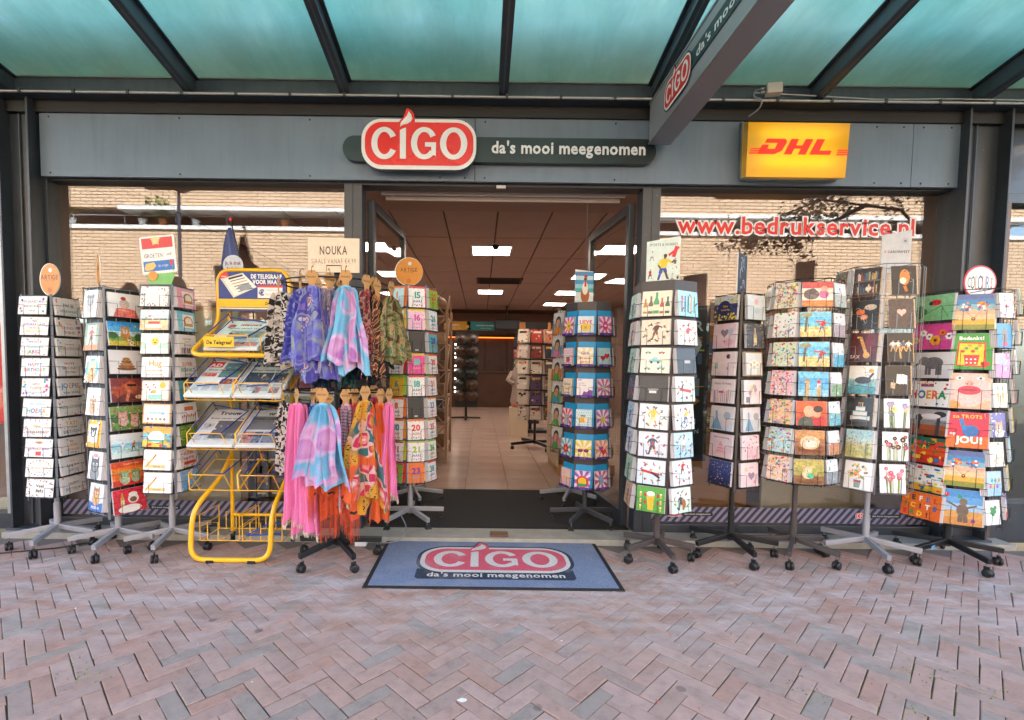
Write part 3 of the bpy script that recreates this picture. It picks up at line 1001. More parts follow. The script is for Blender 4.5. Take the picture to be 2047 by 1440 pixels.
# projecting sign under the canopy
PX, PY, PZ = 1.18, 3.62, 2.887
ps = empty('projecting_sign', (PX, PY, PZ), label='long grey box sign hanging out from the fascia below the canopy', cat='sign')
PSM = paint('grey_sign_box', '#8f939b', 0.35, 0.1, 0.06, 3.0)
MB().box(0, .155, -2.3, 0, 0, .288, PSM, bev=.004).build('sign_box', ps)
for z0, z1 in ((0, .012), (.276, .288)):
    MB().box(-.006, 0, -2.3, 0, z0, z1, ALU).build('edge_trim', ps)
# lettered face: local x runs from the wall outwards (-y), seen from -x
MF = Matrix(((0, 1, 0, -.0), (-1, 0, 0, 0), (0, 0, 1, 0), (0, 0, 0, 1)))
lf = MB().plate(rrect(.29, 2.1, .105, .205, .05, 6), -.006, -.001, PRINT, C('#1f3338'), M=MF)
lf.build('slogan_bar', ps)
tx = MB()
add_text(tx, "da's mooi meegenomen", .78, .132, .072, -.0075, PRINT, '#e8e8ea', M=MF, wt='b', align='l', sx=1.12 / text_width("da's mooi meegenomen", .072))
tx.build('slogan_lettering', ps, kind='stuff')
b = MB()
flat_logo(b, .51, .145, .41, M=MF, y=-.008, e=.0006, red='#e02a22', white='#eeeef0', dark='#23292c')
b.build('logo', ps)

# parcel service light box
dh = empty('parcel_sign', (2.215, 3.70, 2.842), label='lit yellow light box sign with red DHL lettering', cat='light box sign')
def lit_yellow():
    m, t = newmat('lit_yellow_acrylic')
    o = N(t, 'ShaderNodeOutputMaterial')
    b = N(t, 'ShaderNodeBsdfPrincipled', i_Roughness=0.25)
    b.inputs['Base Color'].default_value = C('#f0aa00')
    b.inputs['Coat Weight'].default_value = .4
    # tubes inside the box make two soft bands
    tc = N(t, 'ShaderNodeTexCoord')
    sp = N(t, 'ShaderNodeSeparateXYZ')
    L(t, tc.outputs['Object'], sp.inputs[0])
    ax = N(t, 'ShaderNodeMath', operation='ABSOLUTE')
    L(t, sp.outputs['X'], ax.inputs[0])
    mx = N(t, 'ShaderNodeMapRange', i_1=.36, i_2=.16, i_3=.12, i_4=1.0)
    mx.interpolation_type = 'SMOOTHSTEP'
    L(t, ax.outputs[0], mx.inputs[0])
    r = ramp(t, [(0.0, (.12, .12, .12)), (.16, (.3, .3, .3)), (.30, (.95, .95, .95)), (.42, (.55, .55, .55)), (.62, (.45, .45, .45)), (.78, (.8, .8, .8)), (.93, (.25, .25, .25)), (1, (.12, .12, .12))])
    mz = N(t, 'ShaderNodeMapRange', i_1=-.205, i_2=.205)
    L(t, sp.outputs['Z'], mz.inputs[0])
    L(t, mz.outputs[0], r.inputs[0])
    mu = N(t, 'ShaderNodeMath', operation='MULTIPLY')
    L(t, mx.outputs[0], mu.inputs[0])
    L(t, r.outputs[0], mu.inputs[1])
    m2 = N(t, 'ShaderNodeMath', operation='MULTIPLY', i_1=.10)
    L(t, mu.outputs[0], m2.inputs[0])
    b.inputs['Emission Color'].default_value = C('#ffc400')
    L(t, m2.outputs[0], b.inputs['Emission Strength'])
    L(t, b.outputs[0], o.inputs[0])
    return m
LY = lit_yellow()
f = [(-.362, -.175), (.352, -.175), (.378, .19), (-.362, .19)]
mb = MB()
mb.add([(-.335, 0, -.155), (.36, 0, -.155), (.385, 0, .245), (-.34, 0, .245), (-.360, -.13, -.188), (.340, -.13, -.188), (.358, -.13, .188), (-.356, -.13, .188)],
       [(0, 1, 5, 4), (1, 2, 6, 5), (2, 3, 7, 6), (3, 0, 4, 7), (4, 5, 6, 7), (3, 2, 1, 0)], LY)
mb.build('light_box', dh)
MB().box(-.345, .345, -.05, -.002, -.175, -.157, ALU, bev=.003).build('bottom_trim', dh)
MB().box(-.352, -.342, -.03, -.002, -.155, .24, ALU).build('edge_trim', dh)
LITRED = paint('lit_red_lettering', '#e02a12', .35)
for q in LITRED.node_tree.nodes:
    if q.type == 'BSDF_PRINCIPLED':
        q.inputs['Emission Color'].default_value = C('#ff2a10')
        q.inputs['Emission Strength'].default_value = .045
b = MB()
red = C('#d4200f')
sh = lambda pts, dx, dz: [(dx + x + z * .48, dz + z) for x, z in pts]
K = .105
def dpoly(pts, dx):
    p = sh([(x * K, z * K) for x, z in pts], dx, -.030)
    b.plate(p, -.1335, -.1305, LITRED, red)
dpoly([(0, 0), (1.12, 0), (1.5, .22), (1.56, .8), (1.36, 1), (.12, 1), (.12, .74), (.98, .74), (.98, .34), (.46, .34), (.46, .60), (0, .60)], -.285)
dpoly([(0, 0), (.5, 0), (.5, .38), (.95, .38), (.95, 0), (1.45, 0), (1.45, 1), (.95, 1), (.95, .58), (.5, .58), (.5, 1), (0, 1)], -.10)
dpoly([(0, 0), (1.35, 0), (1.35, .26), (.52, .26), (.52, 1), (0, 1)], .08)
for k in range(3):
    z = -.028 + k * .015
    b.plate(sh([(-.345, 0), (-.268, 0), (-.268, .008), (-.345, .008)], k * .004, z), -.1335, -.1305, LITRED, red)
    b.plate(sh([(.268, 0), (.345, 0), (.345, .008), (.268, .008)], k * .004, z - .004), -.1335, -.1305, LITRED, red)
b.build('lettering', dh)

# red web address on the glass
wl_ = empty('window_lettering', (2.37, 3.795, 2.328), label='red web address www.bedrukservice.nl stuck across the window glass', cat='lettering')
S = "www.bedrukservice.nl"
tw = text_width(S, .19)
for name, wt, y, mat in (('outline', 'o', -.0015, WHITEP), ('lettering', 'b', -.003, paint('red_vinyl', '#e01f1c', .4))):
    b = MB()
    add_text(b, S, 0, -.01, .18, y, mat, wt=wt, sx=1.887 / tw)
    b.build(name, wl_)

# neighbouring fronts, seen only at the edges of the view
nb = empty('neighbour_front', (-5.0, 3.72, 0), label='shop front next door with red sign beside the steel column', cat='shop front')
MB().box(-1.4, 1.52, .0, .03, 2.68, 3.1, REDP).build('red_sign', nb)
MB().box(-1.4, 1.52, .08, .092, .12, 2.6, PANE).build('pane', nb)
MB().box(-1.4, 1.52, .03, .14, 0, .12, STEEL).build('bottom_rail', nb)
MB().box(-1.4, 1.52, .03, .14, 2.6, 2.68, STEEL).build('top_rail', nb)
MB().box(1.38, 1.42, .03, .14, .12, 2.6, ALU).build('frame_post', nb)
MB().box(.2, 1.30, .15, .17, .8, 1.9, REDP).build('red_poster', nb)
MB().box(-1.4, 1.4, .9, 1.0, 0, 3.0, WALLIN).build('back_panel', nb)
nb = empty('neighbour_front', (4.9, 3.72, 0), label='dark shop front next door with blue sign beside the steel column', cat='shop front')
MB().box(-1.1, 1.9, .02, .05, 2.62, 3.12, TEALDK).build('fascia', nb)
MB().box(-1.1, 1.9, .01, .06, 2.55, 2.615, STEEL2).build('top_rail', nb)
MB().box(-.72, .3, -.04, .018, 2.68, 2.92, BLUEW).build('blue_sign', nb)
MB().box(-1.0, 1.9, .08, .092, .3, 2.55, PANE).build('pane', nb)
MB().box(-1.1, -1.0, .0, .12, 0, 2.55, paint('bronze_frame', '#6e5647', .4, .3)).build('frame_post', nb)
MB().box(-1.0, 1.9, .0, .12, 0, .3, STEEL).build('bottom_rail', nb)
MB().lathe([(.014, 0), (.014, .03), (.012, .04)], CHROME, 12, M=Matrix.Translation((-1.05, 0, 1.86)) @ Matrix.Rotation(R(90), 4, 'X')).build('lock', nb)
MB().box(-1.0, 1.9, .9, 1.0, 0, 3.0, paint('grey_back_wall', '#4d4a48', .8)).build('back_panel', nb)
# ------------------------------------------------------------ sunlit building across the street, seen in the window glass
def yellow_brick():
    m, t = newmat('yellow_brickwork')
    o = N(t, 'ShaderNodeOutputMaterial')
    b = N(t, 'ShaderNodeBsdfPrincipled', i_Roughness=0.85)
    tc = N(t, 'ShaderNodeTexCoord')
    mp = N(t, 'ShaderNodeMapping')
    mp.inputs['Rotation'].default_value = (R(90), 0, 0)
    L(t, tc.outputs['Object'], mp.inputs[0])
    br = N(t, 'ShaderNodeTexBrick', i_Scale=1.0)
    br.offset = .5
    br.inputs['Color1'].default_value = C('#c8a886')
    br.inputs['Color2'].default_value = C('#d1b393')
    br.inputs['Mortar'].default_value = C('#4c3a28')
    br.inputs['Mortar Size'].default_value = .014
    br.inputs['Brick Width'].default_value = .46
    br.inputs['Row Height'].default_value = .125
    L(t, mp.outputs[0], br.inputs['Vector'])
    L(t, br.outputs['Color'], b.inputs['Base Color'])
    L(t, b.outputs[0], o.inputs[0])
    return m
YB = yellow_brick()
OY = -12.0
ob = empty('opposite_building', (0, OY, 0), label='sunlit yellow brick building with balconies reflected in the glass', cat='building')
COPE = paint('white_coping', '#d9d6d0', .6)
DARKW = paint('shaded_loggia_wall', '#5f5146', .8)  # shade of the recess put into the wall colour
SHADE = paint('shaded_arcade_wall', '#4c4038', .8)  # arcade shade put into the wall colour
AWN = paint('cream_awning', '#d8c7a6', .7)
MB().box(-22, 22, -.3, 0, 3.0, 6.45, YB).build('brick_wall', ob)
MB().box(-22, 22, -.35, .06, 6.45, 6.6, COPE).build('coping', ob)
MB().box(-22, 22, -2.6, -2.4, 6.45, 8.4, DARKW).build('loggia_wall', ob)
MB().box(-22, 22, -2.4, -.02, 6.4, 6.44, COPE).build('balcony_floor', ob)
MB().box(-22, 22, -2.4, -.3, 7.3, 7.5, DARKW).build('loggia_ceiling', ob)
MB().box(-22, 22, -.3, 0, 7.28, 8.05, YB).build('brick_wall', ob)
MB().box(-14, -3.5, -.35, .30, 7.12, 7.27, COPE).build('awning_case', ob)
MB().box(-3.3, 22, -.35, .12, 7.12, 7.27, COPE).build('coping', ob)
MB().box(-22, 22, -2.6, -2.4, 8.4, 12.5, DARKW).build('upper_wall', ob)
MB().box(-22, 22, -2.4, .0, 9.6, 9.8, COPE).build('coping', ob)
MB().box(-22, 22, -.3, 0, 9.8, 12.5, YB).build('brick_wall', ob)
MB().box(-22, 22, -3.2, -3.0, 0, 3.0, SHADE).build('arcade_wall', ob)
for k in range(9):
    x = -20 + k * 5
    MB().box(x - .35, x + .35, -.3, 0, 0, 3.0, YB).build('brick_pier', ob)
for k in range(10):
    x = -18 + k * 4
    f = MB().box(x - .8, x + .8, -2.4, -2.35, 6.5, 7.25, COPE).build('window_frame', ob)
    MB().box(x - .7, x + .7, -2.35, -2.34, 6.55, 7.2, PANE).build('pane', f)
rl = MB().tube([(-22, -.1, 7.0), (22, -.1, 7.0)], .02, ALU, 6)
for k in range(23):
    rl.tube([(-22 + 2 * k, -.1, 6.6), (-22 + 2 * k, -.1, 7.0)], .015, ALU, 5)
rl.build('railing', ob)
LEAF = paint('plant_leaf', '#6c7a34', .6, 0, .3, 10)
def leafy(mb, c, r, n, mat, seed):
    rr = random.Random(seed)
    for k in range(n):
        d = Vector((rr.gauss(0, 1), rr.gauss(0, 1), rr.gauss(0, 1))).normalized() * r * rr.uniform(.4, 1.0)
        p = Vector(c) + Vector((d.x, d.y, d.z * .9))
        a, b = Vector((rr.gauss(0, 1), rr.gauss(0, 1), rr.gauss(0, 1))).normalized(), Vector((rr.gauss(0, 1), rr.gauss(0, 1), rr.gauss(0, 1))).normalized()
        s = r * rr.uniform(.10, .2)
        mb.add([p - a * s, p + b * s * .6, p + a * s, p - b * s * .6], [(0, 1, 2, 3)], mat)
POT = paint('terracotta_pot', '#b06a3a', .7)
POTW = paint('white_pot', '#d4d6d6', .6)
for k, (x, r, pm, lab) in enumerate(((-12.6, .62, POT, 'tall bushy balcony plant'), (-11.3, .25, POTW, 'small plant in white pot on balcony'), (-13.4, .28, POTW, 'low plant in white pot on balcony'), (-7.8, .28, POT, 'plant in terracotta pot on balcony'), (6.2, .4, POT, 'flowering plant on balcony'), (-16.2, .4, POTW, 'pink geranium on balcony'))):
    e = empty('balcony_plant', (x, OY - .25, 6.6), label=lab + ' of the reflected building', cat='plant')
    MB().lathe([(.10, 0), (.15, .28), (.16, .3)], pm, 12).build('pot', e)
    mb = MB()
    leafy(mb, (0, 0, .3 + r * .7), r, int(260 * r) + 60, LEAF, k)
    if k > 3:
        leafy(mb, (0, 0, .35 + r * .7), r, 50, paint('pink_petal%d' % k, '#d2486a', .6), k + 50)
    mb.build('foliage', e)
aw = empty('street_awning', (6.6, OY, 3.0), label='cream shop awning on the reflected building', cat='awning')
MB().bar((0, 0, .0), (0, 2.2, -.55), .03, 3.4, AWN, up=(0, 0, 1)).build('canvas', aw)
MB().box(-1.7, 1.7, 2.15, 2.2, -.75, -.55, AWN).build('valance', aw)
lampb = empty('street_lamp', (-8.2, -6.0, 0), label='grey street lamp with flat oval head reflected in the window', cat='street lamp')
MB().tube([(0, 0, 0), (0, 0, 5.9)], [.06, .04], STEEL, 10).build('pole', lampb)
MB().bar((0, 0, 5.9), (.9, .2, 6.1), .28, .09, STEEL, bev=.03).build('lamp_head', lampb)
# small street tree in the shade, seen as leaves in the window with the web address
tr = empty('street_tree', (9.0, -1.9, 0), label='street tree whose drooping leafy branch reflects in the window', cat='tree')
BARK = paint('grey_bark', '#5a4a3c', .9, 0, .3, 12)
tk = MB().tube([(0, 0, 0), (.05, 0, 1.6), (.0, .05, 3.6), (.1, 0, 6.0)], [.11, .095, .08, .04], BARK, 8)
TL = paint('dark_tree_leaf', '#3f3a22', .6, 0, .3, 6)
mb = MB()
rr = random.Random(12)
for lim in ([(0, 0, 3.3), (-1.2, .1, 4.3), (-2.6, .0, 4.5), (-3.6, .1, 4.1), (-4.4, 0, 3.7)], [(0, 0, 3.6), (-.8, .3, 4.6), (-1.8, .4, 5.0)], [(0, 0, 4.2), (.8, -.3, 5.0), (1.4, -.4, 5.4)], [(-1.8, .05, 4.4), (-2.8, .3, 3.9), (-3.4, .3, 3.55)]):
    tk.tube(lim, [.045, .03, .02, .012, .006][:len(lim)], BARK, 5)
    for a, b in zip(lim[1:-1], lim[2:]):
        for q in range(8):
            c = Vector(a).lerp(Vector(b), rr.random()) + Vector((rr.gauss(0, .18), rr.gauss(0, .2), rr.gauss(-.08, .2)))
            for k in range(44):
                p = c + Vector((rr.gauss(0, .11), rr.gauss(0, .11), rr.gauss(0, .09)))
                u = Vector((rr.gauss(0, 1), rr.gauss(0, 1), rr.gauss(0, 1))).normalized() * rr.uniform(.03, .055)
                v = Vector((rr.gauss(0, 1), rr.gauss(0, 1), rr.gauss(0, 1))).normalized() * rr.uniform(.02, .035)
                mb.add([p - u, p + v, p + u, p - v], [(0, 1, 2, 3)], TL)
tk.build('trunk', tr)
mb.build('crown', tr)
# ------------------------------------------------------------ printed artwork, drawn as flat ink shapes on the card face
PAL = ['#e84a5f', '#2a9fd6', '#f6b93b', '#3aa76d', '#8e5bbd', '#f0803c', '#e055a0', '#35b5ac', '#3d4fa3']
class Art:
    E = 0.00003
    def __init__(s, mb, w, h, M=None, y=0.0, mat=None, seed=0):
        s.mb, s.w, s.h, s.M, s.y, s.mat = mb, w, h, M, y, mat or PRINT
        s.k = 0
        s.r = random.Random(seed)
    def poly(s, pts, c):
        """pts in 0..1 of the card"""
        s.k += 1
        p = [(min(max(x, 0.0), 1.0) * s.w - s.w / 2, min(max(z, 0.0), 1.0) * s.h) for x, z in pts]
        s.mb.add([(a, s.y - s.E * s.k, b) for a, b in p], [_ccw(p)], s.mat, C(c), M=s.M)
    def rect(s, x0, z0, x1, z1, c):
        s.poly([(x0, z0), (x1, z0), (x1, z1), (x0, z1)], c)
    def ell(s, x, z, rx, rz, c, n=12):
        s.poly(ell(x, z, rx, rz, n), c)
    def dot(s, x, z, r, c, n=10):
        s.ell(x, z, r * s.h / s.w, r, c, n)
    def star(s, x, z, r, c):
        s.poly([(x + (r if i % 2 == 0 else r * .45) * s.h / s.w * sin(i * pi / 5), z + (r if i % 2 == 0 else r * .45) * cos(i * pi / 5)) for i in range(10)], c)
    def heart(s, x, z, r, c):
        pts = []
        for i in range(18):
            t = 2 * pi * i / 18
            pts.append((x + r * s.h / s.w * .062 * 16 * sin(t) ** 3, z + r * .062 * (13 * cos(t) - 5 * cos(2 * t) - 2 * cos(3 * t) - cos(4 * t))))
        s.poly(pts, c)
    def line(s, x0, z0, x1, z1, t, c):
        dx, dz = (x1 - x0) * s.w, (z1 - z0) * s.h
        l = math.hypot(dx, dz) or 1
        nx, nz = -dz / l * t * s.h / 2, dx / l * t * s.h / 2
        s.poly([(x0 + nx / s.w, z0 + nz / s.h), (x1 + nx / s.w, z1 + nz / s.h), (x1 - nx / s.w, z1 - nz / s.h), (x0 - nx / s.w, z0 - nz / s.h)], c)
    def text(s, t, x, z, size, c, wt='b', fit=None, **kw):
        """size as a share of the card height; fit: largest width as a share of the card"""
        s.k += 1
        sz = size * s.h
        sx = kw.pop('sx', 1.0)
        if fit:
            w_ = text_width(t, sz, sx)
            if w_ > fit * s.w:
                sx *= fit * s.w / w_
        col = [C(q) for q in c] if isinstance(c, list) else C(c)
        add_text(s.mb, t, x * s.w - s.w / 2, z * s.h, sz, s.y - s.E * s.k, s.mat, col, M=s.M, wt=wt, sx=sx, **kw)
    # --- composed motifs
    def confetti(s, n, cols=PAL, r0=.02, r1=.045, stars=False, edge=True):
        for i in range(n):
            for _ in range(8):
                x, z = s.r.random(), s.r.random()
                if not edge or abs(x - .5) > .32 or abs(z - .5) > .34:
                    break
            r = s.r.uniform(r0, r1)
            c = s.r.choice(cols)
            if stars and i % 2:
                s.star(x, z, r * 1.4, c)
            else:
                s.dot(x, z, r, c, 7)
    def rays(s, c, n=15, x=.5, z=.45):
        for i in range(n):
            a = 2 * pi * i / n
            b = a + pi / n
            s.poly([(x, z), (x + 1.2 * cos(a), z + 1.2 * sin(a)), (x + 1.2 * cos(b), z + 1.2 * sin(b))], c)
    def grad(s, cols, z0=0.0, z1=1.0):
        n = len(cols)
        for i, c in enumerate(cols):
            s.rect(0, z0 + (z1 - z0) * i / n, 1, z0 + (z1 - z0) * (i + 1) / n, c)
    def balloon(s, x, z, r, c):
        s.line(x, z - r, x + .01, z - r * 3, .012, '#8a8a8a')
        s.ell(x, z, r * .85 * s.h / s.w, r, c)
        s.ell(x - r * .25 * s.h / s.w, z + r * .35, r * .15 * s.h / s.w, r * .2, '#ffffff', 6)
    def flower(s, x, z, r, c, mid='#f2c230', stem=True):
        if stem:
            s.line(x, z, x + .01, max(0, z - r * 3.2), .02, '#4f8a3a')
        for i in range(6):
            a = i * pi / 3 + x * 9
            s.dot(x + .62 * r * s.h / s.w * cos(a), z + .62 * r * sin(a), r * .42, c, 7)
        s.dot(x, z, r * .32, mid, 7)
    def animal(s, x, z, r, c, c2=None, ears='round', look=None):
        """head and shoulders of an animal"""
        k = s.h / s.w
        c2 = c2 or c
        s.ell(x, z - r * 1.1, r * 1.15 * k, r * 1.1, c2, 14)
        for sg in (-1, 1):
            if ears == 'point':
                s.poly([(x + sg * r * .25 * k, z + r * .7), (x + sg * r * .85 * k, z + r * 1.5), (x + sg * r * .95 * k, z + r * .3)], c)
            elif ears == 'long':
                s.ell(x + sg * r * .5 * k, z + r * 1.4, r * .25 * k, r * .8, c, 9)
            elif ears == 'round':
                s.dot(x + sg * r * .8 * k, z + r * .75, r * .42, c, 9)
        s.ell(x, z, r * k, r, c, 16)
        s.ell(x, z - r * .35, r * .55 * k, r * .45, '#e9d5c0' if c2 == c else c2, 10)
        for sg in (-1, 1):
            s.dot(x + sg * r * .4 * k, z + r * .2, r * .2, '#f5f5f0', 8)
            s.dot(x + sg * r * .4 * k, z + r * .18, r * .11, '#1d1a1a', 7)
        s.ell(x, z - r * .15, r * .18 * k, r * .12, '#2b2020', 7)
    def figure(s, x, z, h, top, leg, skin='#d9a583', lean=0.0, arms=1):
        k = s.h / s.w
        r = h * .075
        a, b = x + lean * .3 * h * k, x
        dk = '#2f2a2c'
        for sg, ft in ((-1, .0), (1, .04)):
            kx, kz = b + sg * h * .10 * k, z + h * (.24 + ft)
            s.line(b + sg * h * .04 * k, z + h * .48, kx, kz, h * .13, leg)
            s.line(kx, kz, b + sg * h * .17 * k, z + h * ft, h * .085, leg if sg < 0 else skin)
            s.ell(b + sg * h * .19 * k, z + h * ft, h * .055 * k, h * .025, dk, 7)
        s.poly([(b - h * .09 * k, z + h * .44), (b + h * .09 * k, z + h * .44), (a + h * .15 * k, z + h * .76), (a + h * .05 * k, z + h * .82), (a - h * .05 * k, z + h * .82), (a - h * .15 * k, z + h * .76)], top)
        s.line(a, z + h * .80, a, z + h * .86, h * .06, skin)
        if arms:
            e1, e2 = a + h * .26 * k, z + h * (.60 + .2 * lean)
            s.line(a + h * .13 * k, z + h * .75, e1, e2, h * .075, top)
            s.line(e1, e2, e1 + h * .10 * k, e2 + h * .12, h * .055, skin)
            s.line(a - h * .13 * k, z + h * .75, a - h * .24 * k, z + h * .56, h * .075, top)
            s.line(a - h * .24 * k, z + h * .56, a - h * .16 * k, z + h * .44, h * .055, skin)
        s.ell(a + .01 * k, z + h * .91, r * .85 * k, r, skin, 10)
        s.poly([(a + (.01 + r * .9 * cos(q)) * k, z + h * .925 + r * .9 * sin(q)) for q in [j * pi / 6 for j in range(7)]], '#3a2a22')
    def bottle(s, x, z, h, c, lab='#e9e2c8'):
        k = s.h / s.w
        wd = h * .13 * k
        s.poly([(x - wd, z), (x + wd, z), (x + wd, z + h * .55), (x + wd * .42, z + h * .72), (x + wd * .42, z + h), (x - wd * .42, z + h), (x - wd * .42, z + h * .72), (x - wd, z + h * .55)], c)
        s.rect(x - wd, z + h * .15, x + wd, z + h * .42, lab)
    def glass(s, x, z, h, c='#e8b62f'):
        k = s.h / s.w
        s.poly([(x - h * .13 * k, z), (x + h * .13 * k, z), (x + h * .2 * k, z + h * .8), (x - h * .2 * k, z + h * .8)], c)
        s.ell(x, z + h * .83, h * .21 * k, h * .13, '#f7f2e4')
    def cake(s, x, z, h, c='#e9e4dc', c2='#f0b8c6'):
        k = s.h / s.w
        for i, wd in enumerate((.46, .34, .22)):
            s.rect(x - wd * h * k, z + i * h * .27, x + wd * h * k, z + i * h * .27 + h * .25, c)
            s.rect(x - wd * h * k, z + i * h * .27 + h * .19, x + wd * h * k, z + i * h * .27 + h * .25, c2)
        for i in range(3):
            s.line(x + (i - 1) * .09 * h * k, z + h * .8, x + (i - 1) * .09 * h * k, z + h * .96, .02, PAL[i])
            s.dot(x + (i - 1) * .09 * h * k, z + h * .99, .02, '#f4c542', 6)
    def car(s, x, z, h, c):
        k = s.h / s.w
        s.rect(x - h * .9 * k, z, x + h * .9 * k, z + h * .45, c)
        s.poly([(x - h * .5 * k, z + h * .45), (x + h * .5 * k, z + h * .45), (x + h * .34 * k, z + h * .8), (x - h * .34 * k, z + h * .8)], '#b9d3da')
        for sg in (-1, 1):
            s.dot(x + sg * h * .5 * k, z, h * .2, '#2b2b2e', 8)
    def doodle(s, n, cols, r0=.02, r1=.06):
        for i in range(n):
            x, z, r, c = s.r.random(), s.r.random(), s.r.uniform(r0, r1), s.r.choice(cols)
            q = i % 5
            if q == 0:
                s.dot(x, z, r, c, 7)
            elif q == 1:
                s.line(x, z, x + s.r.uniform(-.12, .12), z + s.r.uniform(-.12, .12), r * .6, c)
            elif q == 2:
                s.rect(x - r, z - r * .7, x + r, z + r * .7, c)
            elif q == 3:
                s.figure(x, z, r * 3.2, c, s.r.choice(cols), arms=0)
            else:
                s.ell(x, z, r * 1.3, r * .6, c, 7)
    def swirl(s, n, cols, wd=.02):
        for i in range(n):
            x, z, a = s.r.uniform(.15, .85), s.r.uniform(.15, .85), s.r.uniform(0, 6)
            for j in range(3):
                x2, z2 = x + .1 * cos(a), z + .1 * sin(a)
                s.line(x, z, x2, z2, wd, cols[i % len(cols)])
                x, z, a = x2, z2, a + s.r.uniform(.3, 1.1)
    def frame(s, c, t=.04, inner=None):
        k = s.h / s.w
        s.rect(0, 0, 1, 1, c)
        if inner:
            s.rect(t * k, t, 1 - t * k, 1 - t, inner)

MULTI = PAL
DARKS = ['#c9a06a', '#e7ddd0', '#b5483a', '#6f7f8a', '#8a6a48']

# ------------------------------------------------------------ a stack of cards in a pocket (front sheet carries the print)
def stack_mesh(name, w, h, n, art, mat=None, face='#e9e7e8', edge='#dddbde', seed=0, gap=.0032, fan=0.0):
    r = random.Random(seed)
    mb = MB()
    m = mat or PRINT
    for i in range(n):
        dx = 0 if i == 0 else r.uniform(-.0018, .0018) + fan * i
        dz = 0 if i == 0 else r.uniform(-.001, .0015)
        y0 = i * gap
        sag = .0015 * i
        c = C(edge if i % 2 == 0 else '#c3c0c5')
        mb.box(-w / 2 + dx, w / 2 + dx, y0, y0 + gap * .72, max(0, dz), h + dz, m, C(face) if i == 0 else c)
    if art:
        a = Art(mb, w, h, y=-.0001, mat=m, seed=seed)
        art(a)
    return mb.mesh(name)

ROWW = ['top', 'second', 'third', 'fourth', 'fifth', 'sixth', 'seventh', 'eighth', 'ninth', 'tenth']

def caster(mb_mat, arm, p, ang):
    """twin wheel castor under the end of an arm (child of the arm)"""
    mb = MB()
    mb.tube([(0, 0, .068), (0, 0, .10)], .006, CHROME, 6)
    for s in (-1, 1):
        M = Matrix.Rotation(ang, 4, 'Z') @ Matrix.Translation((.010, s * .012, .027)) @ Matrix.Rotation(R(90), 4, 'X')
        mb.lathe([(.012, -.009), (.024, -.009), (.027, -.004), (.027, .004), (.024, .009), (.012, .009)], BLACK, 14, M=M)
    mb.box(-.012, .018, -.005, .005, .03, .068, BLACK, M=Matrix.Rotation(ang, 4, 'Z'))
    o = mb.build('caster', arm)
    o.location = p
    return o

def rack_base(root, col, phase, n=5, length=.28, top=.7, pr=.016, thick=.034):
    for k in range(n):
        a = R(phase + 360 / n * k)
        d = Vector((cos(a), sin(a), 0))
        ab = MB()
        ab.bar(d * .012 + Vector((0, 0, .135)), d * length + Vector((0, 0, .105)), .026, thick, col, up=(0, 0, 1), bev=.003)
        arm = ab.build('base_arm', root)
        caster(BLACK, arm, d * (length - .02) + Vector((0, 0, 0)), a + R(k * 67 + 20))
    MB().tube([(0, 0, .11), (0, 0, top)], pr, col, 12).build('pole', root)
    MB().tube([(0, 0, .10), (0, 0, .30)], pr + .005, col, 12).build('pole_sleeve', root)

def pocket_mesh(w, h, depth, wire, r=.0014):
    mb = MB()
    zt = h * .52
    for s in (-1, 1):
        mb.tube([(s * (w / 2 + .012), depth, zt), (s * (w / 2 + .006), -.004, zt), (s * w * .27, -.006, zt), (s * w * .27, -.006, -.004), (s * w * .27, depth, -.004)], r, wire, 4)
    mb.tube([(-w / 2 - .012, depth, -.004), (-w / 2 - .006, -.005, -.004), (w / 2 + .006, -.005, -.004), (w / 2 + .012, depth, -.004)], r, wire, 4)
    return mb.mesh('wire_pocket')

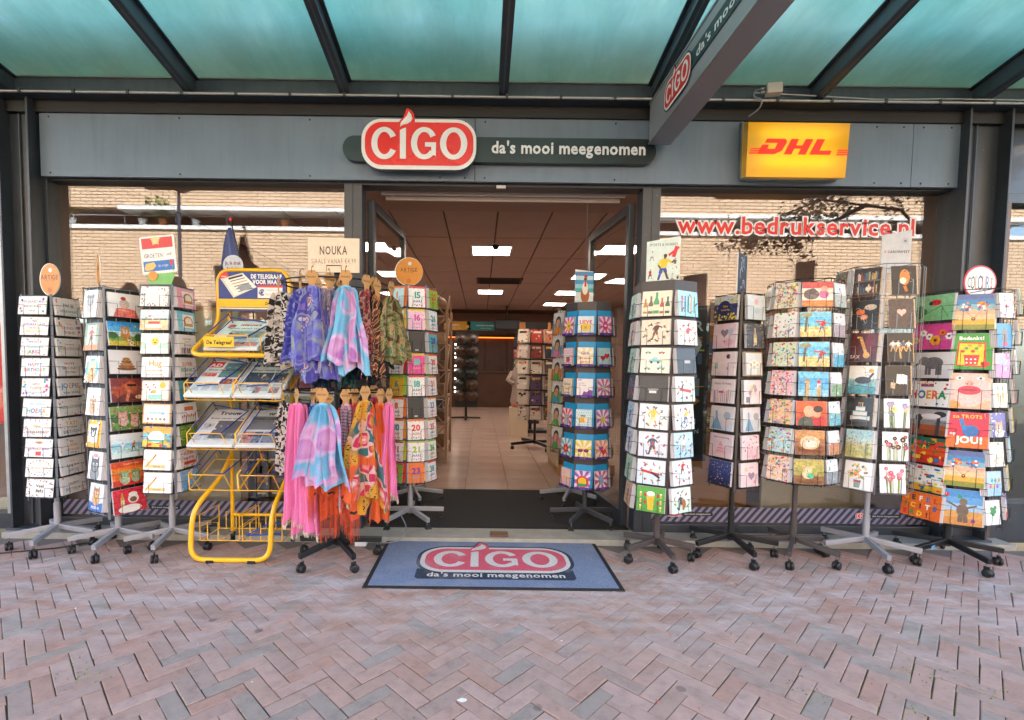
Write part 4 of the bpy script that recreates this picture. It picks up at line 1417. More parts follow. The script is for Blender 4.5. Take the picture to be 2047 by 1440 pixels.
GROUP = 'greeting cards in the pockets of the spinning racks'
NCARD = [0]
def fill_face(root, rackname, hub, ang, apo, z0, pitch, colname, specs, w, h, depth=.03, wire=None, tilt=7, mat=None, dx=0.0, ncards=6, lean=0.0, header=None, lip=None, env=None, pockets=True, fan=0.0, off=.0, envh=.0):
    """one column of pockets; specs from the top down: None or (motif, art function[, face colour])"""
    n = len(specs)
    pm = pocket_mesh(w, h, depth + .01, wire) if pockets else None
    fdir = Vector((sin(R(ang)), -cos(R(ang)), 0))
    side = Vector((cos(R(ang)), sin(R(ang)), 0))
    for k, sp in enumerate(specs):
        z = z0 + (n - 1 - k) * pitch
        loc = fdir * (apo + depth) + side * dx + Vector((0, 0, z))
        Ml = Matrix.Translation(loc) @ Matrix.Rotation(R(ang), 4, 'Z')
        Mt = Ml @ Matrix.Rotation(R(-tilt), 4, 'X')
        if pockets:
            put('wire_pocket', pm, root, M=Ml @ Matrix.Translation((0, -.004, 0)))
        if header:  # real headers on some racks, painted row shade on the first
            hb = MB().box(-w / 2 - .004, w / 2 + .004, depth * .4, depth * .4 + .003, h - .004, h + header, PRINT, C('#221d1c'))
            add_text(hb, 'artige', 0, h + .003, header * .42, depth * .4 - .001, PRINT, '#b9b3b0', wt='r', track=.25)
            hb.dot = None
            hb.build('header_or_row_shade', root, M=Mt)
        if sp is None:
            continue
        motif, fn = sp[0], sp[1]
        face = sp[2] if len(sp) > 2 else '#e9e7e8'
        seed = 1000 + NCARD[0] * 13
        NCARD[0] += 1
        rr = random.Random(seed)
        me = stack_mesh('greeting_card', w * rr.uniform(.975, 1.0), h * rr.uniform(.98, 1.0), max(2, ncards + rr.randint(-1, 1)), fn, mat=mat, face=face, seed=seed, fan=fan)
        o = bpy.data.objects.new('greeting_card', me)
        COL.objects.link(o)
        o.matrix_world = Matrix.Translation(hub) @ Mt @ Matrix.Rotation(R(rr.uniform(-1.0, 1.0)), 4, 'Y') @ Matrix.Translation((rr.uniform(-.003, .003), rr.uniform(-.002, .002), 0))
        tag(o, f'{motif}, {ROWW[k]} row of {colname} {rackname}'.replace('  ', ' '), 'greeting card', GROUP)
        if env:
            ec = env[k % len(env)] if isinstance(env, list) else env
            if ec:
                eb = MB()
                eb.box(-w * .5 - .002, w * .5 + .006, .0, .002, .004, h + envh, PRINT, C(ec))
                eb.box(-w * .5 + .004, w * .5 + .010, .005, .007, .006, h + envh + .004, PRINT, C(ec))
                q = eb.build('envelope', o)
                q.location = (.006, .002 + ncards * .0034, h * .04)
        if lip:
            lb = MB().plate(rrect(-w / 2 - .003, w / 2 + .003, -.006, .014, .006, 3), -.010, -.008, PRINT, C(lip))
            add_text(lb, 'send a smile', 0, .0, .008, -.0105, PRINT, '#cfc4e6', wt='r')
            lb.build('pocket_lip', root, M=Ml)

def rack_grid(root, wire, nf, apo, z0, z1, a0, post=None, rings=5, strip=None):
    """vertical wires and rings of an open wire rack"""
    mb = MB()
    rad = apo / cos(pi / nf)
    for k in range(nf):
        a = R(a0) + 2 * pi * (k + .5) / nf
        p = Vector((sin(a) * rad, -cos(a) * rad, 0))
        mb.tube([p + Vector((0, 0, z0 - .01)), p + Vector((0, 0, z1))], .0028, wire, 4)
        m = R(a0) + 2 * pi * k / nf
        for s in (-.5, .5):
            q = Vector((sin(m) * apo + cos(m) * s * .09, -cos(m) * apo + sin(m) * s * .09, 0))
            mb.tube([q + Vector((0, 0, z0 - .01)), q + Vector((0, 0, z1))], .002, wire, 4)
    for i in range(rings):
        z = z0 + (z1 - z0) * i / (rings - 1)
        pts = [(sin(R(a0) + 2 * pi * (k + .5) / nf) * rad, -cos(R(a0) + 2 * pi * (k + .5) / nf) * rad, z) for k in range(nf)]
        mb.tube(pts, .0025, wire, 4, closed=True)
        for k in range(0, nf, max(1, nf // 4)):
            mb.tube([(0, 0, z), pts[k]], .0025, wire, 4)
    mb.build('wire_cage', root)
    if strip:
        for k in range(nf):
            a = R(a0) + 2 * pi * (k + .5) / nf
            p = Vector((sin(a) * rad, -cos(a) * rad, 0))
            Ms = Matrix.Translation(p) @ Matrix.Rotation(a, 4, 'Z')
            MB().box(-.007, .007, -.003, .003, z0 - .02, z1 + .01, strip, bev=.001).build('corner_strip', root, M=Ms)
    return rad
def rack_core(root, mat, nf, apo, z0, z1, a0):
    """plain inner column behind the pockets"""
    rad = apo / cos(pi / nf)
    MB().lathe([(rad, z0), (rad, z1)], mat, nf, M=Matrix.Rotation(R(a0) - pi / 2 + pi / nf, 4, 'Z'), smooth=False).build('inner_column', root)
def rack_panels(root, mat, nf, apo, z0, z1, a0):
    """closed panel body"""
    wd = 2 * apo * math.tan(pi / nf)
    for k in range(nf):
        a = R(a0) + 2 * pi * k / nf
        M = Matrix.Translation((sin(a) * apo, -cos(a) * apo, 0)) @ Matrix.Rotation(a, 4, 'Z')
        MB().box(-wd / 2 + .001, wd / 2 - .001, 0, .006, z0, z1, mat, bev=.0015).build('side_panel', root, M=M)
    rad = apo / cos(pi / nf)
    MB().lathe([(rad * .97, z1 - .012), (rad * .97, z1 - .002)], mat, nf, M=Matrix.Rotation(R(a0) - pi / 2 + pi / nf, 4, 'Z'), smooth=False).build('top_cap', root)
    MB().lathe([(rad * .97, z0), (rad * .97, z0 + .008)], mat, nf, M=Matrix.Rotation(R(a0) - pi / 2 + pi / nf, 4, 'Z'), smooth=False).build('bottom_cap', root)
def rack(hub, lab, col, phase, top, **kw):
    root = empty('card_rack', hub, label=lab, cat='card rack', group='spinning card racks')
    rack_base(root, col, phase, top=top, **kw)
    return root
V3 = Vector
SPINE = paint('blue_grey_spine', '#6f7886', .45, .3, .1, 8)
def txt(lines, conf=18, bg=None, cols=MULTI, stars=False, extra=None):
    """white card with coloured lettering; lines: (string, height of baseline, size, colour or 'multi', width)"""
    def f(A):
        if bg:
            A.rect(0, 0, 1, 1, bg)
        A.confetti(conf, cols, stars=stars)
        for (s, z, size, c, fit) in lines:
            k = A.r.randrange(len(cols))
            A.text(s, .5, z, size, (cols[k:] + cols[:k]) if c == 'multi' else c, fit=fit)
        if extra:
            extra(A)
    return f
def spots(n):
    return lambda A: [A.dot(A.r.choice([.08, .18, .9, .82, .12, .88]), A.r.random(), .07, A.r.choice(PAL)) for _ in range(n)]

# --- first rack (far end, white birthday cards)
H1 = V3((-2.97, 3.44, 0))
r1 = rack(H1, 'silver wire rack of white birthday cards at the end beside the steel column', SILVER, -78, 1.74)
rack_grid(r1, WIRESV, 4, .105, .36, 1.73, -3, strip=SPINE)
rack_core(r1, DGREY, 4, .095, .36, 1.72, -3)
wt1 = [
    ('white VERJAARDAG VANDAAG card', txt([('VERJAARDAG', .64, .2, 'multi', .8), ('VANDAAG', .38, .2, 'multi', .62), ('ook jij', .16, .12, '#555', .4)], 4, extra=spots(6))),
    ('white VERJAARDAGS WENS card', txt([('Fijne', .74, .13, '#333', .3), ('VERJAARDAGS', .52, .2, 'multi', .8), ('wens voor jou', .36, .1, '#444', .4), ('GEFELICITEERD', .16, .14, '#b5c94a', .62)], 12)),
    ("white JIPPIE JARIG! card", txt([('FIJNE DAG JIJ', .72, .13, '#6a6f9c', .75), ('VERJAARDAG', .44, .16, '#35a7b5', .7), ('JARIG!', .12, .26, 'multi', .66)], 20)),
    ('white HAPPY BIRTHDAY card with dots', txt([('HAPPY', .56, .26, 'multi', .6), ('BIRTHDAY', .26, .26, 'multi', .78)], 14)),
    ('white TOFFE VERJAARDAG card', txt([('SUPER', .62, .17, 'multi', .5), ('TOFFE', .38, .22, '#f39a4a', .6), ('VERJAARDAG', .16, .15, '#7cc0d8', .72)], 12, extra=spots(14))),
    ('white Hartelijke HOERA card', txt([('Hartelijke', .66, .2, '#7fb7d8', .75), ('HOERA', .2, .36, 'multi', .7)], 5)),
    ('white Fijne VERJAARDAG card', txt([('Fijne', .52, .22, '#c9a23c', .5), ('VERJAARDAG', .2, .2, ['#7a3b2a', '#b5522f', '#2f6f8f', '#3a3a3a'], .8)], 24)),
    ('white GEFELICITEERD card with red cake', txt([('GEFELICITEERD', .40, .17, ['#7a2f6b', '#c23b50', '#3a4fa0'], .82)], 12, extra=lambda A: (A.rect(.4, .08, .6, .3, '#d8463f'), A.ell(.5, .8, .14, .07, '#b98a5b')))),
    ('white GEFELICITEERD card with leaf wreath', txt([('GEFELICITEERD', .44, .17, ['#e3b07a', '#d99a6c', '#c9c08a'], .66), ('van harte', .24, .12, '#9a9a9a', .4)], 0, extra=lambda A: [A.ell(.5 + .42 * cos(q), .5 + .40 * sin(q), .03, .04, ['#9ab59a', '#c9ad6a', '#5b6b8f'][i % 3], 6) for i, q in enumerate([j * .31 for j in range(20)])])),
    ('white Veel liefs card with dark specks', txt([('Veel', .54, .24, '#222', .5), ('liefs', .26, .26, '#222', .5)], 40, cols=['#3a2230', '#7a4030', '#b03a4a', '#2f3a4a'])),
]
wt1b = [
    ('Hoi VERJAARDAG brush lettering card', txt([('Hoi jij', .52, .26, '#222', .5), ('VERJAARDAG', .2, .18, '#2fa3b0', .7)], 20, cols=['#f07f8c', '#35b5c9', '#d8447a'])),
    ('BIRTHDAY WISHES card with large dots', txt([('Happy', .64, .18, '#e9a0bc', .5), ('BIRTHDAY', .38, .2, 'multi', .7), ('WISHES', .12, .22, 'multi', .55)], 0, extra=spots(12))),
    ('GEFELICITEERD card with bright stars', txt([('Van harte', .62, .14, '#7a7a7a', .5), ('GEFELICITEERD', .34, .22, 'multi', .9)], 22, stars=True)),
    ('HAPPY BIRTHDAY TO YOU card', txt([('HAPPY', .64, .2, 'multi', .5), ('BIRTHDAY', .38, .2, 'multi', .66), ('TO YOU', .16, .15, '#222', .42)], 3)),
    ('large blue and orange JOEPIE card', txt([('JOEPIE', .44, .40, ['#1f86c9', '#2a9fd6', '#f0a02c', '#2a9fd6', '#1f86c9', '#f0a02c'], .86), ('weer JARIG', .12, .2, '#6f8f9c', .7)], 0)),
    ('GEFELICITEERD card with red dots', txt([('GEFELICITEERD', .42, .2, ['#2fa3b0', '#e0523f', '#35b5c9'], .8)], 30)),
    ('YAY BIRTHDAY card', txt([('YAY!', .58, .32, '#e8a53a', .55), ("IT'S YOUR", .40, .13, '#333', .5), ('BIRTHDAY', .12, .24, ['#2fa3b0', '#f08a4a', '#2f8a9c'], .8)], 12)),
    ('SUPER GEZELLIGE card', txt([('Een', .72, .14, '#555', .3), ('SUPER', .46, .24, '#d99b4a', .55), ('GEZELLIGE', .24, .16, '#c98a3a', .6), ('verjaardag', .1, .1, '#555', .45)], 10)),
    ('Lang leve de JARIGE card', txt([('Hoera', .72, .13, '#e86a5a', .4), ('Lang leve', .46, .2, '#444', .62), ('JARIGE', .16, .22, ['#6fb0b8', '#e8a27a'], .6)], 10)),
    ('slanted HAPPY BIRTHDAY card', txt([('HAPPY', .5, .22, ['#2f8a9c', '#c94f5a'], .5), ('BIRTHDAY', .2, .22, ['#2f8a9c', '#e08a5a'], .7)], 24)),
]
fill_face(r1, 'rack at the column', H1, -3, .105, .375, .1365, 'front column,', wt1, .195, .121, wire=WIREDK, ncards=8, fan=-.0030, header=.010)  # dark header strips stand in for shadows between the rows
fill_face(r1, 'rack at the column', H1, 87, .105, .375, .1365, 'side column,', wt1b, .195, .121, wire=WIREDK, ncards=5, header=.010)  # header strips here are painted row shade too

# --- second rack (animal pictures)
def photo(bg, subj):
    def f(A):
        A.grad(bg)
        subj(A)
    return f
H2 = V3((-2.50, 3.384, 0))
r2 = rack(H2, 'silver rack of funny animal cards with orange paddle sign seen edge on', SILVER, -82, 1.78)
rack_grid(r2, WIRESV, 4, .115, .27, 1.78, -25, strip=SPINE)
rack_core(r2, DGREY, 4, .105, .28, 1.77, -25)
a2 = [
    ('pale card with grey sloth', photo(['#dfeaf5', '#f5eef2', '#fbfaf6'], lambda A: (A.animal(.5, .62, .2, '#8f8a86', '#c9c4c0'), A.rect(.2, 0, .8, .12, '#f3e6c9')))),
    ('green framed card with red figure', photo(['#a9b89a', '#8ea07f'], lambda A: (A.rect(.18, .2, .82, .92, '#c9d5bd'), A.figure(.5, .2, .66, '#b5533f', '#7a4a3a'), A.rect(0, 0, 1, .2, '#ef8b3c')))),
    ('white card with yellow giraffe doodle', photo(['#ffffff'], lambda A: (A.dot(.5, .5, .42, '#5fb6d6'), A.animal(.5, .55, .24, '#e6c48a', '#d9a45a', 'point'), A.confetti(20, ['#f2c230', '#e86a5a', '#333'])))),
    ('white card with small brown terrier', photo(['#f6f6f4'], lambda A: (A.animal(.5, .42, .18, '#b58a5c', '#c9a27a'), A.poly([(.4, .62), (.6, .62), (.5, .8)], '#8a8f9a'), A.confetti(10, ['#e86a5a', '#f2a2b0'])))),
    ('colourful framed card with black puppy', photo(['#f2c230'], lambda A: (A.doodle(60, ['#2f86c9', '#e0473f', '#f2c230', '#fff']), A.rect(.16, .2, .84, .84, '#eef3f7'), A.animal(.5, .55, .18, '#2b2b30', '#dcdcdc'), A.rect(.1, .02, .9, .16, '#eab02c')))),
    ('white card with grey raccoon', photo(['#f6f4f4', '#f0eef2'], lambda A: (A.animal(.5, .5, .26, '#5a5f66', '#8f959c', 'point'), A.ell(.5, .86, .2, .08, '#e89aa6')))),
    ('blue framed card with brown squirrel', photo(['#3a6fc0', '#dfe9f5', '#dfe9f5'], lambda A: (A.rect(.14, .3, .86, .95, '#cfe0f2'), A.animal(.5, .64, .2, '#b57a45', '#d9a870', 'point'), A.text('HOERA', .5, .08, .14, '#ffffff', fit=.8)))),
]
b2 = [
    ('card of lady in red cap', photo(['#f6f3f3', '#f3eef0', '#fbf8f8'], lambda A: (A.poly([(.12, 0), (.22, .34), (.5, .42), (.8, .32), (.9, 0)], '#ef7f76'), A.dot(.48, .55, .2, '#cfc6c4', 16), A.dot(.48, .50, .13, '#e0c3b0', 14), A.ell(.46, .78, .08, .08, '#c23a44'), A.line(.3, .3, .6, .26, .02, '#e9d9c0')))),
    ('giraffe card under blue sky', photo(['#d8c24a', '#7fa85a', '#cfe6ee', '#59aee6', '#3d9ae0'], lambda A: (A.ell(.12, .42, .16, .14, '#3f6f3a'), A.ell(.9, .36, .14, .16, '#466f3f'), A.line(.52, .5, .7, -.02, .2, '#e9d8bf'), A.doodle(0, ['#000']), [A.dot(.56 + .05 * (i % 3) + .03 * i / 2, .36 - .06 * i, .03, '#4a3a30') for i in range(6)], A.animal(.5, .62, .17, '#c98a4e', '#c98a4e', 'point'), A.dot(.82, .84, .05, '#f2d24a')))),
    ('white card with brown hats', photo(['#f0eef2'], lambda A: [A.ell(.5, .22 + i * .1, .3 - i * .045, .075, ['#8a5a3f', '#a8714c', '#c58f64', '#9a6a48', '#b8875c'][i]) for i in range(5)])),
    ('card of dog wearing sunglasses', photo(['#7a3a3a', '#a85a50', '#8a4340'], lambda A: (A.line(.1, .3, .75, .85, .34, '#b5553c'), A.ell(.6, .62, .2, .24, '#c26a48'), A.rect(.5, .66, .78, .75, '#2a1a1c'), A.line(.55, .5, .45, .02, .12, '#d98a62'), A.ell(.84, .2, .12, .09, '#e6c9a0')))),
    ('card of two pigs in flowers', photo(['#6f8f4a', '#4f7a40', '#86a35c'], lambda A: (A.doodle(50, ['#d84a4a', '#eaa0b0', '#f2e6d8', '#3f6f3a'], .015, .04), A.animal(.36, .56, .18, '#e5a59a', '#dcb9a8', 'point'), A.animal(.72, .46, .17, '#e0998c', '#cfae9c', 'point')))),
    ('pale blue card with two skaters', photo(['#e6f3f3', '#bfe6e6', '#9fdcee', '#e9f6fb', '#f4fafc'], lambda A: (A.figure(.34, .28, .36, '#f2f4f6', '#dfe5ea'), A.figure(.66, .28, .4, '#d8704a', '#3a3a40', lean=.4), A.line(.55, .24, .8, .26, .02, '#333')))),
    ('orange card with two green frogs', photo(['#d6472f', '#ef7a2f', '#f08a35', '#e9592f'], lambda A: (A.ell(.5, .1, .4, .1, '#d8352f'), A.animal(.38, .42, .17, '#8fae7a', '#b9c9a6', 'round'), A.animal(.72, .42, .16, '#86a56f', '#aebf9a', 'round'), A.text('Happy birthday', .62, .86, .09, '#f6e3c0', fit=.6)))),
    ('red card with champagne sloth', photo(['#c7303f', '#e0384a', '#dd3347'], lambda A: (A.bottle(.27, .3, .56, '#c9a53c'), A.ell(.48, .16, .36, .17, '#efeae4'), A.ell(.6, .56, .17, .2, '#e6ded6'), A.ell(.6, .52, .11, .11, '#7a5a48'), A.ell(.6, .74, .14, .1, '#f4f2ef')))),
]
fill_face(r2, 'rack beside the orange paddle', H2, -25, .115, .30, .187 * 8 / 7, 'narrow column,', a2, .155, .182, wire=WIREDK, ncards=11, header=.02, fan=.0028, mat=PAINTED)
fill_face(r2, 'rack beside the orange paddle', H2, 65, .115, .275, .188, 'wide column,', b2, .21, .162, wire=WIREDK, ncards=4, header=.02, mat=PHOTO)

# --- third rack (under the GROETEN sign)
H3 = V3((-2.134, 3.398, 0))
r3 = rack(H3, 'silver rack of white cards below the red white blue GROETEN sign', SILVER, -81, 1.80)
rack_grid(r3, WIRESV, 4, .11, .41, 1.80, -4, strip=SPINE)
rack_core(r3, DGREY, 4, .10, .41, 1.79, -4)
a3 = [
    ('white card with tiny grey specks', txt([('lieve groet', .6, .1, '#cfcfcf', .6), ('met een knipoog', .4, .1, '#d6d6d6', .6)], 60, cols=['#9a9a9a', '#b5b5b5', '#555'])),
    ('peach card with red fruit stall', photo(['#f6c89c', '#f7d6b0', '#bfe3ee', '#dff1f4'], lambda A: (A.rect(.05, .5, .95, .56, '#2f3f4f'), A.doodle(14, ['#e0473f', '#f2a23c', '#8fae5a', '#f5e3d0'], .03, .05), A.rect(.3, .30, .7, .42, '#e0473f'), A.rect(.2, .1, .8, .26, '#fdf6ea')))),
    ('mint card with yellow smiling face', photo(['#e9f3ea', '#bfe6d2', '#e6f4f0', '#d6f0ee'], lambda A: (A.rect(.2, .1, .62, .9, '#f7fbf4'), A.dot(.52, .6, .2, '#f6cf3c', 16), A.dot(.46, .66, .03, '#5a3a1a'), A.dot(.58, .66, .03, '#5a3a1a'), A.ell(.52, .54, .06, .04, '#b5472f')))),
    ('white hug card with gold swirl lettering', txt([('Hug', .56, .4, '#e0a046', .6), ('voor een topper', .3, .12, '#b98a5a', .6), ('BESTE VRIEND', .08, .13, '#a9adb5', .7)], 6, cols=['#f2c27a', '#e8b56a'])),
    ('pink framed card with hearts and smiley', photo(['#f6cdbf'], lambda A: (A.rect(.05, .07, .95, .93, '#fdf1e6'), [A.heart(.15 + .07 * i, .78 - .12 * (i % 4), .06, '#e0473f') for i in range(6)], A.dot(.76, .76, .17, '#f4b92e'), A.rect(.25, .05, .75, .3, '#8fd6cc'), A.rect(.38, .36, .52, .52, '#e8a53a')))),
    ('white card with orange border', photo(['#ffffff'], lambda A: (A.frame('#f2a95a', .06, '#fffdf8'), A.text('hiep hiep hoera', .5, .72, .11, '#e8b0a0', fit=.7), A.rect(.22, .46, .78, .62, '#a9d0e6'), [A.flower(.2 + .15 * i, .24, .07, PAL[i]) for i in range(5)]))),
    ('card crowded with cartoon monsters', photo(['#f2c94a', '#7fc6d6', '#f2b04a'], lambda A: (A.doodle(40, ['#e0473f', '#2f86c9', '#f2a23c', '#3aa76d'], .04, .09), A.ell(.5, .5, .3, .3, '#ffffff'), A.text('HOERA', .5, .5, .14, '#6a7a8a', fit=.5), A.rect(.2, .26, .8, .36, '#4fb59a')))),
    ('white card with gold bottle', photo(['#f8f6f4'], lambda A: (A.confetti(20, ['#f2c9c0', '#d9d9d9', '#e8d5b0']), A.line(.08, .12, .38, .62, .1, '#d9ad5a'), A.line(.36, .6, .46, .78, .07, '#a8603a'), A.rect(.2, .1, .8, .26, '#e6c987'), A.text('FEESTJE', .5, .13, .1, '#6a4a2a', fit=.5)))),
    ('white card with second gold bottle', photo(['#f7f5f5'], lambda A: (A.confetti(20, ['#f2c9c0', '#d9d9d9', '#e8d5b0']), A.line(.08, .12, .38, .62, .1, '#d9ad5a'), A.line(.36, .6, .46, .78, .07, '#a8603a'), A.rect(.2, .1, .8, .26, '#e6c987'), A.text('PROOST', .5, .13, .1, '#6a4a2a', fit=.5)))),
]
def mug(bgc):
    return photo([bgc], lambda A: (A.rect(.3, .18, .9, .86, '#f6efe8'), A.ell(.6, .52, .26, .26, '#b9723f'), A.ell(.62, .52, .19, .19, '#f6e7d8'), A.rect(.36, .26, .84, .4, '#c98a4e'), A.text('VOOR JOU', .55, .05, .1, '#ffffff', fit=.6)))
b3 = [
    ('pink card with brown teapot', mug('#f2a9b9')),
    ('sky blue card with brown teapot', mug('#86cde2')),
    ('white card with small houses', txt([('VOOR MIJN', .74, .12, '#8a8a8a', .5), ('LIEFSTE', .58, .13, '#e0a52c', .5), ('BUURTJES', .42, .12, '#8a8a8a', .5)], 0, extra=lambda A: [(A.rect(.12 + .1 * i, .04, .2 + .1 * i, .26, ['#e08a7a', '#3f7f9c', '#b5c9d6', '#c94f5a', '#4a8f6a'][i % 5]), A.poly([(.12 + .1 * i, .26), (.2 + .1 * i, .26), (.16 + .1 * i, .36)], '#5a5a6a')) for i in range(8)])),
    ('white SUPER BEDANKT card', txt([('SUPER', .58, .26, ['#d8472f', '#e0642f', '#e88a2f', '#d8472f', '#b53a3a'], .6), ('BEDANKT', .28, .26, ['#2f9a8a', '#35b5a0', '#5a4a8a', '#2f9a8a'], .76), ('voor alles', .1, .12, '#666', .6)], 0)),
    ('teal card with book stack', photo(['#4aa3b5', '#5fb0bf'], lambda A: (A.rect(.2, .3, .85, .5, '#d9a05a'), A.rect(.26, .5, .8, .66, '#f2efe6'), A.rect(.3, .72, .8, .84, '#b5403a')))),
    ('white card with red tulips', photo(['#f7f7f7'], lambda A: (A.rect(.3, .6, .8, .8, '#e8763c'), [(A.line(.15 + .1 * i, 0, .15 + .1 * i, .28, .02, '#4f8a3a'), A.ell(.15 + .1 * i, .3 + .05 * (i % 2), .035, .08, '#c9353f', 7)) for i in range(8)]))),
    ('green leafy card', photo(['#6f9f3a', '#8fbf4a', '#7fae45'], lambda A: A.doodle(50, ['#4f7f2a', '#a3cf5a', '#6f9f3a', '#c3df7a'], .03, .07))),
    ('white card with dark red lettering', txt([('BLIJVEN', .66, .2, '#c23a4a', .7), ('KNUFFEL', .4, .2, ['#c23a4a', '#3a4f8a'], .7)], 30, extra=lambda A: A.rect(.18, .16, .84, .32, '#d0453f'))),
    ('light blue card with orange sun', photo(['#7fb6e6', '#8fc3ea'], lambda A: (A.dot(.55, .66, .16, '#f0b02c', 14), A.doodle(10, ['#ffffff', '#dfeaf5'], .02, .05), A.rect(.3, .1, .9, .2, '#5a9fd6')))),
]
fill_face(r3, 'rack under GROETEN sign', H3, -4, .11, .425, .1545, 'front column,', a3, .193, .134, wire=WIREDK, ncards=6, header=.014, mat=PAINTED)
fill_face(r3, 'rack under GROETEN sign', H3, 86, .11, .425, .1545, 'side column,', b3, .185, .134, wire=WIREDK, ncards=10, header=.014, fan=-.0024, mat=PAINTED)

# --- number cards in the doorway
H4 = V3((-.557, 3.969, 0))
r4 = rack(H4, 'grey rack of coloured age number cards standing in the doorway', SILVER, -124, 1.90)
rack_grid(r4, WIRESV, 8, .178, .385, 1.9, 20, strip=SPINE)
rack_core(r4, SPINE, 8, .09, .39, 1.88, 20)
def num(n, c, c2, bg='#eef0f3', sub='JAAR!', border=None, deco=True):
    def f(A):
        A.rect(0, 0, 1, 1, bg)
        if border:
            A.rect(0, .93, 1, 1, border)
        A.confetti(22, [c, c2, '#3d4fa3', '#f6b93b'], .012, .025)
        A.text(n, .5, .46, .42, c, wt='x', fit=.8)
        A.text(sub, .5, .24, .17, c2, wt='b', fit=.7)
        if deco:
            for i in range(5):
                A.dot(.2 + .15 * i, .1 + .03 * (i % 2), .035, PAL[(i + len(n)) % 9], 7)
    return f
def blackplate(A):
    A.rect(0, 0, 1, 1, '#232225')
    A.rect(.4, .06, .6, .12, '#c9c9c9')
ca = [('1', '#f0803c', '#e0473f', '#bfe0e6', '#f0803c'), ('2', '#c9282f', '#2f9a5a', '#f3f2f4', '#f0803c'), ('3', '#7a7ac0', '#3d4fa3', '#dcdcec', '#a3c94a'), ('5', '#d0304a', '#3d4fa3', '#f3eef0', '#d82f3a'), ('6', '#1f8a9c', '#33307a', '#e0b52a', '#8fc94a'), ('8', '#e0552f', '#2a7f9c', '#f4f2f2', '#f0803c'), ('10', '#2a8a9c', '#e0552f', '#f4f2f2', '#f0803c'), ('11', '#c9282f', '#b53a6a', '#f1eff4', '#c9282f'), ('13', '#d0302f', '#8a3a7a', '#7fae3c', '#d82f2f')]
cb = [('15', '#2fa59a', '#5a4a9c', '#f4f2f4', '#d8404a'), ('16', '#d8479c', '#e07fc0', '#f0c3e0', '#f2d24a'), None, ('18', '#3fc9c0', '#f59ac9', '#ee3f9c', '#f2d24a'), ('18', '#3fb5a8', '#6a5aa8', '#f6f4f4', '#e0473f'), None, ('20', '#e0472f', '#e0672f', '#f4f2f4', '#f0803c'), ('21', '#a8c92f', '#8a5aa8', '#f4f2f4', '#d8d24a'), ('23', '#8a3aa0', '#3fb5c9', '#f07a30', '#f07a30')]
cc = [('25', '#d8303a', '#d8303a', '#8fc22f', '#d8303a'), ('26', '#2f9a8a', '#3d4fa3', '#f2f4f4', '#f4f4f0'), ('28', '#4a3a9c', '#d8303a', '#5fb5c0', '#e0473f'), ('30', '#d8303a', '#4a5aa8', '#f4f2f4', '#f07a30'), ('31', '#e0552f', '#4a5aa8', '#f2f0f4', '#f07a30'), ('33', '#2f86c9', '#d8303a', '#f2f0f4', '#f0a02c'), ('35', '#e0672f', '#2f9a8a', '#f2f0f4', '#f07a30'), ('36', '#3a9a4a', '#d8553a', '#eef2ec', '#8fc94a'), ('38', '#2f9a9c', '#4a3a9c', '#f2f0f4', '#f0552f')]
def numspec(rows):
    out = []
    seen = 0
    for t in rows:
        if t is None:
            seen += 1
            out.append(('empty black pocket plate', blackplate, '#232225'))
        else:
            out.append((f'number {t[0]} birthday card', num(t[0], t[1], t[2], t[3], border=t[4]), t[3]))
    return out
E1 = ['#f0803c', '#f2d24a', '#8fc94a', '#d8303a', '#a3d64a', '#f0803c', '#f2a23c', '#d8d24a', '#e03a30']
fill_face(r4, 'doorway number rack', H4, -25, .180, .39, .168, 'low number column,', numspec(ca), .126, .154, wire=WIREDK, ncards=4, fan=-.002, env=E1, tilt=5)
fill_face(r4, 'doorway number rack', H4, 20, .180, .39, .168, 'middle column,', numspec(cb), .126, .154, wire=WIREDK, ncards=4, fan=-.002, env=['#d8404a', '#f2d24a', None, '#f2d24a', '#e8737a', None, '#f0a060', '#8fc9a0', '#f2b04a'], tilt=5)
fill_face(r4, 'doorway number rack', H4, 65, .180, .39, .168, 'high number column,', numspec(cc), .126, .154, wire=WIREDK, ncards=7, fan=-.004, env=E1[::-1], tilt=5)

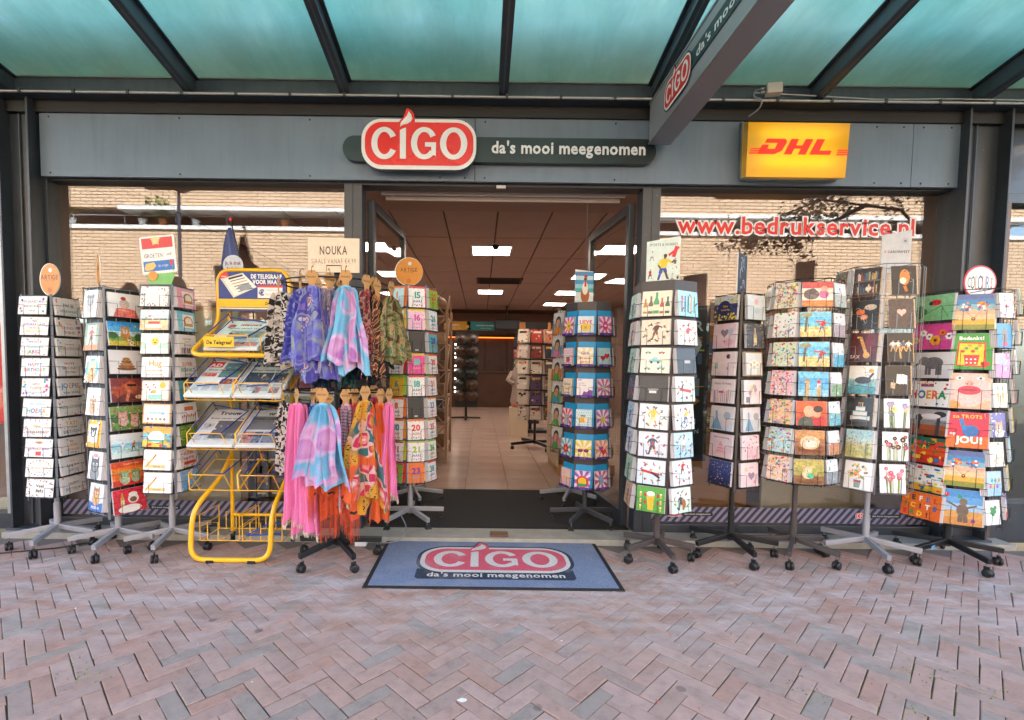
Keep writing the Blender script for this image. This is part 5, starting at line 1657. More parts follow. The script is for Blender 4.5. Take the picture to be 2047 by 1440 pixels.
# --- blue envelope rack in the doorway
H5 = V3((.865, 4.002, 0))
r5 = rack(H5, 'dark rack of square cards with bright blue envelopes in the doorway', DGREY, -124, 1.0)
rack_panels(r5, BROWNGREY, 8, .172, .335, 1.80, -18)
def ray(bg, rc, icon, z=.5):
    def f(A):
        A.rect(0, 0, 1, 1, bg)
        A.rays(rc, 16, .5, z)
        icon(A)
    return f
def dots(bg, dc, icon):
    def f(A):
        A.rect(0, 0, 1, 1, bg)
        for i in range(7):
            for j in range(8):
                A.dot(.08 + .14 * i + .07 * (j % 2), .05 + .13 * j, .035, dc, 6)
        icon(A)
    return f
PK, VI = '#e05a94', '#d06ab0'
l5 = [('pink ray card with yellow ball', ray('#f6dbe8', PK, lambda A: (A.ell(.5, .5, .22, .28, '#f2c72c'), A.dot(.5, .5, .06, '#a8602a')))),
      ('pink dotted card with ice cream', dots('#f4e6ea', '#e0709a', lambda A: (A.poly([(.4, .1), (.3, .5), (.7, .5)], '#2f8f96'), A.ell(.55, .32, .2, .12, '#e0473f')))),
      ('cream Groot Feest lettering card', photo(['#efe3cc'], lambda A: (A.text('Groot', .5, .62, .2, '#4a3a7a', fit=.7), A.text('Feest', .5, .38, .2, '#e07a4a', fit=.7), A.text('vandaag', .5, .16, .15, '#3f9ab0', fit=.7)))),
      ('pink ray card with grey elephant', ray('#f4d6e0', '#d8447a', lambda A: A.animal(.5, .45, .2, '#9fa8ae', '#b5bcc2'))),
      ('blue ray card with red flower', ray('#d6eaf0', '#6ab0c4', lambda A: A.flower(.5, .45, .26, '#d8303f', stem=False))),
      ('plain pink card with yellow ducks', photo(['#f0c3c3', '#f2cbcb'], lambda A: (A.dot(.36, .5, .08, '#f2c72c'), A.dot(.66, .5, .08, '#f2c72c'))))]
m5 = [('LIEVE lettering card with yellow bowl', photo(['#dfe9f0'], lambda A: (A.text('LIEVE', .5, .6, .26, ['#e0473f', '#d8447a', '#f0803c'], wt='x', fit=.8), A.ell(.5, .4, .34, .22, '#f2c72c'), A.text('jij', .5, .34, .18, '#8a4aa8', fit=.5)))),
      ('white card with purple handwriting', ray('#f6f1ea', '#f0dfae', lambda A: (A.text('Girls', .5, .62, .22, '#8a3a9c', fit=.7), A.text('just wanna', .5, .38, .15, '#d8447a', fit=.8), A.text('party', .5, .16, .2, '#f0803c', fit=.6)))),
      ('white info card with purple blob', photo(['#f0edf4'], lambda A: (A.poly([(.35, .1), (.45, .32), (.62, .26), (.8, .4), (1, .36), (1, 0), (.45, 0)], '#8a4ab0'), A.text('stuur een', .3, .74, .07, '#7a6a9c', fit=.5), A.text('lach vandaag', .36, .62, .07, '#7a6a9c', fit=.6), A.rect(.06, .9, .3, .96, '#b58ad0')))),
      ('teal dotted card with yellow radio', dots('#d3eaf0', '#8fc9dc', lambda A: (A.rect(.24, .3, .8, .58, '#f0b52c'), A.dot(.66, .44, .12, '#e9e4dc'), A.rect(.3, .62, .6, .68, '#4a4a6a')))),
      ('yellow ray card with pink sunglasses', ray('#f4ecd4', '#f0d24a', lambda A: (A.ell(.32, .44, .17, .1, '#7a2f5a'), A.ell(.68, .44, .17, .1, '#7a2f5a'), A.line(.2, .5, .8, .5, .03, '#d8447a')))),
      ('purple ray card with rainbow sun', ray('#eee0f2', '#9a5ac0', lambda A: (A.dot(.5, .4, .34, '#d8443f', 18), A.dot(.5, .38, .25, '#f2c72c', 16), A.rect(.22, .14, .78, .3, '#2f9a7a'))))]
q5 = [('pink ray card with pink lips', ray('#f6dbe6', '#e0559a', lambda A: (A.ell(.5, .5, .2, .26, '#d8307a'), A.ell(.5, .5, .1, .06, '#f6e6ee')))),
      ('pale blue card with two red hearts', dots('#bfe0ea', '#a3d0de', lambda A: (A.heart(.36, .44, .18, '#c9202f'), A.heart(.7, .56, .18, '#d0282f')))),
      ('pink ray card with green lettering', ray('#f2e2ec', '#d86aa0', lambda A: (A.text('ALTIJD', .5, .54, .2, '#2f8f7a', fit=.6), A.text('BLIJ', .5, .28, .2, '#2f9a8a', fit=.5)))),
      ('purple ray card with yellow sun', ray('#eee0ea', '#b56ab0', lambda A: A.dot(.5, .46, .16, '#e8c84a'))),
      ('orange ray card with pink hearts', ray('#f6e2d6', '#f0a07a', lambda A: (A.heart(.42, .56, .16, '#b5409a'), A.heart(.62, .36, .2, '#d8304a')))),
      ('pink ray card with blue hand', ray('#f2dfe8', '#d8447a', lambda A: (A.ell(.5, .5, .22, .3, '#8fa8c9'), A.swirl(6, ['#4a5a9c', '#e05a94']))))]
for ang, cn, sp in ((-63, 'ball side column,', l5), (-18, 'middle column,', m5), (27, 'lips side column,', q5)):
    fill_face(r5, 'blue envelope rack', H5, ang, .173, .35, .2395, cn, [(a, b, '#3f3a7a') for a, b in sp], .122, .142, wire=BLKMETAL, ncards=4, env='#1899d6', envh=.04, tilt=4, lip='#4a2f8a')
    for k in range(6):
        pass
more5 = [(m.replace('card', 'card '), f) for m, f in q5]
fill_face(r5, 'blue envelope rack', H5, 72, .173, .35, .2395, 'far side column,', [(f'partly hidden {["pink", "red", "green", "lilac", "orange", "striped"][i]} card', q5[i][1]) for i in range(6)], .122, .142, wire=BLKMETAL, ncards=3, env='#1899d6', envh=.04, tilt=4)

# --- brown rack under the football poster
H6 = V3((1.21, 3.31, 0))
r6 = rack(H6, 'dark brown six sided rack of sport cards below the football poster', BROWNGREY, -84, .5, length=.245)
rack_panels(r6, BROWNGREY, 6, .175, .36, 1.85, -33)
def sporty(bg, cols, main, n=9, seed=0):
    def f(A):
        A.grad(bg)
        for i in range(n):
            a = 2 * pi * i / n
            x, z = .5 + .38 * cos(a), .48 + .36 * sin(a)
            for _ in range(4):
                A.line(x, z, x + A.r.uniform(-.09, .09), z + A.r.uniform(-.09, .09), A.r.uniform(.02, .06), A.r.choice(cols))
            A.dot(x + .02, z + .05, .02, '#c99a7a', 6)
        main(A)
    return f
SP = ['#d8303a', '#2f5fa8', '#333640', '#e8a53a', '#3a8a5a']
f6 = [('cream card of drink bottles', photo(['#f3e6d2', '#efe2cf'], lambda A: [A.bottle(.12 + .19 * i, .1, [.6, .7, .85, .62, .66][i], ['#c98a4e', '#7a6a5a', '#4fa06a', '#c94f3f', '#3f6a5a'][i]) for i in range(5)])),
      ('beige card with hockey player sketches', sporty(['#e9dac6'], ['#3a3030', '#8a4a30', '#5a4a3a'], lambda A: A.figure(.5, .2, .7, '#4a3028', '#7a4a30', lean=.3))),
      ('cream card with vintage cars', photo(['#f4ead8'], lambda A: (A.car(.5, .42, .26, '#7fbfc4'), A.car(.25, .14, .14, '#8fb5d0'), A.car(.72, .16, .18, '#9fc9c4'), A.car(.25, .78, .13, '#8fae8a'), A.car(.72, .78, .13, '#c9705a')))),
      ('black empty plate with price label', lambda A: (A.rect(0, 0, 1, 1, '#2c2d31'), A.rect(.3, .44, .66, .5, '#8a8a8a'), A.rect(.34, .32, .6, .42, '#d6d6d6'))),
      ('white card with red capped gardener', sporty(['#eef1f4', '#dfeaf5'], SP, lambda A: A.figure(.5, .12, .8, '#e6c94a', '#e9e0b0'))),
      ('pale card with man in blue jacket', sporty(['#d9dcea', '#e0e2ec'], ['#4a5a7a', '#8a8a9a', '#c9303a'], lambda A: (A.figure(.5, .1, .8, '#2f5a7a', '#5a4a44'), A.rect(.48, .46, .54, .64, '#d8303a'), A.car(.8, .12, .14, '#b5a9a0')), 6)),
      ('pale blue card with leaping goalkeeper', sporty(['#d3e3f2', '#dbe7f3'], SP, lambda A: (A.line(.15, .55, .8, .42, .1, '#c9303a'), A.line(.5, .5, .82, .3, .08, '#222'), A.dot(.5, .58, .06, '#d9a583')))),
      ('green card with tall beer glass', photo(['#4fa03c', '#57a843'], lambda A: (A.glass(.5, .08, .78), [A.glass(.14 + .72 * (i % 2), .06 + .26 * (i // 2), .2, '#e0b04a') for i in range(6)], [A.rect(.26 + .46 * (i % 2), .3 + .3 * (i // 2), .34 + .46 * (i % 2), .44 + .3 * (i // 2), '#b5303a') for i in range(4)])))]
g6 = [(f'pale edge-on {m} card', sporty([b], SP, lambda A: A.figure(.5, .2, .6, '#2f5fa8', '#d8303a'))) for m, b in (('green', '#bfe0d0'), ('sand', '#e0d6c9'), ('mint', '#b9dcc9'), ('dark', '#3a4a5a'), ('ice blue', '#b5d0e6'), ('grey', '#cfd6dc'), ('sage', '#a9cdb0'), ('brown', '#c9a98a'))]
d6 = [('light blue card with coloured skis', sporty(['#9fd6e6', '#aadcea'], SP, lambda A: [A.line(.15 + .16 * i, .15, .2 + .16 * i, .8, .06, SP[i]) for i in range(5)], 5)),
      ('white card with red runner', sporty(['#f2ece8'], ['#8a6a5a', '#c9303a', '#aaa'], lambda A: A.figure(.5, .15, .66, '#c9404a', '#f0e9e4', lean=.3))),
      ('curved black plate with price label', lambda A: (A.rect(0, 0, 1, 1, '#3a3b40'), A.rect(.4, .4, .7, .52, '#bdbdbd'))),
      ('mint card with falling footballer', sporty(['#d3ece2', '#e6f3ec'], SP, lambda A: (A.line(.2, .5, .8, .4, .12, '#c9303a'), A.line(.3, .5, .4, .7, .08, '#333')))),
      ('white card with racing cyclist', sporty(['#dbe7f5', '#e9eff6'], SP, lambda A: (A.dot(.45, .2, .15, '#30343a'), A.dot(.45, .2, .12, '#dbe7f5'), A.figure(.55, .24, .6, '#e8c02c', '#2f5fa8', lean=.4)))),
      ('blue card with cricket players', sporty(['#a9d3ee', '#b9dcf2'], SP, lambda A: A.figure(.5, .25, .55, '#f2f2ea', '#b58a5a'))),
      ('white card with red skiers', sporty(['#e6edf5'], ['#c9202f', '#d8303a', '#3a5aa0'], lambda A: (A.figure(.5, .45, .5, '#d0202f', '#222', lean=.3), A.line(.15, .3, .85, .2, .03, '#8a9aa8')))),
      ('mint card with cellist and notes', sporty(['#cfe9dc', '#dcefe4'], ['#6a4a30', '#333', '#8a6a3a'], lambda A: (A.ell(.6, .35, .12, .2, '#a8622f'), A.figure(.45, .15, .6, '#44505a', '#3a3a40'))))]
fill_face(r6, 'football poster rack', H6, -33, .176, .375, .1785, 'front column,', [(a, b) for a, b in f6], .178, .16, wire=WIREDK, ncards=5, tilt=6, mat=PAINTED, fan=.0008)
fill_face(r6, 'football poster rack', H6, -93, .176, .375, .1785, 'doorway side column,', g6, .17, .16, wire=WIREDK, ncards=8, tilt=6, fan=.003, mat=PAINTED)
fill_face(r6, 'football poster rack', H6, 27, .176, .375, .1785, 'window side column,', d6, .172, .16, wire=WIREDK, ncards=6, tilt=6, fan=-.002, mat=PAINTED)

# --- pastel card rack
H7 = V3((1.773, 3.429, 0))
r7 = rack(H7, 'slim black rack of pastel square cards in clear sleeves', BLKMETAL, -88, 1.82, length=.30)
rack_grid(r7, BLKMETAL, 4, .105, .49, 1.80, -67, strip=BROWNGREY)
rack_core(r7, BROWNGREY, 4, .095, .49, 1.78, -67)
def pastel(bg, fn):
    return lambda A: (A.grad(bg), fn(A))
f7 = [('navy and gold floral card', pastel(['#3a4272', '#41497c', '#c3cfe6'], lambda A: (A.doodle(0, ['#000']), [A.dot(A.r.random(), A.r.choice([A.r.random() * .3, 1 - A.r.random() * .3, A.r.random()]), .045, A.r.choice(['#e0c92c', '#c9b52a', '#f0dd5a']), 6) for _ in range(60)], A.ell(.45, .5, .28, .32, '#30366a'), A.text('Fijne', .5, .54, .12, '#e0b53a', fit=.4), A.text('verjaardag', .5, .40, .09, '#e0b53a', fit=.4)))),
      ('pink card with lilac heart balloon', pastel(['#eecfdf', '#f0d9e4', '#ecd3e2'], lambda A: (A.heart(.5, .62, .2, '#8f7f98'), A.dot(.76, .66, .13, '#b9c6e2'), A.ell(.7, .22, .2, .14, '#e6b9d3'), A.poly([(.46, .3), (.56, .3), (.51, .2)], '#d8307a')))),
      ('pink card with black balloon', pastel(['#efdde6', '#f2e2ea'], lambda A: (A.dot(.7, .8, .1, '#3f3d45'), A.poly([(.1, .3), (.3, .28), (.22, .62)], '#8fc9c0'), A.doodle(10, ['#e0c9b0', '#d6c3e0', '#f6e9dc'], .02, .05), A.dot(.7, .3, .06, '#b9a9d6')))),
      ('striped candles card', pastel(['#f0e3ec', '#f2e6ee'], lambda A: (A.text('Happy Birthday', .5, .78, .13, '#8a7f9c', fit=.75), [A.line(.14 + .08 * i, .02, .14 + .08 * i, .5 + .04 * (i % 3), .04, ['#e08aa8', '#8fc3d6', '#c9a3d6', '#f0c98a'][i % 4]) for i in range(10)], A.rect(.34, .42, .56, .5, '#d8478a')))),
      ('grey card with long blue dress', pastel(['#cfdcea', '#dfdfe9', '#e6e3ea'], lambda A: (A.poly([(.05, .04), (.24, .55), (.2, .8), (.3, .8), (.32, .55), (.55, .04)], '#7fa9cc'), A.dot(.72, .62, .17, '#a9b9c9'), A.ell(.72, .3, .16, .1, '#f0d3e0')))),
      ('lilac card with pink cake', pastel(['#ecd6e0', '#e9d8e6'], lambda A: (A.text('Fijne verjaardag', .5, .82, .11, '#6a6070', fit=.7), A.cake(.5, .16, .5, '#f2c0d0', '#e08aa0')))),
      ('navy starry night card', pastel(['#2c3560', '#384580', '#3f4f8c', '#4a5a98'], lambda A: (A.confetti(60, ['#f2e6c0', '#dfe6f5', '#e8c98a'], .008, .022, edge=False), A.dot(.45, .3, .04, '#e0a0b0'))))]
g7 = [('pale blue card with pink balloon', pastel(['#cfdbe9', '#d9e4ef'], lambda A: (A.dot(.5, .74, .13, '#f0c0d2'), A.ell(.5, .35, .2, .12, '#b9d3e0'), A.doodle(8, ['#f6f6f2', '#e0c9d6'], .02, .05)))),
      ('dark card with champagne bottle', pastel(['#4a4f5c', '#565b68', '#3f4450'], lambda A: (A.bottle(.5, .12, .7, '#c9b08a', '#e9d9b0'), A.confetti(30, ['#d9b55a', '#e9d3a0', '#b58a9c'], .01, .03)))),
      ('white flowers card with brown frame', pastel(['#e9e2d9', '#f6f6f6', '#8aa6c6'], lambda A: (A.frame('#b59a6a', .05, '#dfe8f2'), [A.flower(.3 + .2 * i, .46 + .1 * (i % 2), .15, '#f6f6f8') for i in range(3)], A.rect(.3, .06, .7, .3, '#f2f2f4')))),
      ('white card with pastel balloon bunch', pastel(['#f2eaf0'], lambda A: ([A.balloon(.5 + .17 * cos(i * 1.1), .6 + .13 * sin(i * 1.7), .1, ['#e08aa8', '#f0b07a', '#a9c9b0', '#c9a9d6', '#f2d27a', '#8fb9d6'][i]) for i in range(6)], A.rect(.1, .06, .3, .3, '#8f959c')))),
      ('grey card with second blue dress', pastel(['#d3dbe6', '#e3e3ec'], lambda A: (A.poly([(.12, .04), (.3, .55), (.27, .8), (.37, .8), (.38, .55), (.6, .04)], '#7fa9cc'), A.dot(.76, .62, .16, '#a9b3bf')))),
      ('pink confetti bouquet card', pastel(['#f0d6e0', '#f3dfe8'], lambda A: (A.confetti(40, ['#d8709c', '#e0a0b9', '#c98ab0', '#f6f0f2'], .02, .05, edge=False), A.poly([(.3, .1), (.7, .1), (.5, .5)], '#e9c3d3')))),
      ('pink card with gold dots', pastel(['#f0dbe6', '#f2e0ea'], lambda A: (A.heart(.6, .46, .2, '#a98fae'), A.dot(.3, .74, .1, '#f0cf9a'), A.dot(.8, .2, .08, '#e6a9c6'), A.text('Lieve', .6, .78, .11, '#b58a9c', fit=.4))))]
fill_face(r7, 'slim pastel card rack', H7, -67, .105, .505, .187, 'doorway facing column,', f7, .187, .165, wire=WIREDK, ncards=5, mat=SLEEVE, tilt=4)
fill_face(r7, 'slim pastel card rack', H7, 23, .105, .505, .187, 'street facing column,', g7, .165, .163, wire=WIREDK, ncards=6, mat=SLEEVE, tilt=4)

# --- cartoon card rack
H8 = V3((2.178, 3.373, 0))
r8 = rack(H8, 'brown grey wire rack of crowded cartoon cards with funny animals', BROWNGREY, -126, 1.88, length=.28)
rack_grid(r8, WIREDK, 8, .2, .55, 1.88, -15)
CW = ['#e0473f', '#f2c23c', '#3aa0c9', '#5fae5a', '#e88ab0', '#f6f0e6', '#8a6ac0', '#f09a4a']
f8 = [(f'crowded cartoon card on {n}', (lambda bgc, nn: lambda A: (A.rect(0, 0, 1, 1, bgc), A.doodle(nn, CW, .02, .055)))(b, nn)) for n, b, nn in (('pale yellow', '#ece3c6', 110), ('white with stripes', '#efefea', 60), ('soft green', '#dfe9cc', 80), ('pink and yellow', '#f0c6d0', 90), ('orange', '#f0c9a0', 110), ('sky blue', '#bfe0e6', 110), ('red and cream', '#f2d6c0', 120))]
g8 = [('card of two rats reading', photo(['#e0703a', '#f0e3d6', '#e6d6c9', '#c94a4f'], lambda A: (A.ell(.3, .5, .26, .22, '#6f6468'), A.dot(.34, .62, .13, '#5a5056'), A.dot(.7, .5, .18, '#d070a8'), A.dot(.72, .72, .12, '#e0a58a'), A.ell(.5, .1, .5, .12, '#e08a4a')))),
      ('beach card with red scooter rider', photo(['#e0c98a', '#e6d39a', '#6fc3e0', '#5ab9e6', '#7fcbee'], lambda A: (A.line(.16, .2, .24, .95, .08, '#6f5a48'), A.ell(.2, .88, .2, .1, '#9a9a7a'), A.line(.3, .34, .9, .34, .04, '#e0a83a'), A.figure(.7, .18, .5, '#d02f3a', '#2f6f9c', lean=.5), A.line(.5, .6, .8, .6, .06, '#d02f3a')))),
      ('second beach card with red scooter rider', photo(['#dcc486', '#e6d39a', '#6fc3e0', '#5ab9e6', '#7fcbee'], lambda A: (A.line(.16, .2, .24, .95, .08, '#6f5a48'), A.ell(.22, .86, .2, .1, '#9a9a7a'), A.line(.3, .34, .9, .34, .04, '#e0a83a'), A.figure(.7, .18, .5, '#d02f3a', '#2f6f9c', lean=.5), A.line(.5, .6, .8, .6, .06, '#d02f3a')))),
      ('sky card with two stone towers', photo(['#8fcbe9', '#5ab4e6', '#4aa9e0', '#6fc0ea'], lambda A: (A.rect(.22, 0, .36, .6, '#c9a878'), A.ell(.29, .64, .1, .06, '#b5946a'), A.rect(.62, 0, .74, .3, '#c9a878'), A.ell(.68, .34, .12, .05, '#d9b98a'), A.figure(.68, .36, .36, '#d02f3a', '#e9e4dc')))),
      ('red card with kissing old couple', photo(['#d8452f', '#e0552f', '#e4603a'], lambda A: (A.ell(.34, .12, .3, .26, '#4f5a4f'), A.ell(.74, .16, .2, .28, '#c9303a'), A.ell(.42, .58, .18, .24, '#e0ab8a'), A.ell(.68, .52, .14, .2, '#dba384'), A.ell(.72, .68, .16, .14, '#3a2a26')))),
      ('brown card with sleeping hamster', photo(['#8a5a3c', '#a8714c', '#c9925f'], lambda A: (A.ell(.5, .5, .34, .28, '#e0c3a0'), A.ell(.54, .46, .2, .16, '#f2e4d2'), A.dot(.46, .56, .03, '#2a1a14'), A.line(.1, .2, .9, .14, .12, '#7a3f2a')))),
      ('olive card with mouse and green ball', photo(['#8a5f3c', '#a8a05a', '#b5a95f'], lambda A: (A.animal(.46, .56, .16, '#d9b98a', '#e6cfa8'), A.dot(.56, .34, .12, '#4fb594'), A.ell(.5, .1, .5, .08, '#7a4f30'))))]
l8 = [(f'dim edge-on {n} card', (lambda bgc: lambda A: (A.rect(0, 0, 1, 1, bgc), A.doodle(30, CW)))(b)) for n, b in (('olive', '#8a8a5a'), ('blue', '#5a7a9c'), ('brown', '#7a5f4a'), ('teal', '#4f8a8f'), ('violet', '#6a5a8a'), ('moss', '#5f6f3f'), ('wine', '#7a3f44'))]
k8 = [(f'narrow {n} card', (lambda bgc: lambda A: (A.grad([bgc, '#dfe6ea']), A.doodle(16, CW)))(b)) for n, b in (('grey', '#b9c3bd'), ('lilac', '#b5a3b0'), ('red car', '#5fb5d6'), ('green', '#8fae8a'), ('aqua', '#7fc3d0'), ('rust', '#c98a6a'), ('slate', '#8a929c'))]
fill_face(r8, 'cartoon rack', H8, -60, .2, .565, .189, 'doodle column,', f8, .145, .162, wire=WIREDK, ncards=8, tilt=6, fan=.002, mat=PAINTED)
fill_face(r8, 'cartoon rack', H8, -15, .2, .565, .189, 'picture column,', g8, .172, .158, wire=WIREDK, ncards=6, tilt=6, fan=.001, mat=PHOTO)
fill_face(r8, 'cartoon rack', H8, -105, .2, .565, .189, 'dim column,', l8, .14, .155, wire=WIREDK, ncards=8, tilt=6, fan=.003, mat=PHOTO)
fill_face(r8, 'cartoon rack', H8, 30, .2, .565, .189, 'window side column,', k8, .14, .155, wire=WIREDK, ncards=6, tilt=6, fan=.002, mat=PHOTO)

# --- dark art card rack
H9 = V3((2.695, 3.392, 0))
r9 = rack(H9, 'silver wire rack of dark art cards and flower cards below the white sign', SILVER, -104, 1.98, length=.30)
rack_grid(r9, WIRESV, 8, .22, .5, 1.98, -8)
BK = '#26211f'
def dark(fn, bgc=BK):
    return lambda A: (A.rect(0, 0, 1, 1, bgc), fn(A), A.rect(.965, 0, 1, 1, '#c9a26a'))
def meadow(A):
    A.grad(['#c9bf7a', '#cfc98f', '#b9d3c9', '#a9d0d6'])
    for i in range(26):
        x = A.r.random()
        A.line(x, .1, x + .02, A.r.uniform(.3, .7), .008, '#8a9a5a')
        A.dot(x + .02, A.r.uniform(.35, .75), .022, A.r.choice(['#c97a7a', '#8aa3c9', '#d6a0b0', '#b5694f']), 6)
def vase(cols):
    def f(A):
        A.rect(0, 0, 1, 1, '#f4f2f4')
        for i in range(34):
            a = A.r.uniform(0, 6.3)
            q = A.r.random() ** .5
            A.dot(.5 + .34 * q * cos(a), .62 + .28 * q * sin(a), A.r.uniform(.025, .06), A.r.choice(cols), 7)
        A.poly([(.36, .34), (.64, .34), (.6, .06), (.4, .06)], '#8aa09a')
        A.rect(.37, .26, .63, .32, '#b5403f')
    return f
def iris(cols, bg):
    def f(A):
        A.rect(0, 0, 1, 1, bg)
        for i in range(12):
            x = A.r.uniform(.1, .9)
            z = A.r.uniform(.45, .85)
            A.line(.5 + (x - .5) * .8, 0, x, z, .022, A.r.choice(['#6f8f4a', '#8fae5a', '#55703a']))
            A.flower(x, z, A.r.uniform(.06, .1), A.r.choice(cols), stem=False, mid='#e0b84a')
    return f
f9 = [('dark bookshelf picture card', dark(lambda A: ([A.rect(.08, .07 + .45 * j, .92, .11 + .45 * j, '#8a5a34') for j in range(2)], [A.rect(.1 + .055 * i, .12 + .45 * j, .145 + .055 * i, .12 + .45 * j + A.r.uniform(.18, .32), A.r.choice(['#8a3a30', '#4f6f7a', '#c9a05a', '#d9cbb0', '#5a4a6a'])) for i in range(14) for j in range(2)], A.dot(.56, .26, .09, '#e0d3b5')), '#3a2a22')),
      ('black card with orange koi fish', dark(lambda A: (A.ell(.66, .76, .22, .1, '#d9c3b0'), A.ell(.3, .6, .16, .1, '#e0703a'), A.ell(.44, .42, .14, .09, '#e89a6a'), A.swirl(8, ['#8a7f76', '#c9b9a9'], .014)))),
      ('dark red saxophone card', dark(lambda A: (A.ell(.7, .6, .2, .4, '#7a1f24'), A.line(.22, .84, .34, .86, .06, '#e0b56a'), A.line(.34, .86, .58, .28, .09, '#e0a85a'), A.ell(.6, .22, .12, .12, '#e8b05a'), A.text('SAX', .2, .1, .16, '#d9cfc0', fit=.36)), '#5a1c20')),
      ('white card with swimming cat', photo(['#5aa6b5', '#8fc3c4', '#f2f2f0', '#f7f6f2'], lambda A: (A.ell(.52, .48, .3, .13, '#4a484e'), A.line(.7, .5, .88, .74, .07, '#4a484e'), A.dot(.8, .82, .08, '#e6b04a'), A.swirl(5, ['#6f6f76', '#c9a05a'], .012), A.line(.1, .3, .9, .24, .03, '#3f7f9c')))),
      ('black card with white layered cake', dark(lambda A: (A.cake(.5, .2, .62, '#e6e2dc', '#9fc3c9'), A.ell(.5, .18, .36, .05, '#4a443f')))),
      ('meadow flower card', meadow),
      ('white card with flowers in pot', vase(['#e8a04a', '#d86a7a', '#7fa05a', '#f0c9a0', '#5a8a5a', '#e8d04a']))]
g9 = [('dark card with orange tiger', dark(lambda A: (A.ell(.52, .6, .2, .28, '#e08a3a'), A.ell(.45, .48, .13, .12, '#f0e0cf'), A.line(.5, .3, .58, .1, .1, '#d9772f'), A.swirl(6, ['#2a1a14', '#8a7f76'], .016)))),
      ('brown card with pink heart', dark(lambda A: A.heart(.5, .55, .15, '#f2b9b0'), '#4f3f3a')),
      ('dark card with white wine figures', dark(lambda A: (A.line(.5, .1, .46, .5, .06, '#c9a26a'), [A.figure(.2 + .2 * i, .34, .42, ['#dfe6e9', '#c9d6d0', '#3f5f7a', '#e6dcc9'][i], '#d6a05a') for i in range(4)]))),
      ('dark card with white playing cards', dark(lambda A: ([A.poly([(.4 + .12 * i, .4), (.58 + .12 * i, .36), (.64 + .1 * i, .66), (.44 + .1 * i, .72)], '#eeeae6') for i in range(3)], A.poly([(.16, .24), (.34, .2), (.38, .4), (.2, .44)], '#cfae8a')))),
      ('pale card with blue irises', iris(['#8a8fc9', '#b5b0d9', '#e8d38a'], '#efedf0')),
      ('white card with dark purple irises', iris(['#5a2f5a', '#a83a6a', '#3a2a44', '#c96a8a'], '#f4f2f2')),
      ('white card with pink blossom branch', iris(['#e06a94', '#d94f80', '#f0a0ba'], '#f2eef2'))]
l9 = [(f'edge-on dark {n} card', dark((lambda c: lambda A: (A.ell(.5, .5, .25, .3, c), A.swirl(5, ['#c9a26a'], .015)))(c))) for n, c in (('fox', '#b5643a'), ('owl', '#8a6a4a'), ('rose', '#8a2f34'), ('horse', '#5a3f30'), ('dancer', '#7a3a4a'), ('vase', '#3f5a6a'), ('guitar', '#a8622f'))]
for ang, cn, sp in ((-53, 'middle column,', f9), (-8, 'column below sign,', g9), (-98, 'edge column,', l9)):
    fill_face(r9, 'dark art rack', H9, ang, .22, .515, .211, cn, sp, .15, .185, wire=WIRESV, ncards=6, tilt=6, mat=PHOTO, fan=.0024 if ang == -8 else .003)

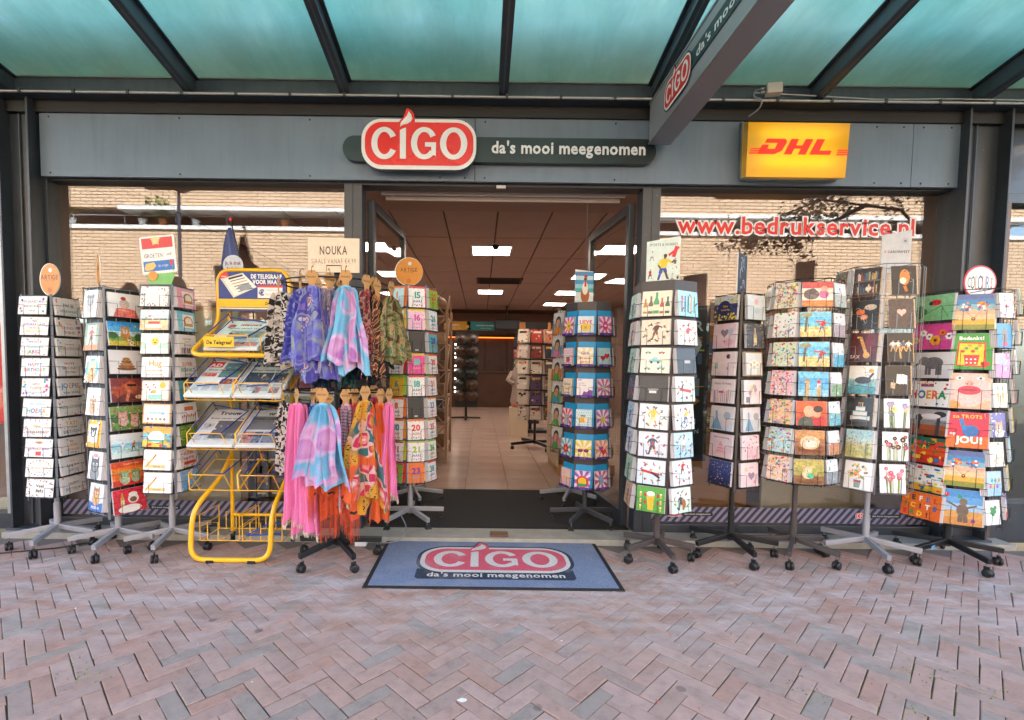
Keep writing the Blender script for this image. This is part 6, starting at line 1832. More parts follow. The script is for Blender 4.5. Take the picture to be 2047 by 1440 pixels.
# --- large colourful cards
H10 = V3((3.235, 3.362, 0))
r10 = rack(H10, 'black wire rack of large colourful cards with oval COLOURS sign', BLKMETAL, -92, 1.84, length=.30)
rack_grid(r10, BLKMETAL, 8, .235, .29, 1.82, -30)
f10 = [('green card with ladybird and clover', photo(['#7fbf8a', '#86c492', '#8fca9a'], lambda A: ([A.dot(.2 + .08 * cos(q), .36 + .13 * sin(q), .13, '#2f7a3c') for q in (0, 1.6, 3.1, 4.7)], A.line(.24, .2, .7, .56, .02, '#2f6a34'), A.line(.7, .56, .9, .1, .02, '#2f6a34'), A.ell(.56, .7, .14, .12, '#d8303a'), A.ell(.44, .68, .05, .08, '#22242a'), A.dot(.54, .72, .03, '#22242a'), A.dot(.62, .7, .03, '#22242a')))),
       ('pink card with daisies', photo(['#d83f94', '#e04f9f', '#dc4a9a'], lambda A: [A.flower(.12 + .16 * i, .5 + .18 * ((i * 2) % 3 - 1) * .8, .13 if i != 3 else .2, ['#e9c94a', '#f4f2f2', '#f4f2f2', '#f0a02c', '#e8702f', '#f4f2f2'][i], '#5a3020' if i != 1 else '#e0a02c') for i in range(6)])),
       ('white card with grey elephant', photo(['#d9d6da', '#e3e1e4', '#e6e4e6'], lambda A: (A.ell(.58, .58, .24, .24, '#6f6d72'), A.ell(.34, .66, .13, .17, '#77757a'), A.line(.26, .6, .08, .44, .08, '#6a686d'), [A.line(x, .45, x + .01, .12, .1, '#64626a') for x in (.42, .5, .68, .76)], A.flower(.06, .46, .06, '#e6c84a', stem=False)))),
       ('white HOERA card with bright letters', photo(['#f6f4f2'], lambda A: (A.text('HOERA', .5, .32, .44, ['#d8303a', '#2f6fb5', '#e8a02c', '#e06a2f', '#2f9a4a'], wt='x', fit=.9), A.rect(.3, .84, .62, .9, '#d8303a'), A.rect(.3, .78, .62, .84, '#2f5fa8'), A.confetti(26, ['#d8303a', '#2f9a4a', '#e8a02c', '#2f6fb5'], .02, .05)))),
       ('black and white tree landscape card', photo(['#8a4a2a', '#a8562f', '#8f8d92', '#c9c6ca', '#b5b2b8'], lambda A: (A.line(.3, .2, .3, .7, .14, '#2c2a2e'), A.ell(.3, .66, .1, .14, '#3a383c'), A.line(.8, 0, .8, .8, .12, '#3f3d42'), A.ell(.82, .82, .16, .12, '#3a383c'), A.ell(.6, .74, .25, .1, '#e6e4e8')))),
       ('red green abstract party card', photo(['#c9301f', '#e0501f', '#1f6f4a'], lambda A: A.doodle(46, ['#e03a2a', '#f0a02c', '#2f8a4a', '#2f6fb5', '#f2d23c', '#5a2f1f'], .05, .12))),
       ('white card with painted flower carts', photo(['#e8b53c', '#f4f4f2', '#f4f4f2', '#eef2f4'], lambda A: A.doodle(70, ['#d8303a', '#2f9a4a', '#2f6fb5', '#f0a02c', '#e8e04a', '#2f8a6a'], .02, .07))),
       ('orange GEFELICITEERD card of cut letters', photo(['#ea6a26', '#ee7428'], lambda A: [A.text(ch, .12 + .185 * (i % 5), .68 - .3 * (i // 5), .26, ['#f2d23c', '#2f2f34', '#f4f2ee', '#2f6fb5', '#d8303a', '#2f8a4a'][i % 6], wt='x') for i, ch in enumerate('GEFELICITEERD!')]))]
c10 = [('balloon heart sunset card', None), ('green Bedankt card with strawberry cup', photo(['#2f9a3f', '#34a045'], lambda A: (A.poly([(.14, .1), (.86, .06), (.84, .74), (.18, .76)], '#d8303a'), A.poly([(.18, .13), (.82, .10), (.8, .7), (.22, .72)], '#f2d23c'), A.poly([(.36, .12), (.66, .12), (.7, .4), (.32, .4)], '#d8303a'), [A.dot(.4 + .1 * (i % 3), .18 + .1 * (i // 3), .025, '#f6f4f2', 7) for i in range(6)], [A.dot(.3 + .08 * i, .5 + .08 * (i % 3), .045, ['#d8303a', '#3f9a4a', '#e8a02c'][i % 3], 7) for i in range(6)], A.heart(.84, .14, .1, '#d8303a'), A.text('Bedankt!', .5, .82, .13, '#f6f4f2', fit=.8, wt='x')))),
       ('pale pink face with big red lips', photo(['#e8b59a', '#f0c3bd', '#f2ccc6', '#eec0a6'], lambda A: (A.ell(.5, .55, .46, .5, '#f3c6c4', 20), A.ell(.5, .52, .28, .13, '#d8405a', 14), A.ell(.5, .53, .2, .035, '#a82f44', 10), A.ell(.5, .72, .12, .07, '#e6a39a'), A.dot(.45, .70, .02, '#8a4a44'), A.dot(.55, .70, .02, '#8a4a44'), [(A.ell(x, .86, .1, .045, '#f4f4f6'), A.dot(x, .86, .035, '#5f8a9c'), A.dot(x, .86, .015, '#222')) for x in (.26, .76)], A.ell(.1, .1, .2, .12, '#d89a5a')))),
       ('red TROTS OP JOU peacock card', photo(['#e8702f', '#d8284a', '#d02a50'], lambda A: (A.ell(.58, .48, .2, .17, '#1f6fb5'), A.line(.44, .5, .34, .82, .09, '#2f7fc0'), A.text('zo TROTS', .5, .84, .13, '#f2d23c', fit=.8), A.text('JOU!', .56, .14, .26, '#f6f4f2', wt='x', fit=.7), A.text('op', .16, .36, .12, '#f6f4f2')))),
       ('second balloon heart sunset card', None),
       ('blue card with party elephant', photo(['#c98a4a', '#d09a5a', '#9fc3e0', '#5f9fd6', '#4a90d0'], lambda A: (A.ell(.52, .42, .15, .18, '#6f5f54'), A.ell(.54, .66, .1, .1, '#77675c'), A.line(.47, .28, .46, .08, .1, '#6a5a50'), A.line(.58, .28, .6, .08, .1, '#6a5a50'), A.line(.4, .5, .14, .64, .05, '#6f5f54'), A.line(.64, .5, .86, .58, .05, '#6f5f54'), A.poly([(.4, .76), (.54, .76), (.42, .9)], '#3aa06a'), A.balloon(.14, .84, .06, '#d8303a'), A.dot(.78, .14, .05, '#8a3aa0'))))]
def balloons(A):
    A.grad(['#8a8f3f', '#e0b04a', '#f0c9a0', '#f0b99a', '#7fb0c9', '#3f86c0', '#5a6fa8'])
    for i in range(44):
        s = -1 if i % 2 else 1
        a, q = A.r.uniform(0, 6.3), A.r.random() ** .5
        A.dot(.5 + s * .2 + .15 * q * cos(a), .66 + .13 * q * sin(a), .032, A.r.choice(['#e0472f', '#f0a02c', '#2f5fa8', '#f4f2ee', '#e8702f', '#3fa0c9']), 7)
    A.line(.3, .54, .48, .34, .008, '#6a5a4a')
    A.line(.7, .54, .52, .34, .008, '#6a5a4a')
    A.ell(.5, .3, .05, .05, '#5a3a24')
    A.dot(.5, .31, .02, '#e8b03a')
c10 = [(a, b or balloons) for a, b in c10]
def small(bgs, cols, n=14):
    return lambda A: (A.grad(bgs), A.doodle(n, cols, .04, .1))
s10 = [('small red and white floral card', small(['#f2ece8'], ['#c9303a', '#e0707a', '#f4f2f2'])), ('small blue card with brown owl', photo(['#2f86d0', '#3f94da'], lambda A: (A.ell(.5, .5, .2, .35, '#8a6f54'), A.ell(.5, .14, .2, .1, '#d8303a')))), ('small pink swirl card', small(['#e88ac0', '#d9a3cf'], ['#d84a94', '#8fc9d6', '#f2e6ee'])), ('small card with two carrots', photo(['#f0dfc0', '#f3e6cc'], lambda A: [(A.poly([(x - .1, .62), (x + .1, .62), (x, .1)], '#e0a04a'), A.ell(x, .78, .06, .12, '#4fa06a')) for x in (.34, .66)])), ('small purple card with dog', photo(['#5a4a9c', '#6555a8'], lambda A: (A.animal(.5, .4, .22, '#c9a070', '#e9e0d6', 'point'), A.confetti(16, ['#f4f2f2', '#d6c9f0'])))), ('small pale leafy card', small(['#e9ece2', '#eef0e6'], ['#8fae7a', '#c9bf8a', '#e0a07a'])), ('small light blue balloon card', photo(['#9fc9ea', '#aed3ee'], lambda A: [A.balloon(.2 + .12 * i, .4 + .24 * (i % 2), .09, PAL[i]) for i in range(6)])), ('small white clover card', photo(['#f0f2ee'], lambda A: [A.dot(x, z, .09, '#3f8f54') for x, z in ((.4, .5), (.52, .62), (.4, .66), (.66, .7), (.62, .54), (.5, .44))]))]
t10 = [('little green leaf card at the edge', small(['#4fa05a'], ['#e8d04a', '#d8553a'])), ('little orange card at the edge', small(['#f0a05a', '#f2b47a'], ['#e06a3a', '#f6dcc0'])), ('little tulip card at the edge', photo(['#f4f2f2'], lambda A: [(A.line(.25 + .25 * i, 0, .25 + .25 * i, .6, .03, '#7fa04a'), A.ell(.25 + .25 * i, .68, .1, .14, ['#d8303a', '#e8702f', '#8a4a9c'][i])) for i in range(3)])), ('little red photo card at the edge', small(['#c9403a', '#8a3a30'], ['#f2d0a0', '#333', '#e8a05a'])), ('little yellow and blue card at the edge', small(['#e8c93c'], ['#2f6fb5', '#d8303a'])), ('little aqua unicorn card at the edge', photo(['#8fd6dc', '#9fdce2'], lambda A: (A.ell(.5, .44, .2, .26, '#f6f4f4'), A.doodle(10, PAL, .03, .07)))), ('little yellow lace card at the edge', photo(['#e8d23a', '#ecd844'], lambda A: (A.ell(.5, .5, .32, .38, '#d8a0b5'), A.ell(.5, .5, .24, .3, '#8fae5a'), A.ell(.5, .5, .15, .2, '#d8b58a')))), ('little rainbow HAPPY card at the edge', photo(['#d8303a', '#f0a02c', '#3f9ac9', '#8a4aa0'], lambda A: (A.ell(.5, .55, .34, .3, '#f6f4f2'), A.text('HAPPY', .5, .5, .14, ['#2f8fc0', '#d8444a'], fit=.6))))]
fill_face(r10, 'colourful rack', H10, -76, .235, .31, .189, 'broad column,', f10, .24, .172, wire=BLKMETAL, ncards=5, tilt=6, fan=.002, mat=PAINTED)
fill_face(r10, 'colourful rack', H10, -31, .235, .315, .25, 'tall middle column,', c10, .20, .23, wire=BLKMETAL, ncards=6, tilt=6, fan=.0022, mat=PAINTED)
fill_face(r10, 'colourful rack', H10, 14, .235, .33, .187, 'small card column,', s10, .125, .155, wire=BLKMETAL, ncards=8, tilt=6, dx=-.03, fan=-.003, mat=PAINTED)
fill_face(r10, 'colourful rack', H10, 40, .245, .36, .186, 'outermost column,', t10, .12, .155, wire=BLKMETAL, ncards=5, tilt=6, dx=-.01, mat=PAINTED)

# racks standing behind the two doorway racks: only feet and edges show
for hub, lab, ph in ((V3((-.62, 4.62, 0)), 'silver footed rack half hidden behind the number cards', -70), (V3((.86, 4.66, 0)), 'silver footed magazine rack half hidden behind the blue envelope cards', -110)):
    rr_ = rack(hub, lab, SILVER, ph, 1.85)
    rack_grid(rr_, WIREDK, 6, .16, .5, 1.85, 0)
    side = -1 if hub.x > 0 else 1
    for ang, cn in ((-60, 'hall side column,') if hub.x > 0 else (55, 'aisle side column,'),):
        fill_face(rr_, 'rack behind ' + ('blue envelopes' if hub.x > 0 else 'number cards'), hub, ang, .16, .55, .21, cn, [(f'half hidden {n} magazine', (lambda b: lambda A: (A.grad([b, '#dfe3e6']), A.text('MODE', .5, .8, .14, '#fff', fit=.8), A.poly([(.1, 0), (.3, .3), (.7, .3), (.92, 0)], A.r.choice(CW)), A.ell(.5, .55, .26, .3, '#4a3428'), A.ell(.5, .48, .19, .22, '#d9a88a'), A.doodle(4, CW)))(b)) for n, b in (('grey', '#9aa3a8'), ('blue', '#7fa3c9'), ('orange', '#e08a4a'), ('green', '#6fa85a'), ('pale', '#d6d3cf'), ('pink', '#d98aa8'))], .15, .195, wire=WIREDK, ncards=5, tilt=6)

# ------------------------------------------------------------ signs on top of the racks (parts of their racks)
def topper(root, name, loc, rz, fn, label=None, rx=0, ry=0):
    mb = MB()
    fn(mb)
    M = Matrix.Translation(loc) @ Matrix.Rotation(R(rz), 4, 'Z') @ Matrix.Rotation(R(rx), 4, 'X') @ Matrix.Rotation(R(ry), 4, 'Y')
    return mb.build(name, root, M=M, label=label)
def paddle(mb, k=1.0, rx=.076, rz=.106):
    mb.plate([(-.012, 0), (.012, 0), (.022, .05), (-.022, .05)], -.003, .003, PRINT, C('#d98a2c'))
    mb.plate(ell(0, .15, rx + .004, rz + .004, 28), -.0035, .003, PRINT, C('#f0efe9'))
    mb.plate(ell(.003, .15, rx, rz, 28), -.0045, -.003, PRINT, C('#de8f2e'))
    a = Art(mb, .16, .21, y=-.0047)
    a.M = Matrix.Translation((0, .0, .045))
    a.dot(.55, .80, .07, '#e6e6ea', 12)
    a.text('ARTIGE', .5, .50, .21, '#3f2a17', wt='r', fit=.88, sx=.85)
    a.text('a world of cards', .5, .46, .05, '#6a4a28', wt='r', fit=.7)
    a.dot(.5, .16, .09, '#c9701f', 12)
topper(r1, 'paddle_sign', (.02, -.02, 1.70), -8, paddle, 'orange oval ARTIGE paddle sign')
topper(r2, 'paddle_sign', (-.09, -.0, 1.76), -47, paddle, 'orange paddle sign seen edge on', ry=4)
topper(r4, 'paddle_sign', (-.02, -.0, 1.885), 0, lambda mb: paddle(mb, 1.0, .108, .108), 'round orange ARTIGE sign above number cards')
def groeten(mb):
    mb.plate([(-.012, -.1), (.012, -.1), (.09, .06), (.11, .14), (-.10, .14), (-.09, .06)], -.002, .002, PRINT, C('#7cc06a'))
    n, pts = 14, []
    w, h = .235, .24
    for i in range(n):
        pts += [(-w / 2 + w * i / n, .1 - .0), (-w / 2 + w * (i + .5) / n, .1 - .006)]
    for i in range(n):
        pts += [(w / 2, .1 + h * i / n), (w / 2 + .006, .1 + h * (i + .5) / n)]
    for i in range(n):
        pts += [(w / 2 - w * i / n, .1 + h), (w / 2 - w * (i + .5) / n, .1 + h + .006)]
    for i in range(n):
        pts += [(-w / 2, .1 + h - h * i / n), (-w / 2 - .006, .1 + h - h * (i + .5) / n)]
    mb.plate(pts, -.005, -.0022, PRINT, C('#f2f1ef'))
    a = Art(mb, w, h, M=Matrix.Translation((0, 0, .1)), y=-.0052)
    a.rect(.04, .68, .96, .97, '#d8403c')
    a.rect(.04, .06, .96, .34, '#2f74c4')
    a.star(.46, .9, .16, '#f3dfae')
    a.dot(.46, .9, .11, '#f2cf8a', 14)
    a.text('GROETEN', .36, .43, .16, '#3a2a22', wt='r', fit=.56, sx=.8)
    a.text('uit', .82, .46, .14, '#3a3a3a', wt='r', shear=.4, fit=.2)
    a.poly([(.06, .14), (.12, .28), (.36, .30), (.42, .2), (.3, .1), (.1, .08)], '#efbd66')
    a.text('by artige', .62, .17, .1, '#e6eef6', wt='r', shear=.4, fit=.3)
    a.ell(.87, .26, .05, .09, '#d8303a')
    a.line(.9, .02, .9, .18, .025, '#4fa04a')
    mb.plate(ell(-.05, .085, .032, .032, 16), -.0065, -.0055, PRINT, C('#e8942f'))
topper(r3, 'stamp_sign', (.0, -.06, 1.79), -4, groeten, 'stamp shaped red white blue GROETEN uit sign', ry=-5)
def chicken(mb):
    mb.plate([(-.075, 0), (.075, 0), (.075, .265), (-.075, .28)], -.002, .002, PRINT, C('#eef1f2'))
    a = Art(mb, .15, .262, y=-.0022)
    a.grad(['#cfdbe2', '#dfe8ec', '#e9eef0', '#4fb0b8', '#8fcfe0', '#3f9ad0', '#bfe0ee', '#3f94d0'])
    a.ell(.55, .3, .24, .26, '#b5602f')
    a.ell(.55, .5, .16, .2, '#efe9e0')
    a.line(.56, .55, .56, .8, .06, '#c9403a')
    a.dot(.56, .78, .05, '#4a3a30')
    a.ell(.58, .86, .1, .05, '#d0302f')
    a.line(.5, .0, .5, .12, .03, '#d9902f')
    a.line(.64, .0, .64, .12, .03, '#d9902f')
    a.dot(.2, .93, .03, '#d8303a')
topper(r5, 'picture_sign', (-.04, .02, 1.80), 4, chicken, 'upright picture of a brown chicken on a beach')
MB().tube([(-.02, .03, 2.06), (-.03, .03, 2.98)], .0012, WIRESV, 4).build('hanging_string', r5)
def sports(mb):
    mb.plate([(-.105, 0), (.105, 0), (.105, .315), (-.105, .285)], -.002, .002, PRINT, C('#dcebe9'))
    a = Art(mb, .21, .29, y=-.0022)
    a.text('SPORTS & HOBBIES', .5, .88, .085, '#26262a', wt='r', fit=.86, shear=.1)
    for x, z, h, c1, c2 in ((.16, .55, .22, '#e0e3e8', '#8a92a0'), (.85, .36, .24, '#5a6270', '#f0f0f0'), (.12, .14, .22, '#c9303a', '#3a3a40'), (.78, .06, .2, '#d6d6de', '#8a8a94'), (.94, .04, .18, '#44444c', '#f0f0f0')):
        a.figure(x, z, h, c1, c2, arms=0)
    a.line(.66, .66, .96, .84, .05, '#d8303a')
    a.line(.8, .62, .9, .86, .08, '#d8303a')
    a.figure(.5, .12, .58, '#f0c92c', '#2f4fa8', skin='#5a3a2a', lean=.2)
    a.dot(.3, .12, .03, '#f4f4f4')
topper(r6, 'poster_sign', (-.01, .01, 1.85), -14, sports, 'pale SPORTS and HOBBIES poster with footballer in yellow')
def darkboard(mb):
    mb.plate([(-.1, 0), (.1, 0), (.1, .3), (-.1, .3)], -.002, .004, PRINT, C('#2f2a34'), sidecol=C('#e6e3e8'))
    a = Art(mb, .2, .3, y=-.0022)
    a.swirl(10, ['#8fb9d6', '#d6c9e0', '#e9e6ee'], .02)
topper(r7, 'edge_board', (.01, -.0, 1.78), 47, darkboard, 'dark sign board seen nearly edge on')
def cardinvest(mb):
    mb.plate([(-.092, 0), (.092, .0), (.092, .285), (-.092, .25)], -.002, .002, PRINT, C('#cdccd3'))
    a = Art(mb, .184, .265, y=-.0022)
    a.text('CARDINVEST', .58, .5, .088, '#2c2c33', wt='b', fit=.74, shear=.08)
    a.line(.1, .5, .17, .57, .03, '#d8a0a8')
    a.line(.1, .56, .17, .5, .03, '#d88a94')
    a.dot(.78, .8, .09, '#bfc0c9', 14)
    a.text('18', .78, .77, .08, '#4a4a55', wt='b')
topper(r9, 'white_sign', (.06, -.05, 1.95), -6, cardinvest, 'pale grey CARDINVEST sign board')
def colours(mb):
    mb.plate(ell(0, .11, .118, .112, 32), -.003, .003, PRINT, C('#d8434f'))
    mb.plate(ell(0, .11, .107, .101, 32), -.0045, -.0032, PRINT, C('#f3f2f2'))
    a = Art(mb, .2, .2, M=Matrix.Translation((0, 0, .01)), y=-.0048)
    for i, ch in enumerate('COLOURS'):
        x = .1 + .133 * i
        hgt = .46 + .26 * (1 - ((x - .5) / .42) ** 2)
        a.text(ch, x, .5 - hgt / 2 * .72, hgt, ['#5a2f5a', '#2f6f4a', '#e0707a', '#223a5a', '#d05a80', '#2f8fc0', '#d8402f'][i], wt='r', sx=.34)
topper(r10, 'oval_sign', (.06, -.05, 1.78), 4, colours, 'white oval COLOURS sign with red rim')
# small stickers on the feet of two racks
MB().box(.17, .23, -.0175, -.0165, .105, .13, PRINT, C('#4fa3d8')).build('foot_sticker', r10, M=Matrix.Rotation(R(-148), 4, 'Z'))
# ------------------------------------------------------------ door mat on the paving
CARPET, t = newmat('mat_pile')
o = N(t, 'ShaderNodeOutputMaterial')
b = N(t, 'ShaderNodeBsdfPrincipled', i_Roughness=0.97)
a = N(t, 'ShaderNodeAttribute', attribute_name='Col')
tc = N(t, 'ShaderNodeTexCoord')
n = N(t, 'ShaderNodeTexNoise', i_Scale=90.0, i_Detail=6.0, i_Roughness=0.8)
L(t, tc.outputs['Object'], n.inputs['Vector'])
r = ramp(t, [(0.3, (.62, .62, .64)), (0.7, (1.2, 1.2, 1.2))])
L(t, n.outputs['Fac'], r.inputs[0])
c = mixc(t, 1.0, a.outputs['Color'], r.outputs[0], 'MULTIPLY')
n2 = N(t, 'ShaderNodeTexNoise', i_Scale=5.0, i_Detail=8.0)
L(t, tc.outputs['Object'], n2.inputs['Vector'])
r2 = ramp(t, [(.5, (0, 0, 0)), (.8, (.4, .4, .4))])
L(t, n2.outputs['Fac'], r2.inputs[0])
L(t, mixc(t, r2.outputs[0], c, '#a7a3a8'), b.inputs['Base Color'])
bp = N(t, 'ShaderNodeBump', i_Strength=.5, i_Distance=.002)
L(t, n.outputs['Fac'], bp.inputs['Height'])
L(t, bp.outputs[0], b.inputs['Normal'])
L(t, b.outputs[0], o.inputs[0])
MG = Matrix.Rotation(R(-90), 4, 'X')
dm = empty('door_mat', (.092, 2.812, 0.0), label='blue grey door mat with red CIGO logo lying on the bricks', cat='door mat')
mw, md = 1.53, .80
mb = MB().box(-mw / 2, mw / 2, 0, md, -.001, .006, RUBBER, bev=.002)
mb.build('rubber_edge', dm)
mb = MB().box(-mw / 2 + .028, mw / 2 - .028, .026, md - .026, .0, .0082, CARPET, C('#7483a0'))
pile = mb.build('pile', dm)
b = MB()
MM = Matrix.Translation((0, 0, .0086)) @ MG
b.plate([(-.46, .12), (.49, .12), (.51, .145), (.51, .27), (-.48, .27), (-.48, .145)], -.0002, 0, CARPET, C('#27344a'), M=MM)
flat_logo(b, .02, .43, .99, M=MM, y=-.0006, e=.0003, red='#d2566c', white='#d3d0d0', dark='#27344a', mat=CARPET)
b.build('logo', dm)
b = MB()
tw = text_width("da's mooi meegenomen", .085)
add_text(b, "da's mooi meegenomen", .02, .155, .085, -.0008, CARPET, '#d3d0cc', M=MM, wt='b', sx=.86 / tw)
b.build('slogan', dm)

# ------------------------------------------------------------ scarves
def cloth(name, build):
    m, t = newmat(name)
    o = N(t, 'ShaderNodeOutputMaterial')
    b = N(t, 'ShaderNodeBsdfPrincipled', i_Roughness=0.85)
    b.inputs['Sheen Weight'].default_value = .25
    a = N(t, 'ShaderNodeAttribute', attribute_name='Col')
    c = build(t, a.outputs['Vector'])
    w1 = N(t, 'ShaderNodeTexNoise', i_Scale=160.0, i_Detail=3.0)
    L(t, a.outputs['Vector'], w1.inputs['Vector'])
    r = ramp(t, [(.3, (.84, .84, .84)), (.7, (1.05, 1.05, 1.05))])
    L(t, w1.outputs['Fac'], r.inputs[0])
    L(t, mixc(t, 1.0, c, r.outputs[0], 'MULTIPLY'), b.inputs['Base Color'])
    bp = N(t, 'ShaderNodeBump', i_Strength=.25, i_Distance=.0015)
    L(t, w1.outputs['Fac'], bp.inputs['Height'])
    L(t, bp.outputs[0], b.inputs['Normal'])
    tl = N(t, 'ShaderNodeBsdfTranslucent')
    L(t, c, tl.inputs[0])
    mx = N(t, 'ShaderNodeMixShader', i_0=.15)
    L(t, b.outputs[0], mx.inputs[1])
    L(t, tl.outputs[0], mx.inputs[2])
    L(t, mx.outputs[0], o.inputs[0])
    return m
def noisy(stops, scale, detail=5.0, dist=0.0, interp='LINEAR'):
    def f(t, v):
        n = N(t, 'ShaderNodeTexNoise', i_Scale=scale, i_Detail=detail, i_Distortion=dist)
        L(t, v, n.inputs['Vector'])
        r = ramp(t, stops, interp)
        L(t, n.outputs['Fac'], r.inputs[0])
        return r.outputs[0]
    return f
def cells(stops, scale, base=None, interp='CONSTANT', dist=True):
    def f(t, v):
        src = v
        if dist:
            n = N(t, 'ShaderNodeTexNoise', i_Scale=scale * .8, i_Detail=2.0)
            L(t, v, n.inputs['Vector'])
            mx = N(t, 'ShaderNodeMix', data_type='VECTOR', i_0=.06)
            L(t, v, mx.inputs[4])
            L(t, n.outputs['Color'], mx.inputs[5])
            src = mx.outputs[1]
        vo = N(t, 'ShaderNodeTexVoronoi', i_Scale=scale)
        L(t, src, vo.inputs['Vector'])
        r = ramp(t, stops, interp)
        L(t, vo.outputs['Distance'], r.inputs[0])
        if base:
            sp = N(t, 'ShaderNodeSeparateColor')
            L(t, vo.outputs['Color'], sp.inputs[0])
            r2 = ramp(t, base, 'CONSTANT')
            L(t, sp.outputs[0], r2.inputs[0])
            g = N(t, 'ShaderNodeMath', operation='GREATER_THAN', i_1=.42)
            L(t, vo.outputs['Distance'], g.inputs[0])
            return mixc(t, g.outputs[0], r.outputs[0], r2.outputs[0])
        return r.outputs[0]
    return f
def mixed(fa, fb, scale, lo=.48, hi=.52):
    def f(t, v):
        n = N(t, 'ShaderNodeTexNoise', i_Scale=scale, i_Detail=2.0)
        L(t, v, n.inputs['Vector'])
        r = ramp(t, [(lo, (0, 0, 0)), (hi, (1, 1, 1))])
        L(t, n.outputs['Fac'], r.inputs[0])
        return mixc(t, r.outputs[0], fa(t, v), fb(t, v))
    return f
def stripes(stops, scale, dist=0.0, axis='Y', interp='CONSTANT'):
    def f(t, v):
        w_ = N(t, 'ShaderNodeTexWave', wave_type='BANDS', bands_direction=axis, i_Scale=scale, i_Distortion=dist, i_Detail=2.0)
        L(t, v, w_.inputs['Vector'])
        r = ramp(t, stops, interp)
        L(t, w_.outputs['Fac'], r.inputs[0])
        return r.outputs[0]
    return f
flat = lambda c: noisy([(.3, c), (.7, c)], 3)
CL = {
    'bw': cloth('black_white_floral_cloth', mixed(noisy([(.47, '#1d1c22'), (.50, '#d9d2cd')], 30, 6, .4), noisy([(.50, '#1d1c22'), (.53, '#e4dedb')], 44, 4, 1.0), 4)),
    'purple': cloth('purple_leopard_cloth', cells([(0, '#b9bde0'), (.28, '#6f7fd0'), (.42, '#4a4fb8'), (.7, '#7f8fd8')], 26)),
    'paisley': cloth('purple_paisley_cloth', mixed(cells([(0, '#b86a3a'), (.14, '#d9cfe0'), (.24, '#6a6fc9'), (.38, '#9aa6bf'), (.50, '#5a52b8'), (.75, '#8a78cc')], 13), noisy([(.42, '#5d55c0'), (.55, '#7d86d6'), (.64, '#9aa39c')], 9, 5, 1.2), 5)),
    'greypaisley': cloth('grey_lilac_paisley_cloth', mixed(cells([(0, '#8a5a3a'), (.16, '#c9c6cc'), (.3, '#57506e'), (.42, '#b0a8bd'), (.7, '#8d8199')], 17), noisy([(.45, '#7a70b5'), (.6, '#b5aec9')], 12, 4, 1.0), 6)),
    'marble': cloth('sky_pink_flower_cloth', mixed(noisy([(.36, '#6fc0e8'), (.47, '#93d0ee'), (.50, '#d9a6dc'), (.60, '#e3b9e4'), (.66, '#b87ac9')], 6, 1.5, .9), cells([(0, '#c98a3a'), (.09, '#e0b4e0'), (.34, '#cf97d6'), (.42, '#e7c3e8'), (.55, '#7cc6ea')], 6, interp='LINEAR'), 3.5)),
    'redpat': cloth('red_black_border_cloth', cells([(0, '#d8b9b0'), (.2, '#b53a4a'), (.38, '#2b2430'), (.5, '#d9a99c'), (.7, '#a33a44')], 24)),
    'black': cloth('black_cloth', flat('#20222a')),
    'navy': cloth('navy_cloth', noisy([(.4, '#222a4f'), (.6, '#2f5a86')], 14)),
    'tiger': cloth('tiger_stripe_cloth', stripes([(0, '#4a2626'), (.42, '#c98a5a'), (.55, '#e0c49a'), (.75, '#8a4a34')], 11, 7, 'DIAGONAL')),
    'green': cloth('green_brown_print_cloth', noisy([(.35, '#5a3a2a'), (.45, '#7a8a5a'), (.52, '#b59a72'), (.58, '#4f7a5a'), (.66, '#c46a5a'), (.75, '#d6c0a0')], 11, 5, 1.2, 'CONSTANT')),
    'pink': cloth('pink_wool_cloth', noisy([(.3, '#ea76b4'), (.7, '#f08cc4')], 5)),
    'bluedot': cloth('blue_black_print_cloth', mixed(flat('#7f98dd'), noisy([(.5, '#22222b'), (.54, '#4f6fc9')], 16, 2), 8)),
    'orangeblk': cloth('orange_black_leopard_cloth', cells([(0, '#1f1a1a'), (.22, '#d9552a'), (.8, '#e2602f')], 22)),
    'leopard': cloth('leopard_flower_cloth', mixed(cells([(0, '#25201c'), (.26, '#d9a02f'), (.8, '#e0ae42')], 42), mixed(cells([(0, '#f0d9d4'), (.2, '#e8909c'), (.34, '#c92f52'), (.48, '#e4b7b2'), (.6, '#2f6a6f')], 10), flat('#e0602a'), 5), 4.2)),
    'multi': cloth('pink_red_print_cloth', mixed(cells([(0, '#e9d6c6'), (.22, '#d8307a'), (.38, '#2f6a72'), (.5, '#c9303a'), (.7, '#e0702f')], 18), flat('#d8307a'), 5)),
    'orange': cloth('orange_cloth', noisy([(.3, '#e2632a'), (.7, '#ea7236')], 4)),
    'stripe': cloth('pink_blue_striped_cloth', stripes([(0, '#d3a6c0'), (.3, '#5f6a9c'), (.5, '#e9e2e2'), (.7, '#c983ac'), (.86, '#3a4470')], 16, .4, 'Y')),
    'teal': cloth('teal_print_cloth', noisy([(.42, '#1f3a44'), (.55, '#2f7f86'), (.64, '#1d2530')], 18, 4, 1.0)),
}
FRINGE = cloth('cream_fringe', flat('#e6dccb'))
